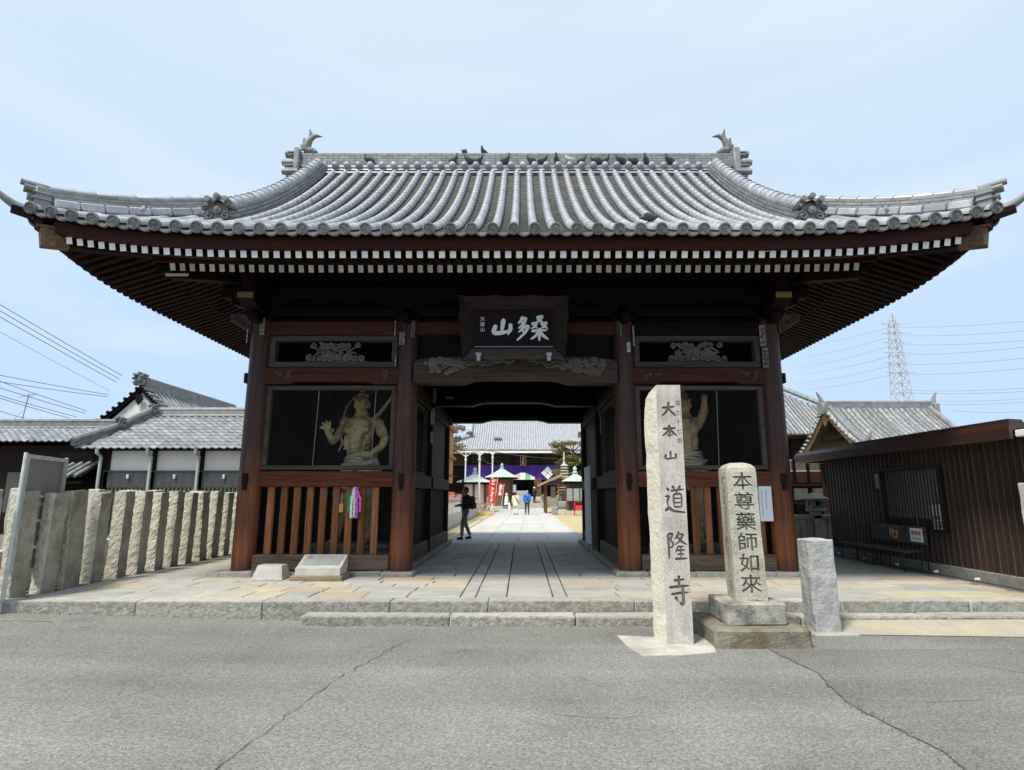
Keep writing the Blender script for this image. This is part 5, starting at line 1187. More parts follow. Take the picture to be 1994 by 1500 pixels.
b = MB(); plate(b, .02, .98, .35, 2.03, -.13, -.11); b.build("panel", M("sign_back", (.26, .235, .25), (.29, .265, .275), rough=.6, rv=0, fine=.04), sg_)
for t0, t1, z0, z1 in ((0, 1, 2.0, 2.06), (.94, 1, .35, 1.998), (0, .06, .35, 1.998)):
    b = MB(); plate(b, t0, t1, z0, z1, -.105, -.07); b.build("frame", wf, sg_)
for z in (.65, 1.05, 1.42): b = MB(); plate(b, 0, 1, z, z+.04, -.108, -.085); b.build("crossbar", wf, sg_)
b = MB()
for z in (1.33, 1.36): b.tube([(-7.2, 8.74, z), (-7.14, 9.0, z-.02), (-7.17, 9.5, z-.03)], .006, 5)
b.build("tie_wire", M("green_wire", (.25, .38, .33), rough=.5), sg_)

wtile = M("wave_tile", (.22, .223, .23), (.37, .374, .382), rough=.38, scale=3, fine=.15, rv=.22, spec=.5, third=(.24, .24, .25), tscale=3, tlo=.55, thi=.75)
def wavetile(name, w, l, m=wtile):
    b = MB(); n = 7; pr = []
    for k in range(n+1):
        u = k/n; pr.append((u*w*1.03, .032*math.sin(math.pi*(u/.38)) if u < .38 else -.022*math.sin(math.pi*(u-.38)/.62)))
    vs = [(x, 0, z+.028) for x, z in pr]+[(x, l*1.1, z) for x, z in pr]+[(x, 0, z-.005) for x, z in pr]
    b.add(vs, [(i, i+1, n+2+i, n+1+i) for i in range(n)]+[(2*n+2+i, 2*n+3+i, i+1, i) for i in range(n)]); return b.mesh(name, [m], True)
def tiled_slope(parent, O, ex, ey, W, L, tw=.265, tl=.24, clip=None, single=300, name="roof_tile", mat=wtile):
    """wave tiles laid on a plane: O lower-left corner, ex along the eave, ey up the slope (unit vectors)"""
    ex, ey = Vector(ex).normalized(), Vector(ey).normalized(); nz_ = ex.cross(ey).normalized(); O = Vector(O)
    me = wavetile(name, tw, tl, mat); nx, ny = int(W/tw), int(L/tl); cnt = 0; rest = MB()
    for j in range(ny):
        for i in range(nx):
            if clip and not clip((i+.5)*tw, (j+.5)*tl): continue
            p = O+ex*(i*tw)+ey*(j*tl)+nz_*(.02+rnd.uniform(-.004, .004)); Mx = Matrix((ex, ey, nz_)).transposed().to_4x4(); Mx.translation = p
            if cnt < single: inst(name, me, parent, Mx); cnt += 1
            else: rest.add([v.co for v in me.vertices], [tuple(q.vertices) for q in me.polygons], 0, Mx)
    if rest.v: tag(rest.build(name, mat, parent, True), kind='stuff')
def capline(b, p0, p1, r, seg=.3, m=0, h=0):
    p0, p1 = Vector(p0), Vector(p1); v = p1-p0; n = max(1, int(v.length/seg))
    for i in range(n): b.tube([p0+v*(i/n), p0+v*((i+1)/n)], [r, r*.88], 8, m)
tin = M("corrugated_tin", (.05, .054, .052), (.085, .088, .083), rough=.5, scale=3, rv=.1, stretch=(6, 6, .6))
pipem = M("rain_pipe", (.50, .55, .54), (.42, .46, .45), rough=.5, scale=5)
# long low building with white plaster, hip at its left end
hA = thing("plaster_building", "long low building with white plaster walls and wavy grey tile roof beside the gate", "building", (-11, 21, 0))
x0, x1, yw = -14.3, -7.9, 20.38
b = MB(); b.box(x0, x1, yw, yw+4.5, 0, 2.96); b.build("wall", plaster, hA)
b = MB()
for k in range(46): u = x0+.1+k*.139; b.tube([(u, yw-.03, .1), (u, yw-.03, 1.72)], .05, 6)
b.build("tin_cladding", tin, hA)
b = MB(); b.box(x0, x1, yw-.1, yw-.02, 2.24, 2.28); b.box(x0, x1, yw-.08, yw-.02, 1.70, 2.235); b.build("window_band", tin, hA)
for x in (-14.2, -12.6, -10.95, -9.35, -7.95): b = MB(); b.box(x-.07, x+.07, yw-.08, yw+.02, 0, 3.05); b.build("post", woodZ, hA)
for x in (-14.35, -12.62, -10.98, -9.25):
    b = MB(); b.tube([(x, yw-.45, 3.0), (x, yw-.42, 2.86), (x, yw-.2, 2.74), (x, yw-.2, 0)], .055, 8); b.build("rain_pipe", pipem, hA, True)
for x in (-13.4, -11.8, -10.1): b = MB(); b.lathe([(.035, 0), (.05, .1), (.05, .14)], 8, 0, TR(x, yw-.12, 2.0)); b.build("meter_box", white, hA, True)
sl = Vector((0, 2.3, 1.45)).normalized(); Lr = 2.72
tiled_slope(hA, (-15.0, 19.95, 3.0), (1, 0, 0), sl, 7.5, Lr, clip=lambda u, v: u > v*.42, single=290)
b = MB(); b.add([(-15.0, 19.95, 2.98), (-7.5, 19.95, 2.98), (-7.5, 22.3, 4.45), (-13.9, 22.3, 4.45)], [(0, 1, 2, 3)]); b.add([(-15.0, 19.95, 2.98), (-13.9, 22.3, 4.45), (-15.0, 25, 2.98)], [(0, 1, 2)]); b.add([(-15, 19.97, 2.965), (-7.5, 19.97, 2.965), (-7.5, 25, 2.965), (-15, 25, 2.965)], [(3, 2, 1, 0)]); b.add([(-13.9, 22.3, 4.45), (-7.5, 22.3, 4.45), (-7.5, 25, 2.98), (-15, 25, 2.98)], [(0, 1, 2, 3)]); b.build("roof_deck", woodX, hA)
b = MB(); b.box(-13.95, -7.5, 22.16, 22.44, 4.35, 4.62); capline(b, (-13.95, 22.3, 4.68), (-7.5, 22.3, 4.68), .10); b.tube([(-13.9, 22.1, 4.42), (-7.5, 22.1, 4.42)], .06, 8); rg = b.build("ridge", tilegrey, hA, True)
b = MB(); capline(b, (-13.9, 22.1, 4.72), (-14.4, 21.2, 4.05), .12); capline(b, (-14.4, 21.2, 4.0), (-15.15, 19.85, 3.32), .11)
b.add([(-13.8, 22.2, 4.66), (-14.4, 21.2, 3.98), (-15.1, 19.9, 3.26), (-15.1, 19.9, 3.0), (-14.4, 21.2, 3.6), (-13.8, 22.2, 4.3)], [(0, 1, 4, 5), (1, 2, 3, 4)]); b.build("hip_ridge", tilegrey, hA, True)
demon("demon_tile", -14.42, 21.05, 3.85, R(-20), .6, tiledark, hA); demon("demon_tile", -15.1, 19.85, 3.1, R(-30), .4, tiledark, hA); demon("demon_tile", -13.9, 22.0, 4.5, R(-15), .55, tiledark, hA)
b = MB(); b.add([(-16.2, 19.6, 1.95), (-14.55, 19.6, 2.05), (-14.55, 20.6, 2.55), (-16.2, 20.6, 2.45)], [(0, 1, 2, 3)]); b.box(-16.2, -14.5, 19.62, 20.5, 1.82, 1.9); b.build("pent_roof_deck", woodX, hA)
for k in range(6):
    b = MB(); b.tube([(-16.1+.28*k, 19.55, 2.0+.015*k), (-16.1+.28*k, 20.55, 2.5+.015*k)], .06, 6); b.build("pent_roof_tile", wtile, hA, True)
b = MB(); b.box(-16.1, -14.4, 20.55, 20.7, 0, 2.9); b.build("porch_wall", woodX, hA)
# lower wing further left
hB = thing("tiled_wing", "low dark wing with a long tiled roof at the far left edge", "building", (-18, 23, 0))
b = MB(); b.box(-27, -15.2, 22.6, 27, 0, 3.35); b.build("wall", wood("barn_wood", (.014, .009, .008), (.03, .016, .012), 'z'), hB)
tiled_slope(hB, (-26.5, 22.0, 3.42), (1, 0, 0), Vector((0, 2, .95)), 10.6, 1.75, single=280)
b = MB(); b.add([(-26.5, 22.0, 3.4), (-15.8, 22, 3.4), (-15.8, 23.6, 4.15), (-26.5, 23.6, 4.15)], [(0, 1, 2, 3)]); b.add([(-26.5, 23.6, 4.15), (-15.8, 23.6, 4.15), (-15.8, 26, 3.4), (-26.5, 26, 3.4)], [(0, 1, 2, 3)]); b.build("roof_deck", woodX, hB)
b = MB(); b.box(-26.5, -15.7, 23.5, 23.7, 4.1, 4.34); capline(b, (-26.5, 23.6, 4.4), (-15.6, 23.6, 4.4), .09); b.tube([(-26, 23.4, 4.13), (-15.7, 23.4, 4.13)], .05, 6); b.build("ridge", tilegrey, hB, True)
demon("demon_tile", -15.6, 23.5, 4.05, R(30), .5, tiledark, hB)
b = MB(); b.box(-19.5, -18.6, 22.5, 22.58, .8, 2.3); b.build("window", tin, hB)
b = MB(); b.box(-26.5, -20.3, 21.5, 22.55, 2.36, 2.42); b.build("lean_to", tin, hB)
# tall gable roof behind them
hC = thing("gabled_hall", "tall gabled roof with a white plaster gable rising behind the low buildings", "building", (-17.4, 30, 0))
gx, zg, hw_, y0g, y1g = -17.3, 6.35, 3.1, 26.2, 35
def zc(d): return zg-1.08*d+.10*d*d
b = MB(); b.prism([(gx-2.6, 3.5), (gx+2.6, 3.5), (gx, 6.05)], 26.38, 26.45); b.box(gx-2.6, gx+2.6, 27.0, 35, 0, 3.8); b.build("wall", plaster, hC)
b = MB(); b.box(gx-2.2, gx+2.2, 26.3, 26.37, 4.22, 4.34); b.build("gable_beam", greypaint, hC)
b = MB(); n = 10
for sg in (-1, 1):
    for k in range(n):
        d0, d1 = hw_*k/n, hw_*(k+1)/n; b.add([(gx+sg*d0, y0g, zc(d0)), (gx+sg*d1, y0g, zc(d1)), (gx+sg*d1, y1g, zc(d1)), (gx+sg*d0, y1g, zc(d0))], [(0, 1, 2, 3)])
        b.add([(gx+sg*d0, y0g+.05, zc(d0)-.05), (gx+sg*d1, y0g+.05, zc(d1)-.05), (gx+sg*d1, y0g+.05, zc(d1)-.22), (gx+sg*d0, y0g+.05, zc(d0)-.20)], [(0, 1, 2, 3)])
b.build("roof_deck", woodY, hC)
vt = half(.085, .08, .36, 6).mesh("verge_tile", [wtile], True)
for sg in (-1, 1):
    for k in range(13):
        d = .15+k*.235; a = math.atan2(zc(d)-zc(d+.2), .2)
        for row, yy in enumerate((y0g-.05, y0g+.3)): inst("verge_tile", vt, hC, TR(gx+sg*d, yy, zc(d)+.03, 0, 0, 0) @ Matrix.Rotation(sg*a, 4, 'Y'))
for k in range(22):   # cover rows on the visible slope
    y = y0g+.75+k*.37; b = MB(); pts = [(gx+d, y, zc(d)+.02) for d in lin(.1, hw_, 8)]; b.tube(pts, .07, 6); b.build("tile_row", wtile, hC, True)
b = MB(); b.box(gx-.14, gx+.14, y0g+.1, y1g, zg-.1, zg+.34); capline(b, (gx, y0g, zg+.38), (gx, y1g, zg+.38), .1, .35); b.build("ridge", tilegrey, hC, True)
demon("demon_tile", gx, y0g-.02, zg+.02, 0, .9, tiledark, hC)
b = MB(); b.prism([(gx-.12, zg-.4), (gx+.12, zg-.4), (gx+.18, zg-.65), (gx, zg-.9), (gx-.18, zg-.65)], y0g-.02, y0g+.03); b.build("gable_pendant", woodZ, hC)
b = MB(); b.add([(gx-3, y0g, 4.0), (gx-7.5, y0g-.3, 3.55), (gx-7.5, y0g+3, 4.4), (gx-3, y0g+3, 4.5)], [(0, 1, 2, 3)]); b.tube([(gx-2.6, y0g, 4.25), (gx-4, y0g-.1, 4.05), (gx-6.5, y0g-.2, 3.9)], .09, 8); b.build("lower_roof", wtile, hC)
# aerial and overhead lines on the left
ant = thing("roof_aerial", "thin television aerial above the tiled roofs at the far left", "aerial", (-20.6, 24, 4.2))
b = MB(); b.tube([(-20.6, 24, 4.2), (-20.45, 24, 5.6)], .02, 6); b.tube([(-20.9, 24, 5.45), (-20.2, 24, 5.6)], .012, 5); b.tube([(-20.25, 23.8, 5.45), (-20.25, 24.2, 5.65)], .01, 5); b.tube([(-20.6, 24, 4.9), (-21.1, 24, 4.3)], .008, 4); b.build("mast", rodm, ant)
cable = M("cable", (.05, .05, .055), (.07, .07, .07), rough=.6, rv=0)
def wirepts(p, q, sag, n=10): return [(p[0]+(q[0]-p[0])*i/n, p[1]+(q[1]-p[1])*i/n, p[2]+(q[2]-p[2])*i/n-sag*4*(i/n)*(1-i/n)) for i in range(n+1)]
WL = [((-20.56, 16.84, 9.92), (-18.2, 26.2, 6.82)), ((-20.39, 16.84, 9.6), (-18.32, 26.2, 6.67)), ((-20.22, 16.84, 9.28), (-18.44, 26.2, 6.53)), ((-19.89, 16.84, 8.58), (-18.65, 26.2, 6.1)), ((-19.37, 16.84, 5.75), (-18.69, 26.2, 5.93)), ((-19.24, 16.84, 5.37), (-18.75, 26.2, 5.84)), ((-18.56, 16.84, 5.92), (-19.62, 26.2, 5.2)), ((-18.46, 16.84, 5.57), (-19.65, 26.2, 5.08)), ((-18.07, 16.84, 5.19), (-20.03, 26.2, 4.92)), ((-17.82, 16.84, 5.07), (-20.3, 26.2, 4.85)), ((-16.03, 16.84, 4.2), (-22.37, 26.2, 4.87))]
for i, (p, q) in enumerate(WL):
    o = MB().tube(wirepts(p, q, .05), (.013 if i < 3 else .007 if i == 3 else .011), 4).build("overhead_wire", cable)
    tag(o, ["topmost overhead wire sloping down to the gable peak on the left", "second overhead wire sloping down to the gable peak on the left", "third overhead wire sloping down to the gable peak on the left", "faint lowest wire of the steep upper bundle on the left", "upper of two nearly level wires reaching the gable roof", "lower of two nearly level wires reaching the gable roof", "overhead wire descending to the left eave of the gable roof", "thin wire passing the roof aerial on its upper side", "thin wire passing the roof aerial at its middle", "wire just below the roof aerial's middle running to the left wing", "lowest overhead wire crossing to the ridge of the left wing"][i], "wire", "overhead wires on the left")
# ============================================================ RIGHT: SHED, BENCH, LANTERNS, ROOFS, PYLON
shed = thing("metal_shed", "brown corrugated metal shed with a barred window and a dark fascia roof", "shed", (8.1, 12, 0))
clad = M("brown_cladding", (.036, .025, .021), (.052, .034, .028), rough=.38, scale=1.5, fine=.08, rv=.12, spec=.5, stretch=(2, 2, .6))
fasc = M("fascia_metal", (.045, .022, .018), (.062, .032, .025), rough=.28, scale=1, fine=.05, rv=.05, spec=.6)
XS = 8.05
b = MB(); b.box(XS+.03, 12, 8.4, 15.28, .16, 2.5); b.build("wall", clad, shed)
b = MB(); b.bbox(XS-.03, XS+.06, 6, 15.3, -.05, .18, .01); b.build("footing", granite("shed_footing", (.22, .22, .20), (.3, .3, .27), bump=.3), shed)
rib_highlight = M("cladding_rib_highlight", (.085, .06, .05), (.13, .10, .085), rough=.35, rv=.3, scale=2, stretch=(2, 2, .5))  # highlight along the ribs, put into the colour of their front strips
# cladding panels: flat pan with a standing rib, cut round the window
WY0, WY1, WZ0, WZ1 = 11.12, 12.92, .80, 1.97
def panel(z0, z1):
    b = MB(); pr_ = [(XS+.03, 0), (XS, .004), (XS, .112), (XS-.022, .118), (XS-.022, .138), (XS+.03, .146)]
    b.prism([(x, y) for x, y in pr_], z0, z1, 'z'); b.box(XS-.0245, XS-.0225, .119, .137, z0, z1, 1); return b.mesh("cladding_panel", [clad, rib_highlight])
full, lowp, upp = panel(.17, 2.45), panel(.17, WZ0), panel(WZ1, 2.45)
y = 8.4
while y < 15.2:
    Mx = TR(0, y, 0)
    if y+.14 > WY0 and y < WY1: inst("cladding_panel", lowp, shed, Mx); inst("cladding_panel", upp, shed, Mx)
    else: inst("cladding_panel", full, shed, Mx)
    y += .1465
b = MB(); 
for (ya, yb, za, zb) in ((WY0-.05, WY1+.05, WZ0-.05, WZ0), (WY0-.05, WY1+.05, WZ1, WZ1+.05), (WY0-.05, WY0, WZ0+.001, WZ1-.001), (WY1, WY1+.05, WZ0+.001, WZ1-.001)): b.box(XS-.08, XS+.05, ya, yb, za, zb)
win = b.build("window", M("window_frame_dark", (.012, .011, .011), rough=.5, rv=0), shed)
glass = M("dull_glass", (.035, .04, .04), rough=.08, rv=0, spec=.5); gn_, gl_ = nodes(glass); tp_ = gn_.new('ShaderNodeBsdfTransparent'); ms_ = gn_.new('ShaderNodeMixShader'); ms_.inputs[0].default_value = .22; gl_.new(tp_.outputs[0], ms_.inputs[1]); gl_.new(gn_['Principled BSDF'].outputs[0], ms_.inputs[2]); gl_.new(ms_.outputs[0], gn_['Material Output'].inputs[0])
curtain = M("grey_curtain", (.62, .63, .61), (.74, .75, .73), rough=.8, rv=0, scale=3, stretch=(1, 9, .3))
b = MB(); b.box(XS+.022, XS+.028, WY0+.02, WY1-.02, WZ0+.2, WZ1-.02); b.box(XS+.0205, XS+.0275, WY0+.87, WY0+.93, WZ0+.01, WZ1-.01); b.build("blind", curtain, win)
b = MB(); b.box(XS+.012, XS+.018, WY0, WY1, WZ0, WZ1); b.build("pane", glass, win)
for k in range(19):
    y = WY0+.05+k*(WY1-WY0-.1)/18; b = MB(); b.box(XS-.065, XS-.045, y-.011, y+.011, WZ0, WZ1); b.build("window_bar", M("bar_dark", (.02, .019, .018), rough=.5, rv=0) if k == 0 else bpy.data.materials["bar_dark"], win)
b = MB(); b.box(XS-.13, XS-.0, WY0-.1, WY1+.1, WZ0-.075, WZ0-.05); b.build("window_sill", bpy.data.materials["bar_dark"], win)
b = MB(); b.box(XS-.04, XS-.035, WY0+.02, WY0+.38, WZ0+.02, WZ0+.48); b.box(XS-.042, XS-.0405, WY0+.16, WY0+.28, WZ0+.30, WZ0+.44, 1); b.box(XS-.042, XS-.0405, WY0+.12, WY0+.32, WZ0+.2, WZ0+.27, 2)
for k in range(3): b.box(XS-.042, XS-.0405, WY0+.08, WY0+.34, WZ0+.06+.04*k, WZ0+.08+.04*k, 3)
b.build("poster", [M("poster_paper", (.62, .60, .54), (.55, .53, .48), rough=.7), M("poster_pink", (.60, .33, .28), rough=.7), M("poster_green", (.10, .16, .09), rough=.7), ink], win)
b = MB(); b.box(XS-.07, XS-.055, WY1+.10, WY1+.20, 1.60, 1.92); b.box(XS-.072, XS-.0705, WY1+.12, WY1+.18, 1.64, 1.8, 1); b.build("notice", [paper, M("notice_blue", (.2, .25, .5), rough=.7)], shed)
# roof with deep fascia, sloping gently
b = MB(); b.prism([(7.62, 2.46), (12.2, 2.46), (12.2, 2.72), (7.62, 2.56)], 8.9, 15.9, 'y'); b.build("roof", clad, shed)
b = MB(); b.prism([(7.55, 2.30), (7.60, 2.30), (7.60, 2.44), (7.66, 2.44), (7.66, 2.55), (7.58, 2.56), (7.55, 2.48)], 8.85, 15.92, 'y'); b.prism([(7.6, 2.561), (7.82, 2.561), (7.82, 2.60), (7.6, 2.615)], 8.9, 13.2, 'y'); b.box(7.665, 9.2, 15.86, 15.93, 2.30, 2.455); b.build("fascia", fasc, shed)
b = MB(); b.bbox(7.62, 9.5, 8.3, 8.84, 2.33, 2.43, .01); b.build("side_panel", white, shed)
# pipe with white clips at the foot of the wall
pp = thing("ground_pipe", "thin grey pipe with white clips running along the foot of the metal shed", "pipe", (7.9, 12, 0))
b = MB(); b.tube([(7.86, 6, .03), (7.88, 15.2, .03)], .018, 6); b.build("tube", M("grey_pipe", (.12, .12, .12), rough=.5), pp)
for y in (9.3, 10.3, 11.3, 12.45, 13.6, 14.7): b = MB(); b.ball((7.86, y, .06), (.022, .035, .03), 6); b.ball((7.86, y+.06, .05), (.02, .03, .025), 6); b.build("clip", white, pp)
b = MB(); b.box(7.62, 7.84, 8.9, 15.3, -.06, -.002); b.build("gutter_strip", tiledark, plat)
# bench
be = thing("bench", "long low dark wooden bench with a backrest sign board against the metal shed", "bench", (7.75, 12.6, 0))
bw = wood("bench_wood", (.055, .055, .05), (.095, .095, .088), 'y')
for k in range(4): b = MB(); b.bbox(7.50+.095*k, 7.585+.095*k, 11.62, 14.0, .365, .395, .006); b.build("seat_slat", bw, be)
b = MB(); b.bbox(7.93, 7.96, 11.6, 13.38, .50, .85, .006); b.build("backrest", bw, be)
bm_ = M("bench_iron", (.02, .02, .02), rough=.5, rv=0)
for y in (11.7, 12.7, 13.0, 13.9):
    for x in (7.52, 7.86):
        b = MB(); b.tube([(x, y, .36), (x, y+.02, 0)], .014, 6); b.build("leg", bm_, be)
b = MB(); b.tube([(7.95, 11.65, .5), (7.95, 11.65, 0)], .014, 6); b.tube([(7.95, 13.33, .5), (7.95, 13.33, 0)], .014, 6); b.build("backrest_frame", bm_, be)
b = MB(); b.box(7.918, 7.929, 11.68, 12.04, .55, .81); 
for k in range(3): b.box(7.9165, 7.9178, 11.72+.1*k, 11.80+.1*k, .68, .76, 1)
b.box(7.9165, 7.9178, 11.72, 12.0, .60, .63, 2); b.build("sticker", [white, M("sticker_red", (.55, .12, .12), rough=.6), M("sticker_grey", (.4, .4, .45), rough=.6)], be)
b = MB(); b.box(7.92, 7.929, 12.4, 12.72, .55, .82)
for q, (ya, yb, za, zb) in enumerate(((.03, .07, .6, .74), (.0, .10, .70, .73), (.14, .2, .68, .76), (.16, .18, .58, .68), (.24, .27, .62, .78), (.05, .12, .58, .61))): b.box(7.9165, 7.9195-.0002*q, 12.42+ya, 12.42+yb, za, zb, 1)
b.build("painted_mark", [wood("mark_brown", (.16, .06, .03), (.22, .09, .04), 'y'), M("mark_gold", (.55, .40, .22), rough=.6)], be)
# square stone posts with railing (shrine fence) and a lantern standing beside
rf_ = thing("stone_railing", "weathered low stone railing fence right of the gate corner", "fence", (8.0, 17, 0))
for k in range(17):
    x = 6.78+k*.19; b = MB(); b.bbox(x-.088, x+.088, 16.95, 17.1, .14, .78, .015, 0, None, .006); b.build("baluster", mossy, rf_)
b = MB(); b.bbox(6.7, 10, 16.9, 17.15, .781, .90, .02); b.build("top_rail", mossy, rf_)
b = MB(); b.bbox(6.7, 10, 16.85, 17.2, -.05, .14, .02); b.build("base_stone", mossy, rf_)
def lantern(X, Y, label, sc=1.0, grp="stone lanterns by the railing", h=1.0):
    t = thing("stone_lantern", label, "lantern", (X, Y, 0), grp)
    q = TR(X, Y, 0, 0, 0, 0, (sc, sc, sc))
    b = MB(); b.bbox(-.24, .24, -.24, .24, -.05, .12, .03, 0, q); b.build("base", mossy, t)
    b = MB(); b.bbox(-.15, .15, -.15, .15, .12, .92*h, .02, 0, q); b.build("shaft", mossy, t)
    z = .92*h
    b = MB(); b.lathe([(.2, z), (.36, z+.08), (.36, z+.15), (.2, z+.17)], 6, 0, q); b.build("platform", graL, t)
    b = MB()
    for k in range(4):
        sx, sy = ((-1, -1), (1, -1), (1, 1), (-1, 1))[k]; b.box(sx*.15-.07, sx*.15+.07, sy*.15-.07, sy*.15+.07, z+.17, z+.40, 0, q)
    b.box(-.2, .2, -.2, .2, z+.40, z+.45, 0, q); b.box(-.13, .13, -.13, .13, z+.25, z+.399, 1, q); b.box(-.20, .20, -.20, .20, z+.171, z+.25, 0, q); b.build("fire_box", [graM, black], t)
    b = MB(); b.lathe([(.50, z+.44), (.51, z+.50), (.3, z+.60), (.10, z+.70), (.06, z+.72)], 6, 0, q); b.build("cap", graM, t)
    b = MB(); b.ball((0, 0, z+.76), (.07, .07, .07), 8, 0, q); b.build("finial", graM, t)
lantern(8.52, 17.02, "stone lantern with a broad cap standing on the railing beside the metal shed", .8, h=1.3)
lantern(8.0, 18.9, "stone lantern half hidden by the right corner post of the gate", 1.0)
# small gabled gate roof beyond the shed
rowm = M("pale_barrel_tile", (.20, .205, .215), (.40, .408, .42), rough=.5, scale=9, lo=.4, hi=.6, fine=.2, fscale=12, rv=.2)
sgt = thing("small_gate", "small gabled gate with a tiled roof and horn finials behind the metal shed", "gate", (14.8, 25, 0))
yr, zr2, hwd = 25.2, 5.15, 3.1
def zg2(d): return zr2-.95*d+.085*d*d
b = MB(); n = 8
for sg in (-1, 1):
    for k in range(n):
        d0, d1 = hwd*k/n, hwd*(k+1)/n; b.add([(12.55, yr+sg*d0, zg2(d0)), (17.3, yr+sg*d0, zg2(d0)), (17.3, yr+sg*d1, zg2(d1)), (12.55, yr+sg*d1, zg2(d1))], [(0, 1, 2, 3)])
b.build("roof_deck", pan, sgt)
for k in range(21):
    x = 12.62+k*.232; b = MB(); b.tube([(x, yr-d, zg2(d)+.03) for d in lin(.05, hwd, 8)], .072, 6); b.build("tile_row", rowm, sgt, True)
b = MB(); b.box(12.5, 17.35, yr-.12, yr+.12, zr2-.1, zr2+.22); capline(b, (12.45, yr, zr2+.26), (17.4, yr, zr2+.26), .09)
for x, s in ((12.5, -1), (17.35, 1)): b.tube([(x, yr, zr2+.2), (x+.05*s, yr, zr2+.45), (x+.2*s, yr, zr2+.72)], [.14, .08, .03], 8); b.bbox(x-.1, x+.1, yr-.3, yr+.3, zr2-.25, zr2+.2, .03)
b.build("ridge", tilegrey, sgt, True)
for sx in (12.75, 17.1):
    b = MB(); capline(b, (sx, yr-.15, zg2(.15)+.16), (sx, yr-1.5, zg2(1.5)+.16), .11, .25); capline(b, (sx, yr-1.5, zg2(1.5)+.16), (sx, yr-2.6, zg2(2.6)+.14), .11, .25); b.tube([(sx, yr-2.6, zg2(2.6)+.1), (sx, yr-2.75, zg2(2.6)+.35), (sx+.1, yr-2.8, zg2(2.6)+.6)], [.14, .08, .03], 8); b.build("descending_ridge", tilegrey, sgt, True)
vt2 = half(.085, .08, .3, 6).mesh("verge_tile", [rowm], True)
for sg in (-1, 1):
    for k in range(12):
        d = .15+k*.245; a = math.atan2(zg2(d)-zg2(d+.2), .2); inst("verge_tile", vt2, sgt, TR(12.45, yr+sg*d, zg2(d)+.02, 0, 0, R(-90)))
barge = wood("barge_board", (.17, .10, .05), (.26, .16, .085), 'y')
b = MB()
for sg in (-1, 1):
    for k in range(n): d0, d1 = hwd*k/n, hwd*(k+1)/n; b.add([(12.6, yr+sg*d0, zg2(d0)-.03), (12.6, yr+sg*d1, zg2(d1)-.03), (12.6, yr+sg*d1, zg2(d1)-.28), (12.6, yr+sg*d0, zg2(d0)-.30)], [(0, 1, 2, 3)]); b.add([(12.66, yr+sg*d0, zg2(d0)-.03), (12.66, yr+sg*d1, zg2(d1)-.03), (12.66, yr+sg*d1, zg2(d1)-.28), (12.66, yr+sg*d0, zg2(d0)-.30)], [(0, 1, 2, 3)])
b.prism([(yr-.12, zr2-.3), (yr+.12, zr2-.3), (yr+.2, zr2-.55), (yr, zr2-.8), (yr-.2, zr2-.55)], 12.55, 12.6, 'x'); b.build("barge_board", barge, sgt)
b = MB(); b.bbox(13.0, 16.9, yr-1.9, yr-1.6, 2.9, 3.2, .02); b.bbox(13.0, 16.9, yr+1.6, yr+1.9, 2.9, 3.2, .02); b.bbox(12.7, 13.0, yr-2.4, yr+2.4, 3.05, 3.35, .02); b.bbox(12.75, 13, yr-.9, yr+.9, 3.75, 4.0, .02); b.box(13.1, 16.8, yr-1.5, yr+1.5, 3.3, 3.35); b.build("beam", woodX, sgt)
for x in (13.2, 16.7):
    for y in (yr-1.7, yr+1.7): b = MB(); b.lathe([(.15, 0), (.14, 3.1)], 12, 0, TR(x, y, 0)); b.build("pillar", woodZ, sgt, True)
# big hall behind, hipped roof falling to the right, two-tone timber walls
sgt.location.x += .75
bh = thing("side_hall", "large dark timber hall with a hipped tile roof right behind the gate", "hall", (22, 45, 0))
b = MB(); b.box(14, 40, 43, 56, 0, 5.4); b.build("wall", woodZ, bh)
def zh(d): return 5.62+.72*d+.008*d*d
b = MB(); hx1 = 26.0
for k in range(8):
    d0, d1 = 9*k/8, 9*(k+1)/8
    b.add([(12, 41+d0, zh(d0)), (hx1-d0, 41+d0, zh(d0)), (hx1-d1, 41+d1, zh(d1)), (12, 41+d1, zh(d1))], [(0, 1, 2, 3)])
    b.add([(hx1-d0, 41+d0, zh(d0)), (hx1-d0, 59-d0, zh(d0)), (hx1-d1, 59-d1, zh(d1)), (hx1-d1, 41+d1, zh(d1))], [(0, 1, 2, 3)])
b.build("roof_deck", pan, bh)
for k in range(46):
    x = 12.1+k*.3; lim = min(9, hx1-x)
    if lim < .3: continue
    b = MB(); b.tube([(x, 41+d, zh(d)+.04) for d in lin(0, lim, 6)], .095, 6); b.build("tile_row", rowm, bh, True)
b = MB(); capline(b, (hx1+.1, 40.9, zh(0)+.2), (hx1-9, 50, zh(9)+.25), .2, .5); b.build("hip_ridge", tilegrey, bh, True)
b = MB(); b.box(12, 25.8, 41.1, 43, 5.35, 5.5); b.build("eave_board", woodX, bh)
for x in lin(14, 24, 10): b = MB(); b.box(x-.12, x+.12, 42.9, 43, 0, 5.4); b.build("post", woodZ, bh)
shoji = M("shoji_paper", (.36, .34, .29), (.30, .28, .24), rough=.8)
for k in range(10):
    x = 14.12+k; b = MB(); b.box(x, x+.76, 42.93, 42.97, 3.2, 3.9)
    for q in range(6): b.box(x+.05+.13*q, x+.08+.13*q, 42.91, 42.93, 3.22, 3.88, 1)
    b.box(x-.05, x+.81, 42.90, 42.96, 3.9, 3.98, 2); b.box(x-.05, x+.81, 42.90, 42.96, 3.1, 3.2, 2); b.build("window", [shoji, woodZ, greypaint], bh)
    b = MB(); b.box(x, x+.76, 42.94, 42.97, 2.3, 3.08); b.build("wall_panel", wood("red_panel", (.07, .022, .012), (.13, .045, .025), 'z') if k == 0 else bpy.data.materials["red_panel"], bh)
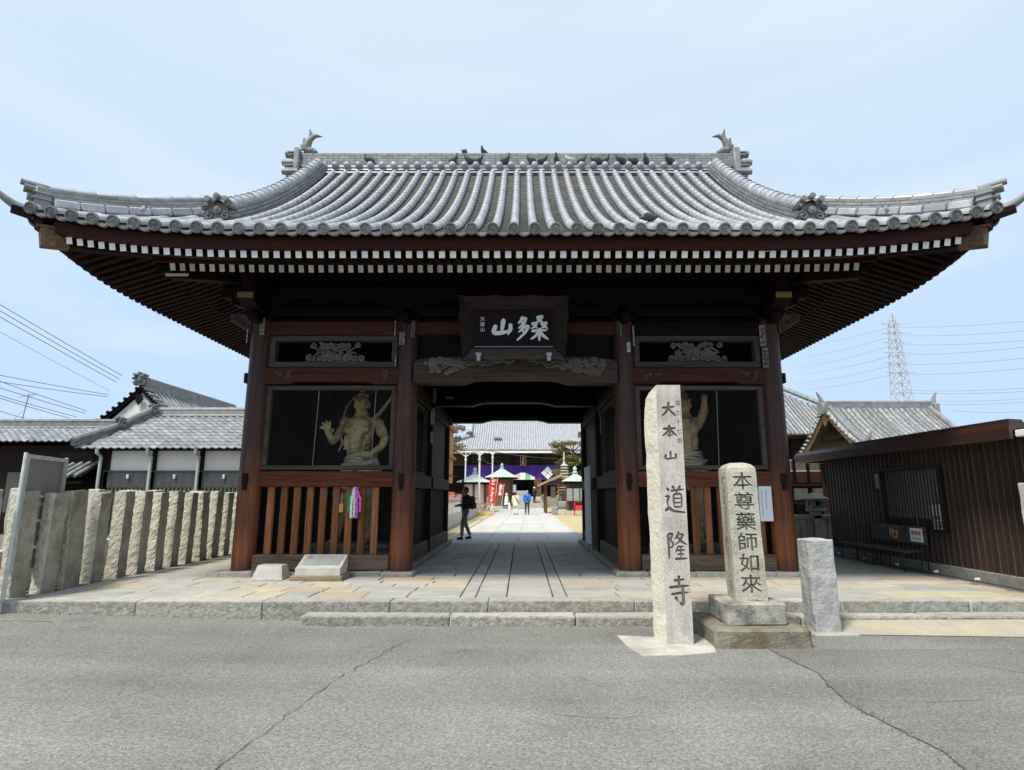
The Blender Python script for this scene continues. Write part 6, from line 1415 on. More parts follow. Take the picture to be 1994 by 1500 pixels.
b = MB(); b.box(13, 25, 41.6, 42.9, 2.05, 2.2); b.box(13, 25, 41.6, 41.7, 1.0, 1.1); b.box(13, 25, 41.55, 42.9, .8, .9); b.build("verandah", woodX, bh)
for k in range(8): b = MB(); b.box(14.2+1.4*k, 15.2+1.4*k, 42.8, 42.9, 1.1, 1.9); b.build("window", shoji, bh)
# pylon far off
py_ = thing("power_pylon", "tall pale steel lattice pylon far behind the small gate roof", "pylon", (99.2, 150, 0))
pym = M("galvanised_steel", (.44, .46, .48), (.52, .54, .56), rough=.6, rv=0)
def hw(z): return 4.2-(4.2-1.75)*min(1, z/26) if z < 26 else 1.75-(1.75-.85)*(z-26)/20 if z < 46 else max(.05, .85-.8*(z-46)/3.6)
zz = [0, 6, 11.5, 16.5, 21, 24.5, 27.5, 30.2, 32.8, 35.2, 37.5, 39.7, 41.8, 43.8, 45.6, 47.2, 49.6]
b = MB(); cor = [(-1, -1), (1, -1), (1, 1), (-1, 1)]
P3 = lambda c, z: (99.2+c[0]*hw(z), 150+c[1]*hw(z), z)
for c in cor: b.tube([P3(c, z) for z in zz], .13, 4)
b.build("leg", pym, py_)
b = MB()
for i in range(len(zz)-1):
    for k in range(4):
        a, c = cor[k], cor[(k+1) % 4]; b.tube([P3(a, zz[i]), P3(c, zz[i+1])], .07, 4); b.tube([P3(c, zz[i]), P3(a, zz[i+1])], .07, 4); b.tube([P3(a, zz[i+1]), P3(c, zz[i+1])], .06, 4)
b.build("lattice", pym, py_)
for z in (46, 43.4, 40.8, 38.1, 35.4, 32.8):
    b = MB(); b.tube([(97.0, 150, z+.2), (101.4, 150, z+.2)], .09, 4); b.tube([(97, 150, z+.2), (99.2-hw(z), 150, z+.9)], .05, 4); b.tube([(101.4, 150, z+.2), (99.2+hw(z), 150, z+.9)], .05, 4)
    for x in (97, 101.4): b.tube([(x, 150, z+.2), (x+(1.6 if x > 99 else -1.6), 149, z)], .10, 5)
    b.build("cross_arm", pym, py_)
faint = M("power_line", (.36, .39, .43), rough=.7, rv=0)
PL = [((100.98, 150.0, 45.37), (100.46, 100.0, 33)), ((100.69, 150.0, 42.97), (100.16, 100.0, 31.2)), ((100.41, 150.0, 40.57), (99.84, 100.0, 29.3)), ((100.07, 150.0, 37.77), (99.62, 100.0, 28.4)), ((99.76, 150.0, 35.13), (99.27, 100.0, 26.3)), ((99.44, 150.0, 32.5), (98.94, 100.0, 24.4)),
      ((98.36, 150.0, 45.23), (148.27, 300.0, 78.55)), ((98.06, 150.0, 42.68), (147.72, 300.0, 72.4)), ((97.77, 150.0, 40.15), (147.26, 300.0, 67.13)), ((97.44, 150.0, 37.35), (146.91, 300.0, 63.26)), ((97.14, 150.0, 34.71), (146.55, 300.0, 59.14)), ((96.85, 150.0, 32.23), (146.19, 300.0, 55.04)),
      ((100.68, 150.0, 28.25), (107, 109.0, 22.3)), ((100.6, 150.0, 27.57), (107, 109.0, 21.6)), ((112.02, 160.0, 27.14), (114.2, 120.0, 22)), ((111.91, 160.0, 26.27), (114.2, 120.0, 21.2)), ((118.79, 160.0, 24.4), (111.4, 120.0, 19))]
o = MB()
for i, (p, q) in enumerate(PL):
    o = MB().tube(wirepts(p, q, .7), .055, 4).build("power_line", faint)
    side = "right" if i < 6 else "left" if i < 12 else "low right"
    tag(o, "power line %s on the %s side of the distant pylon" % (["at the top", "second from the top", "third from the top", "fourth from the top", "fifth from the top", "lowest of six"][i % 6], "right" if i < 6 else "left") if i < 12 else "faint low power line crossing behind the small gate roof, %s" % ["topmost", "second", "third", "fourth", "lowest"][i-12], "wire", "power lines at the pylon")
fp = thing("stone_post", "pale granite post cut off by the right edge of the picture before the shed", "stone post", (7.72, 8.7, 0))
b = MB(); b.bbox(7.58, 7.98, 8.66, 8.88, -.05, 1.64, .015, 0, None, .008); me = b.mesh("shaft", [graL], False, ORG[fp.name]); rough(me, .012, 5, 7, 9); link("shaft", me, fp)
# ============================================================ COURTYARD SEEN THROUGH THE GATE
hrow = M("hall_tile", (.34, .352, .38), (.44, .452, .48), rough=.5, scale=2.2, fine=.2, fscale=9, rv=0, third=(.20, .20, .21), tscale=3.1, tlo=.62, thi=.68)
hall = thing("main_hall", "big main hall with a pale tiled roof and purple curtain at the path end", "hall", (.6, 76, 0))
purple = M("purple_curtain", (.055, .02, .22), (.085, .035, .30), rough=.8, rv=0, scale=3, stretch=(6, 1, .4))
HX = .6
def zm(d): return 6.75+.52*d+.022*d*d
b = MB(); n = 8
for k in range(n):
    d0, d1 = 13*k/n, 13*(k+1)/n; w0, w1 = max(7.4, 11.5-d0), max(7.4, 11.5-d1)
    l = lambda d, w_: .5*max(0, (w_-7)/4.5)**2*(1-d/13)
    b.add([(HX-w0, 71+d0, zm(d0)), (HX+w0, 71+d0, zm(d0)), (HX+w1, 71+d1, zm(d1)), (HX-w1, 71+d1, zm(d1))], [(0, 1, 2, 3)])
    b.add([(HX-w0, 97-d0, zm(d0)), (HX+w0, 97-d0, zm(d0)), (HX+w1, 97-d1, zm(d1)), (HX-w1, 97-d1, zm(d1))], [(3, 2, 1, 0)])
for s in (-1, 1):
    b.add([(HX+s*11.5, 71, zm(0)), (HX+s*11.5, 97, zm(0)), (HX+s*7.4, 93, zm(4.1)), (HX+s*7.4, 75, zm(4.1))], [(0, 1, 2, 3)]); b.add([(HX+s*7.4, 75, zm(4.1)), (HX+s*7.4, 93, zm(4.1)), (HX+s*7.4, 84, zm(13))], [(0, 1, 2)])
b.build("roof_deck", hrow, hall)
b = MB()
for k in range(-38, 39):
    x = HX+k*.3; lim = 13 if abs(k*.3) < 7.4 else 11.5-abs(k*.3)
    if lim > .2: b.tube([(x, 71+d, zm(d)+.05) for d in lin(0, lim, 6)], .105, 6)
tag(b.build("tile_row", hrow, hall, True), kind='stuff')
for s in (-1, 1):
    b = MB(); b.tube([(HX+s*7.1, 72+d, zm(1+d)+.25) for d in lin(2.5, 12, 5)], .3, 8); b.tube([(HX+s*7.1, 74, zm(3)+.3), (HX+s*11.6, 70.9, zm(0)+.35)], .22, 8); b.build("descending_ridge", hrow, hall, True)
    demon("demon_tile", HX+s*7.1, 74.0, zm(3)+.05, 0, 1.3, tiledark, hall)
b = MB(); b.prism([(-2.9-.5, 8.42), (-2.9+.5, 8.42), (-2.9+.42, 8.6), (-2.9-.42, 8.6)], 73.0, 73.6); b.build("snow_guard", hrow, hall)
b = MB(); b.box(HX-9, HX+9, 71.02, 71.3, 6.42, 6.66); b.build("eave_gutter", white, hall)
b = MB(); b.box(HX-9.5, HX+9.5, 73.2, 92, 0, 6.5); b.build("wall", woodX, hall)
for k in range(5): b = MB(); b.box(HX-9.5, HX+9.5, 72.9-.02*k, 73.19, 5.0+.3*k, 5.22+.3*k); b.build("beam", wood("hall_beam", (.05, .035, .027), (.08, .058, .045), 'x') if k == 0 else bpy.data.materials["hall_beam"], hall)
for x in (-6.4, -3.6, -1.1, 2.4, 4.9, 7.6): b = MB(); b.lathe([(.2, .9), (.19, 6.3)], 10, 0, TR(x, 72.6, 0)); b.build("pillar", woodZ, hall, True)
def cur(u, v):
    x = -6.6+11.2*u; return (x, 72.2+.06*math.sin(u*60), 4.98-(1.45+.55*abs(2*u-1)**1.5)*v-.0*u)
b = MB(); b.grid(cur, 90, 5); b.build("curtain", purple, hall, True)
b = MB()
for (u, v) in ((0, .42), (.42, 0), (-.42, 0), (0, -.42)): b.prism([(3.3+u-.38, 4.05+v), (3.3+u, 4.05+v-.38), (3.3+u+.38, 4.05+v), (3.3+u, 4.05+v+.38)], 72.02, 72.08)
b.build("crest", white, hall)
b = MB(); b.box(-.05, .65, 71.7, 71.8, 4.95, 6.15); b.box(.03, .57, 71.68, 71.695, 5.05, 6.05, 1); b.build("plaque", [wood("gilt_frame", (.30, .23, .10), (.40, .32, .16), 'z'), plb], hall)
b = MB()
for q in range(4):
    for k in range(5): a = rnd.choice([0, R(90), R(40)]); b.box(-.11, .11, -.02-.0015*k, -.0, -.02, .02, 0, TR(.3+rnd.uniform(-.06, .06), 71.675, 5.86-.21*q+rnd.uniform(-.07, .07), 0, a))
b.build("plaque_lettering", M("gold_paint", (.55, .42, .18), rough=.5), hall)
# five-coloured bunting over the doorway
b = MB(); cols = [M("bunting_pink", (.75, .25, .30), rough=.8), M("bunting_rose", (.80, .48, .45), rough=.8), white, M("bunting_green", (.22, .50, .32), rough=.8), M("bunting_cream", (.75, .70, .55), rough=.8)]
ap = (.25, 4.0)
for k in range(5):
    xa, xb = -1.2+.58*k, -1.2+.58*(k+1); za = 4.15-.62*abs(xa-ap[0])/1.4; zb = 4.15-.62*abs(xb-ap[0])/1.4
    b.add([(xa, 70.6, 3.2), (xb, 70.6, 3.2), (xb, 70.6, max(3.25, zb)), (xa, 70.6, max(3.25, za)), (xa, 70.7, 3.2), (xb, 70.7, 3.2), (xb, 70.7, max(3.25, zb)), (xa, 70.7, max(3.25, za))], [(0, 1, 2, 3), (7, 6, 5, 4), (3, 2, 6, 7)], k)
b.build("bunting", cols, hall)
b = MB(); b.box(-1.1, 1.6, 71.2, 71.3, 1.2, 3.2); b.build("doorway", black, hall)
for x0, x1 in ((-2.9, -1.12), (1.62, 2.5), (-6.2, -3.0)): b = MB(); b.bbox(x0, x1, 71.1, 71.2, 1.2, 3.3, .02); b.build("door", wood("hall_door", (.11, .06, .035), (.18, .10, .06), 'z') if x0 == -2.9 else bpy.data.materials["hall_door"], hall)
b = MB(); b.bbox(-.5, .9, 70.4, 70.9, 1.2, 1.9, .02); b.build("offering_chest", M("chest_pale", (.40, .38, .36), (.5, .48, .45), rough=.7), hall)
for x in (-.9, -1.0): b = MB(); b.box(-.95, -.55, 70.5, 70.55, 1.7, 2.6); b.build("notice", paper, hall); break
b = MB(); b.box(-7, 8, 69.5, 73.1, .0, 1.2); b.build("platform", granite("hall_platform", (.30, .28, .25), (.40, .38, .34), bump=.2), hall)
for k in range(5): b = MB(); b.bbox(-1.9, 2.4, 66.4+.6*k, 69.5, .0 if k == 0 else .24*k+.004, .24*(k+1), .02); b.build("step", graL, hall)
for x in (-2.15, 2.6): b = MB(); b.bbox(x-.18, x+.18, 66.2, 69.4, 0, 1.1, .03); b.build("stair_wall", graL, hall)
# green-roofed pavilions
copper = M("copper_green", (.36, .56, .44), (.48, .66, .54), rough=.6, scale=2, fine=.06, rv=.1)
copw = M("copper_pale", (.60, .68, .64), (.70, .76, .72), rough=.6, scale=2, fine=.06)
pavw = wood("pavilion_wood", (.12, .065, .04), (.20, .11, .07), 'z')
def pavilion(X, Y, r, ze, za, sides, label, roofm, wallm, glassy=False):
    t = thing("pavilion", label, "pavilion", (X, Y, 0), "small pavilions in the courtyard"); q = TR(X, Y, 0)
    b = MB(); pf = [(r, ze), (r*.98, ze+.06)]+[(r*(1-u)*.96+.1, ze+.08+(za-ze-.1)*(u**1.35)) for u in (.15, .35, .55, .75, .9, 1)]
    b.lathe(pf, sides, 0, q, math.pi/sides); b.build("roof", roofm, t)
    b = MB(); b.lathe([(.2, za-.02), (.22, za+.08), (.08, za+.14), (.16, za+.26), (.14, za+.38), (.02, za+.52)], 10, 0, q); b.build("finial", roofm, t, True)
    b = MB(); b.lathe([(r*.93, ze-.16), (r*.96, ze-.01)], sides, 0, q, math.pi/sides); b.build("eave_board", woodX, t)
    for k in range(sides):
        a = math.pi/sides+2*math.pi*k/sides; b = MB(); b.tube([(X+r*.62*math.cos(a), Y+r*.62*math.sin(a), .0), (X+r*.62*math.cos(a), Y+r*.62*math.sin(a), ze-.1)], .09, 6); b.build("post", pavw, t)
    b = MB(); b.lathe([(r*.57, .3), (r*.57, ze-.12)], sides, 0, q, math.pi/sides); b.build("wall", wallm, t)
    b = MB(); b.lathe([(r*.85, 0), (r*.85, .3)], sides, 0, q, math.pi/sides); b.build("base", graL, t)
    return t
darkin = M("dark_interior", (.03, .025, .02), (.06, .05, .04), rough=.5, rv=0)
pavilion(-1.95, 62, 2.0, 3.2, 4.2, 6, "green copper roofed pavilion at centre, left of the hall doorway", copper, pavw)
pavilion(-4.0, 52, 1.75, 2.5, 3.3, 6, "pale roofed pavilion behind the white lamp pole on the left", copw, plaster)
pr_ = pavilion(4.15, 44.5, 1.35, 2.42, 3.05, 4, "green roofed glazed pavilion at the right beside the red offering box", copper, darkin)
for k in range(3):
    b = MB(); x = 3.45+.5*k; b.box(x, x+.42, 43.70, 43.74, 1.0, 1.9); b.build("pane", M("pale_glass", (.30, .30, .30), (.4, .4, .4), rough=.2) if k == 0 else bpy.data.materials["pale_glass"], pr_)
rb = thing("offering_box", "bright red offering box with a pale lower shelf before the green roofed pavilion", "box", (4.1, 42, 0))
redp = M("red_paint", (.60, .045, .03), (.70, .07, .05), rough=.5, rv=0)
b = MB(); b.bbox(3.83, 4.5, 41.9, 42.3, .35, .72, .01); b.build("box", redp, rb); b = MB(); b.bbox(3.82, 4.51, 41.88, 42.32, .9, .96, .01); b.box(3.88, 4.45, 42.2, 42.24, .72, .9); b.build("lid", wood("box_brown", (.22, .06, .03), (.3, .09, .05), 'x'), rb)
for x in (3.86, 4.47):
    for y in (41.93, 42.27): b = MB(); b.box(x-.03, x+.03, y-.03, y+.03, 0, .9); b.build("leg", redp, rb)
# timber shelter
sh = thing("timber_shelter", "open timber shelter with a pale brown gable roof at the right of the path", "shelter", (3, 48, 0))
b = MB(); b.add([(1.45, 46.5, 2.25), (3.2, 46.5, 3.05), (3.2, 50, 3.05), (1.45, 50, 2.25), (1.45, 46.5, 2.08), (3.2, 46.5, 2.85), (3.2, 50, 2.85), (1.45, 50, 2.08), (5, 46.5, 2.2), (5, 50, 2.2), (5, 46.5, 2.05), (5, 50, 2.05)], [(0, 1, 2, 3), (4, 7, 6, 5), (0, 4, 5, 1), (1, 8, 9, 2), (5, 6, 11, 10), (1, 5, 10, 8), (0, 3, 7, 4)]); b.build("roof", wood("shelter_roof", (.36, .24, .13), (.46, .32, .19), 'y'), sh)
for x, y in ((2.05, 47), (4.6, 47), (2.05, 49.6)): b = MB(); b.box(x-.09, x+.09, y-.09, y+.09, 0, 2.4); b.build("post", pavw, sh)
b = MB(); b.box(1.9, 4.7, 46.95, 47.05, 2.2, 2.35); b.prism([(2.3, 2.36), (4.0, 2.36), (3.2, 2.75)], 47.0, 47.06); b.build("beam", pavw, sh)
b = MB(); b.box(2.5, 2.9, 48.5, 48.54, 1.2, 2.1); b.build("notice", paper, sh)
# thirteen-storey stone pagoda
pg = thing("stone_pagoda", "slender many tiered pale stone pagoda rising behind the timber shelter", "pagoda", (3.8, 51, 0))
b = MB(); b.bbox(3.2, 4.4, 50.4, 51.6, 0, .3, .03); b.bbox(3.35, 4.25, 50.55, 51.45, .3, .95, .02); b.build("base", graM, pg)
for k in range(13):
    z = .95+k*.235; s = .72-.022*k
    b = MB(); q = TR(3.8, 51, z); b.lathe([(s*.55, 0), (s*.55, .12)], 4, 1, q, math.pi/4); b.lathe([(s*1.0, .12), (s*1.04, .155), (s*.62, .235)], 4, 0, q, math.pi/4); b.build("tier", [graL, graM], pg)
b = MB(); b.lathe([(.22, 4.0), (.1, 4.15), (.08, 4.4), (.13, 4.5), (.07, 4.6), (.05, 5.05), (.01, 5.15)], 10, 0, TR(3.8, 51, 0)); b.build("spire", graL, pg, True)
# lamp poles
def lamp_pole(X, Y, h, label):
    t = thing("lamp_pole", label, "lamp post", (X, Y, 0), "white lamp poles left of the path"); b = MB(); b.tube([(X, Y, 0), (X, Y, h)], .07, 8); b.build("pole", white, t)
    for s in (-1, 1):
        b = MB(); b.tube([(X, Y, h-.35), (X+s*.5, Y, h+.02)], .06, 6); b.build("tube_light", M("lamp_grey", (.6, .62, .63), rough=.4) if "lamp_grey" not in bpy.data.materials else bpy.data.materials["lamp_grey"], t)
    b = MB(); b.lathe([(.05, h-.8), (.14, h-.72), (.1, h-.55)], 8, 0, TR(X, Y, 0)); b.build("loudspeaker", greypaint, t); b = MB(); b.lathe([(.3, 0), (.28, .15)], 10, 0, TR(X, Y, 0)); b.build("footing", graL, t)
lamp_pole(-3.1, 45, 4.75, "white lamp pole with two spread tube lights, nearest the walking man"); lamp_pole(-2.75, 58, 5.7, "white lamp pole standing behind the red banner"); lamp_pole(-5.6, 60, 5.6, "white lamp pole at the left, half hidden behind the pale pavilion")
for i, (p, q) in enumerate([((-8, 48, 5.9), (-3.1, 45, 4.7)), ((-8, 48, 5.7), (-3.1, 45, 4.6)), ((-3.1, 45, 4.7), (-2.75, 58, 4.6)), ((-3.1, 45, 4.9), (9, 66, 5.6))]):
    o = MB().tube(wirepts(p, q, .45), .022, 4).build("cable_run", cable); tag(o, ["upper sagging cable at the left lamp pole", "lower sagging cable at the left lamp pole", "cable drooping between the two lamp poles", "long cable running from the lamp pole across the hall front"][i], "cable", "cables at the lamp poles")
# banners
def nobori(X, Y, w_, h_, z0, label, tilt):
    t = thing("banner", label, "banner", (X, Y, 0), "red temple banners"); q = TR(X, Y, z0, 0, R(tilt))
    b = MB(); b.grid(lambda u, v: (w_*(u-.5)+.03*math.sin(v*7), .05*math.sin(u*5+v*4), h_*v), 6, 14); c = MB(); c.add([q @ Vector(v) for v in b.v], b.f)
    rm = bpy.data.materials.get("banner_red") or M("banner_red", (.72, .04, .05), (.78, .06, .06), rough=.7, rv=0)
    c.build("cloth", rm, t, True); b = MB()
    for i in range(6):
        for k in range(5): b.box(-.13, .13, -.075-.002*k, -.07, -.024, .024, 0, q @ TR(rnd.uniform(-.05, .05), 0, h_*(.90-.155*i)+rnd.uniform(-.08, .08), 0, rnd.choice([0, R(90), R(40), R(-30)])))
    b.build("lettering", white, t); b = MB(); b.tube([q @ Vector((w_/2+.03, 0, h_+.1)), (X+w_*.3, Y, 0)], .02, 6); b.build("pole", white, t)
nobori(-2.45, 50, .62, 2.05, .75, "tall red banner with white lettering leaning beside the path", 6); nobori(-2.1, 60, .5, 1.2, 1.3, "smaller faded red banner behind the tall one", 8)
# white stone figures, and the row of small statues with red caps on the left
def jizo(X, Y, z, s, label, red=True, grp=None):
    t = thing("stone_figure", label, "statue", (X, Y, z), grp); q = TR(X, Y, z, 0, 0, 0, (s, s, s)); b = MB()
    b.lathe([(.2, 0), (.22, .06), (.16, .12), (.17, .3), (.13, .6), (.07, .68), (.05, .7)], 10, 0, q); b.ball((0, 0, .8), (.1, .1, .13), 8, 0, q); b.build("body", graL if red else white, t, True)
    if red:
        b = MB(); b.ball((0, .0, .87), (.115, .115, .09), 8, 0, q); b.build("cap", redp, t, True); b = MB(); b.add([(-.13, -.16, .66), (.13, -.16, .66), (.10, -.2, .42), (-.10, -.2, .42)], [(3, 2, 1, 0)], 0, q); b.build("bib", redp, t)
b = MB(); 
for k in range(16): b.bbox(-3.35, -3.05, 22.5+1.25*k, 22.5+1.25*k+1.23, 0, .62, .015)
jw = thing("statue_ledge", "pale stone ledge carrying a row of small red capped statues left of the path", "ledge", (-3.2, 32, 0)); b.build("ledge_block", graL, jw)
b = MB()
for k in range(60): b.box(-3.08, -3.04, 22.6+.33*k, 22.6+.33*k+.07, .62, 1.22)
b.box(-3.1, -3.02, 22.5, 42.5, 1.22, 1.27); b.build("fence_bars", graL, jw)
ORD = ['first', 'second', 'third', 'fourth', 'fifth', 'sixth', 'seventh', 'eighth', 'ninth', 'tenth', 'eleventh', 'twelfth', 'thirteenth', 'fourteenth', 'fifteenth', 'sixteenth', 'seventeenth', 'eighteenth']
for k in range(18): jizo(-3.5-.02*k, 22.9+1.12*k, .66, .98, "small stone statue in a red cap, %s from the gate on the left ledge" % ORD[k], True, "red capped statues on the ledge")
b = MB(); b.bbox(-4.2, -3.36, 22.5, 42.5, 0, .66, .02); b.build("ledge_back", graM, jw)
jizo(-1.3, 56, .5, 1.2, "small white stone figure near the steps, left of the couple", False); jizo(-1.0, 55, .1, .7, "tiny white stone figure low beside the path", False)
fl_ = thing("flower_stand", "small stand of pink and yellow flowers at the foot of the lamp pole", "flowers", (-2.4, 43, 0))
b = MB(); b.bbox(-3.0, -2.0, 42.7, 43.3, 0, .25, .02); b.build("trough", M("yellow_trough", (.75, .6, .12), (.7, .62, .3), rough=.7), fl_)
b = MB(); 
for k in range(60): b.ball((-2.5+rnd.gauss(0, .25), 43+rnd.gauss(0, .15), .4+rnd.uniform(0, .45)), .05, 4, rnd.choice([0, 1, 1, 2]))
b.build("blossom", [M("flower_white", (.8, .78, .75), rough=.8), M("flower_pink", (.75, .25, .3), rough=.8), M("flower_leaf", (.12, .22, .08), rough=.8)], fl_)
sb = thing("roofed_notice", "dark notice stand with a curved little roof behind the walking man", "sign", (-3.9, 34, 0))
b = MB(); b.grid(lambda u, v: (-4.6+1.6*u, 33.5+.9*v, 2.35+.18*math.sin(u*math.pi)+.1*u), 10, 3); b.grid(lambda u, v: (-4.6+1.6*u, 33.5+.9*v, 2.27+.18*math.sin(u*math.pi)+.1*u), 10, 3); b.build("roof", woodX, sb)
for x in (-4.4, -3.25): b = MB(); b.box(x-.06, x+.06, 33.9, 34, 0, 2.35); b.build("post", woodZ, sb)
b = MB(); b.box(-4.3, -3.3, 33.92, 33.97, 1.5, 2.1); b.build("board", woodX, sb)
ow = thing("timber_house", "new orange timber house at the left edge of the courtyard", "house", (-6.2, 42, 0))
b = MB(); b.box(-8.5, -5.3, 40, 46, 0, 6.2)
for k in range(12): b.box(-5.29, -5.25, 40+.5*k, 40.46+.5*k, 0, 6.2)
b.build("wall", newwood, ow); b = MB(); b.box(-8.6, -5.0, 39.6, 46, 4.1, 4.25); b.box(-8.6, -4.9, 39.5, 46, 6.2, 6.5); b.box(-8.4, -5.2, 39.9, 40, 2.9, 3.05); b.build("eave", wood("orange_beam", (.34, .15, .05), (.45, .22, .08), 'x'), ow)
# white board leaning in the passage on the right
wbd = thing("white_board", "tall white board standing against the right wall inside the gate passage", "board", (2.0, 15.6, 0))
b = MB(); b.bbox(1.86, 1.90, 14.9+.3, 16.3, .22, 2.2, .006); b.build("panel", M("board_white", (.80, .81, .82), (.74, .75, .76), rough=.6, rv=0), wbd); 
for y in (15.25, 16.25): b = MB(); b.box(1.865, 1.895, y-.02, y+.02, 0, .22); b.build("leg", greypaint, wbd)
pn = thing("paper_notice", "small white paper notice fixed beside the right corner post behind the mossy pillar", "notice", (4.75, 11.2, 1.3))
b = MB(); b.box(4.58, 4.82, 11.13, 11.14, .98, 1.62); b.box(4.62, 4.64, 11.127, 11.1295, 1.05, 1.55, 1); b.box(4.70, 4.72, 11.127, 11.1295, 1.2, 1.55, 1); b.build("sheet", [M("bluish_paper", (.66, .70, .74), rough=.7), M("blue_ink", (.35, .45, .6), rough=.7)], pn)
# ---- trees
leafm = M("pine_leaf", (.075, .095, .04), (.16, .165, .08), rough=.8, scale=1.5, fine=.4, fscale=5, rv=0)
leafy = M("yellow_leaf", (.20, .19, .07), (.30, .27, .11), rough=.8, scale=1.5, fine=.4, fscale=5, rv=0)
bark = M("bark", (.09, .065, .045), (.15, .11, .08), rough=.9, rv=0)
def tree(name, label, X, Y, h, clumps, lm, n=260, ls=.14, seed=1, grp=None):
    q = random.Random(seed); t = thing(name, label, "tree", (X, Y, 0), grp); b = MB()
    b.tube([(X, Y, 0), (X+.1, Y, h*.35), (X-.05, Y, h*.7), (X, Y, h)], [.17, .14, .09, .03], 8)
    for (cx, cy, cz, r) in clumps: b.tube([(X, Y, max(.5, min(h*.9, cz-.5))), (X+cx*.6, Y+cy*.6, cz-.15), (X+cx, Y+cy, cz)], [.06, .04, .02], 5)
    b.build("trunk", bark, t, True); b = MB()
    for (cx, cy, cz, r) in clumps:
        for k in range(int(n*r)):
            a, e = q.uniform(0, 6.3), q.gauss(0, .5); d = r*q.random()**.5; c = Vector((X+cx+d*math.cos(a)*math.cos(e), Y+cy+d*math.sin(a)*math.cos(e), cz+.55*d*math.sin(e)+q.gauss(0, .04)))
            Mx = Matrix.Translation(c) @ Euler((q.uniform(-1, 1), q.uniform(-1, 1), q.uniform(0, 6))).to_matrix().to_4x4(); s = ls*q.uniform(.5, 1.2)
            b.add([(-s*.3, 0, 0), (s*.3, 0, 0), (0, s, .02), (0, s*.5, s*.2)], [(0, 1, 2), (0, 1, 3)], 0, Mx)
    b.build("crown", lm, t)
qq = random.Random(4)
tree("pine_tree", "cloud pruned pine tree behind the stone pagoda at the right", 5.0, 55, 6, [(qq.uniform(-1.7, 1.7), qq.uniform(-.8, .8), qq.uniform(2.6, 6.2), qq.uniform(.4, .8)) for _ in range(34)], leafy, 420, .2, 1)
tree("pine_tree", "small pine in front of the purple curtain, left of the pagoda", 3.9, 62, 4.8, [(qq.uniform(-.8, .5), qq.uniform(-.5, .5), qq.uniform(3.3, 4.9), qq.uniform(.3, .55)) for _ in range(9)], leafm, 240, .2, 2)
tree("leafy_tree", "yellowish leafy tree beside the orange timber house", -6.2, 50, 9, [(qq.uniform(-1.3, 1.2), qq.uniform(-1, 1), qq.uniform(3.5, 9.6), qq.uniform(.5, .9)) for _ in range(26)], leafy, 200, .25, 3)
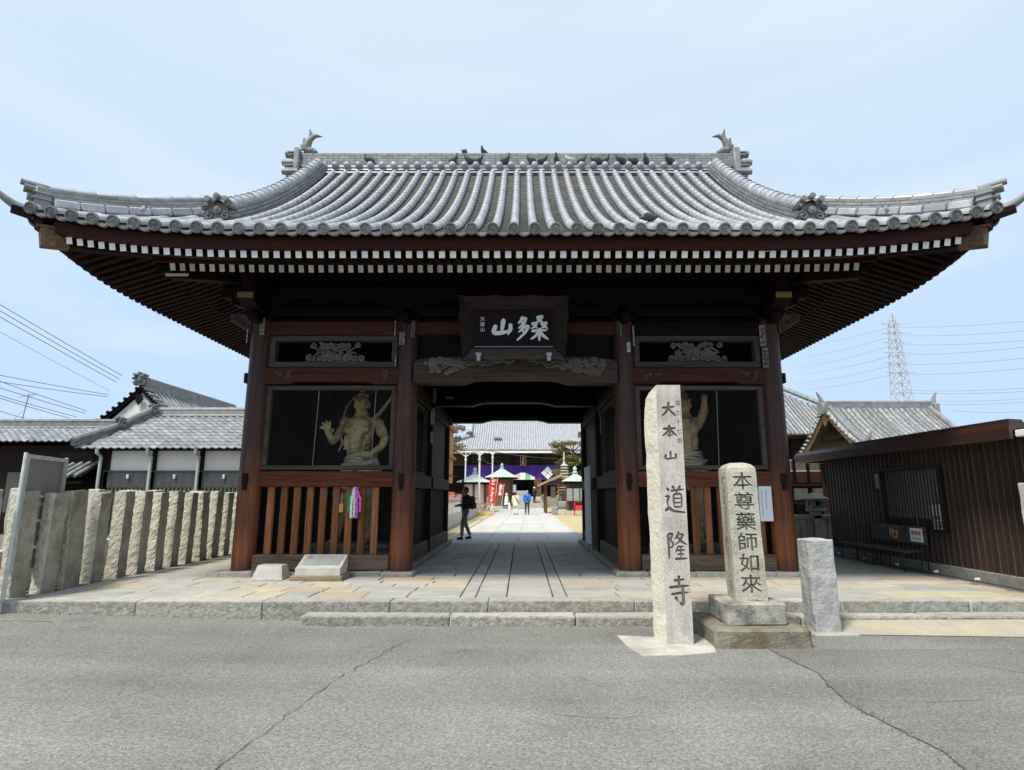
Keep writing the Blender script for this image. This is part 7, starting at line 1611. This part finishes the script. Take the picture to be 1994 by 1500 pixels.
# ============================================================ PEOPLE
def cm(name, c, c2=None): return bpy.data.materials.get(name) or M(name, c, c2 or tuple(v*1.25 for v in c), rough=.85, scale=7, fine=.1, rv=0)
skin = cm("skin", (.46, .28, .20)); hairk = cm("black_hair", (.018, .015, .014)); hairg = cm("grey_hair", (.36, .35, .34)); shoe = cm("dark_shoes", (.02, .02, .022))
def person(label, X, Y, z, rz, h, jac, tro, hair, step=.0, arms="down", long=0, grp=None, bag=None, hat=None, shirt=None, vox=.012, fingers=False):
    t = thing("person", label, "person", (X, Y, z), grp, rz); k = h/1.7
    L = {}
    for s in (-1, 1):
        st = step*s; hip = (s*.095, 0, .92); kn = (s*.10, -.05-st*.45 if st > 0 else -.02-st*.35, .50); an = (s*.10, -st+.03, .085 if st >= 0 else .10)
        sho = (s*.185, .01, 1.39)
        if arms == "front": el = (s*.25, -.04, 1.13); ha = (s*.12, -.27, 1.10)
        elif arms == "pocket": el = (s*.27, .08, 1.13); ha = (s*.18, -.03, .93)
        else: el = (s*.24, .03+st*.2, 1.13); ha = (s*.25, -.06+st*.45, .88)
        L[s] = (hip, kn, an, sho, el, ha)
    V = lambda p: tuple(c*k for c in p)
    def tb(b, pts, r, n=10, fl=1): b.tube([V(p) for p in pts], [q*k for q in r], n, 0, True, None, fl)
    b = MB()     # the body, one continuous surface
    tb(b, [(0, .0, .86), (0, 0, 1.05), (0, 0, 1.25), (0, .01, 1.38), (0, .01, 1.44)], [.12, .115, .13, .12, .06]); tb(b, [(0, .01, 1.42), (0, -.01, 1.53)], [.05, .05])
    b.ball(V((0, -.015, 1.60)), (.075*k, .092*k, .112*k), 12); b.ball(V((0, -.03, 1.54)), (.055*k, .07*k, .055*k), 10); b.ball(V((0, -.11, 1.585)), (.014*k, .022*k, .022*k), 6)
    for s in (-1, 1):
        hip, kn, an, sho, el, ha = L[s]; b.ball(V((s*.076, .0, 1.59)), (.012*k, .02*k, .03*k), 6); b.ball(V((s*.03, -.098, 1.605)), (.014*k, .01*k, .009*k), 6)
        tb(b, [hip, kn, an], [.075, .052, .036]); tb(b, [(an[0], an[1]+.02, an[2]-.03), (an[0], an[1]-.13, .035)], [.04, .03]); tb(b, [(s*.1, .01, 1.40), sho, el, ha], [.05, .05, .038, .028])
        d = (Vector(ha)-Vector(el)).normalized(); e = Vector(ha)+d*.045; b.ball(V(e), (.04*k, .032*k, .045*k), 8)
        if fingers:
            for f in range(4): o = Vector(((f-1.5)*.016, 0, 0)); tb(b, [e+o, e+o+d*.06, e+o+d*.085+Vector((0, 0, -.02))], [.010, .009, .007], 6)
            tb(b, [e, e+Vector((-s*.035, 0, .0))+d*.03, e+Vector((-s*.04, 0, 0))+d*.055], [.011, .010, .008], 6)
    tb(b, [(0, -.118, 1.555), (0, -.10, 1.55)], [.012, .02], 6)
    o = remeshed("body", b, vox*.8*k, t, skin, 1)
    b = MB()     # trousers
    for s in (-1, 1):
        hip, kn, an, *_ = L[s]; tb(b, [(s*.06, 0, 1.0), hip, ((hip[0]+kn[0])/2, (hip[1]+kn[1])/2-.005, (hip[2]+kn[2])/2), kn, (an[0], an[1], an[2]+.04)], [.10, .105, .085, .068, .058])
    tb(b, [(0, 0, .86), (0, 0, 1.02)], [.15, .145], 12, .8); remeshed("trousers", b, vox*k, t, tro, 1)
    b = MB()
    for s in (-1, 1): an = L[s][2]; tb(b, [(an[0], an[1]+.035, an[2]-.03), (an[0], an[1]-.05, .045), (an[0], an[1]-.16, .035)], [.05, .05, .04])
    remeshed("shoes", b, vox*k, t, shoe, 1)
    b = MB(); tb(b, [(0, .0, .90-long), (0, 0, 1.0), (0, .0, 1.2), (0, .01, 1.36), (0, .015, 1.445)], [.165+long*.25, .165, .175, .165, .08], 14, .78)
    for s in (-1, 1):
        hip, kn, an, sho, el, ha = L[s]; hv = Vector(el).lerp(Vector(ha), .86); tb(b, [(s*.06, .01, 1.41), (sho[0], sho[1], sho[2]-.005), el, tuple(hv)], [.075, .078, .06, .048])
    o = remeshed("jacket", b, vox*k, t, jac, 1)
    if shirt: b = MB(); b.grid(lambda u, v: V(((u-.5)*(.13-.05*v), -.128-.025*math.sin(v*3)-(.01 if v > .5 else 0)+.06*max(0, v-.75), .93+.5*v)), 3, 8); b.build("shirt", shirt, t, True)
    b = MB(); b.ball(V((0, .012, 1.635)), (.088*k, .098*k, .092*k), 12); b.ball(V((0, .05, 1.58)), (.075*k, .06*k, .08*k), 10); remeshed("hair", b, vox*.8*k, t, hair, 1)
    if hat: b = MB(); b.lathe([(.12*k, 0), (.105*k, .03*k), (.09*k, .11*k), (.03*k, .14*k)], 12, 0, TR(0, 0, 1.63*k)); b.build("hat", hat, t, True)
    if bag:
        b = MB(); b.bbox(-.15*k, .15*k, .13*k, .32*k, .98*k, 1.42*k, .06); b.bbox(-.11*k, .11*k, .30*k, .36*k, 1.0*k, 1.2*k, .03)
        for s in (-1, 1): b.tube([V((s*.1, .14, 1.40)), V((s*.11, .02, 1.475)), V((s*.12, -.12, 1.38)), V((s*.14, -.13, 1.2)), V((s*.16, .1, 1.05))], .02*k, 6)
        b.build("backpack", bag, t)
    return t
dk = cm("black_jacket", (.015, .015, .017)); gt = cm("grey_trousers", (.17, .175, .185)); wht = cm("white_scarf", (.72, .72, .72)); maroon = cm("maroon_bag", (.16, .035, .035))
person("man walking in profile in a black jacket and grey trousers with a maroon backpack", -1.76, 20.0, 0, R(-68), 1.70, dk, gt, hairk, .17, "front", 0, None, maroon, None, wht, .011, True)
pc = "couple walking away along the path"
pw = person("person seen from behind in a long cream coat and white trousers on the path", -.32, 43.5, 0, R(180), 1.62, cm("cream_coat", (.72, .69, .55)), cm("white_trousers", (.68, .67, .62)), cm("brown_hair", (.07, .045, .035)), .09, "down", .22, pc)
b = MB(); b.tube([(-.18, .15, .85), (-.1, .17, 1.1), (.08, .12, 1.38)], .022, 6); b.build("bag_strap", hairk, pw)
pb_ = person("person seen from behind in a bright blue jacket and dark trousers on the path", .52, 43.5, 0, R(180), 1.74, cm("blue_jacket", (.02, .17, .58), (.03, .22, .68)), cm("dark_jeans", (.04, .042, .06)), hairg, .05, "pocket", .04, pc)
b = MB(); b.tube([(-.17, .12, .9), (.0, .17, 1.15), (.13, .12, 1.38)], .02, 6); b.build("bag_strap", cm("navy", (.02, .03, .08)), pb_)
person("person in dark clothes and a white hat standing at the hall steps", 1.55, 67.2, .48, R(150), 1.75, dk, dk, hairk, .05, "front", .0, None, None, wht, None, .016)
person("person in a pale grey jacket standing right of the hall steps", 2.55, 65.5, 0, R(120), 1.68, cm("pale_grey_jacket", (.35, .35, .36)), cm("khaki", (.25, .23, .16)), hairk, .08, "down", .0, None, cm("olive_bag", (.2, .19, .11)), None, None, .016)
person("person in a red hat and olive jacket at the stone basin", 2.95, 46.3, .1, R(100), 1.55, cm("olive_jacket", (.22, .22, .12)), gt, hairk, .05, "front", .05, None, None, cm("red_hat", (.45, .04, .05)), None, .015)
bs = thing("stone_basin", "grey stone water basin on a white block under the timber shelter", "basin", (3.3, 46.0, 0))
b = MB(); b.bbox(2.95, 3.6, 45.5, 46.1, .55, .95, .06); b.bbox(2.8, 3.9, 45.4, 46.2, .48, .55, .02); b.build("basin", graM, bs); b = MB(); b.add([(2.75, 45.3, 0), (3.95, 45.3, 0), (3.95, 46.2, 0), (2.75, 46.2, 0), (3.0, 45.5, .47), (3.85, 45.5, .47), (3.85, 46.1, .47), (3.0, 46.1, .47)], [(3, 2, 1, 0), (4, 5, 6, 7), (0, 1, 5, 4), (1, 2, 6, 5), (2, 3, 7, 6), (3, 0, 4, 7)]); b.build("plinth", graL, bs)
b = MB(); b.bbox(2.35, 2.8, 44.2, 44.7, 0, .55, .04); o = b.build("stone_marker", graM); tag(o, "small grey stone marker before the olive jacketed person at the basin", "stone")
# ============================================================ PIGEONS on the ridge
pgm = [M("pigeon_dark", (.055, .058, .065), (.10, .105, .115), rough=.6, scale=14, fine=.2, rv=.2), M("pigeon_pale", (.42, .47, .46), (.50, .52, .52), rough=.6, scale=9, fine=.15, rv=.1)]
def pigeon_mesh(bend, m):
    b = MB(); b.tube([(0, -.10, .10), (0, -.05, .09), (0, .03, .075), (0, .11, .05), (0, .17, .03), (0, .22, .012)], [.045, .078, .082, .06, .036, .016], 10)
    b.tube([(0, -.08, .11), (0, -.11, .155+bend), (0, -.115, .17+bend)], [.06, .04, .034], 8); b.ball((0, -.12, .185+bend), (.034, .04, .034), 8)
    b.tube([(0, -.15, .182+bend), (0, -.18, .174+bend)], [.010, .003], 5)
    for s in (-1, 1): b.ball((s*.06, .04, .085), (.022, .13, .05), 8); b.tube([(s*.02, 0, .03), (s*.02, -.01, -.02)], .008, 5)
    o = remeshed("tmp", b, .008, None, m, 1); me = o.data; bpy.data.objects.remove(o); me.name = "pigeon"; return me
PG = [pigeon_mesh(0, pgm[0]), pigeon_mesh(.025, pgm[0]), pigeon_mesh(-.035, pgm[0]), pigeon_mesh(0, pgm[1])]
D = lambda px: .13+(px-1016)*.01398
ZB = zr+.335
birds = [(716.5, 60, 0, "lone dark pigeon near the left end of the ridge, far from the others"), (883, -50, 1, "dark pigeon left of a touching pair, under the round bird on the ridge top"), (912, 55, 0, "pigeon facing left, left one of the crossed pair left of centre"), (932, -55, 0, "pigeon facing right, right one of the crossed pair left of centre"), (984, -55, 1, "dark pigeon alone above the roof's centre row of tiles"), (1034, 60, 0, "pigeon facing left, first of the long right-hand group on the ridge"), (1057.6, -60, 0, "slim pigeon facing right just right of the roof centre"), (1084, 10, 1, "upright pigeon facing the viewer on the ridge balls"), (1110, 70, 3, "pale whitish pigeon among dark ones on the ridge"), (1134, -50, 0, "pigeon facing right beside the pale whitish pigeon"), (1160, 80, 2, "hunched pigeon bending forward right of the pale one"), (1180, -40, 0, "upright pigeon touching the hunched one"), (1209, 65, 0, "pigeon with a pale neck, third from the right end"), (1233, 85, 2, "crouching dark pigeon low on a ridge ball"), (1259, 25, 1, "upright dark pigeon second from the right end of the row"), (1304.5, 60, 1, "last dark pigeon at the right end of the row")]
for px, yaw, k, lab in birds:
    s = rnd.uniform(.88, 1.02); o = inst("pigeon", PG[k], None, TR(D(px), RYT-.36, ZB-.005, 0, 0, R(-yaw if yaw > 0 else -yaw), (s, s, s))); tag(o, lab, "pigeon", "pigeons on the gate roof")
for px, yaw, lab in ((901.5, 170, "round pigeon seen from behind on the very top of the ridge"), (940, -30, "pigeon stretching its neck on the very top of the ridge")):
    o = inst("pigeon", PG[1], None, TR(D(px), RYT, zr+.24+5*.088+.105, 0, 0, R(yaw), (.92,)*3)); tag(o, lab, "pigeon", "pigeons on the gate roof")
xx_ = 2.62; o = inst("pigeon", PG[2], None, TR(2.33, 9.32, zf(2.33, 9.32)+.14, R(10), 0, R(100), (.9,)*3)); tag(o, "pigeon lying low on the tiles near the eave, apart from the flock", "pigeon", "pigeons on the gate roof")
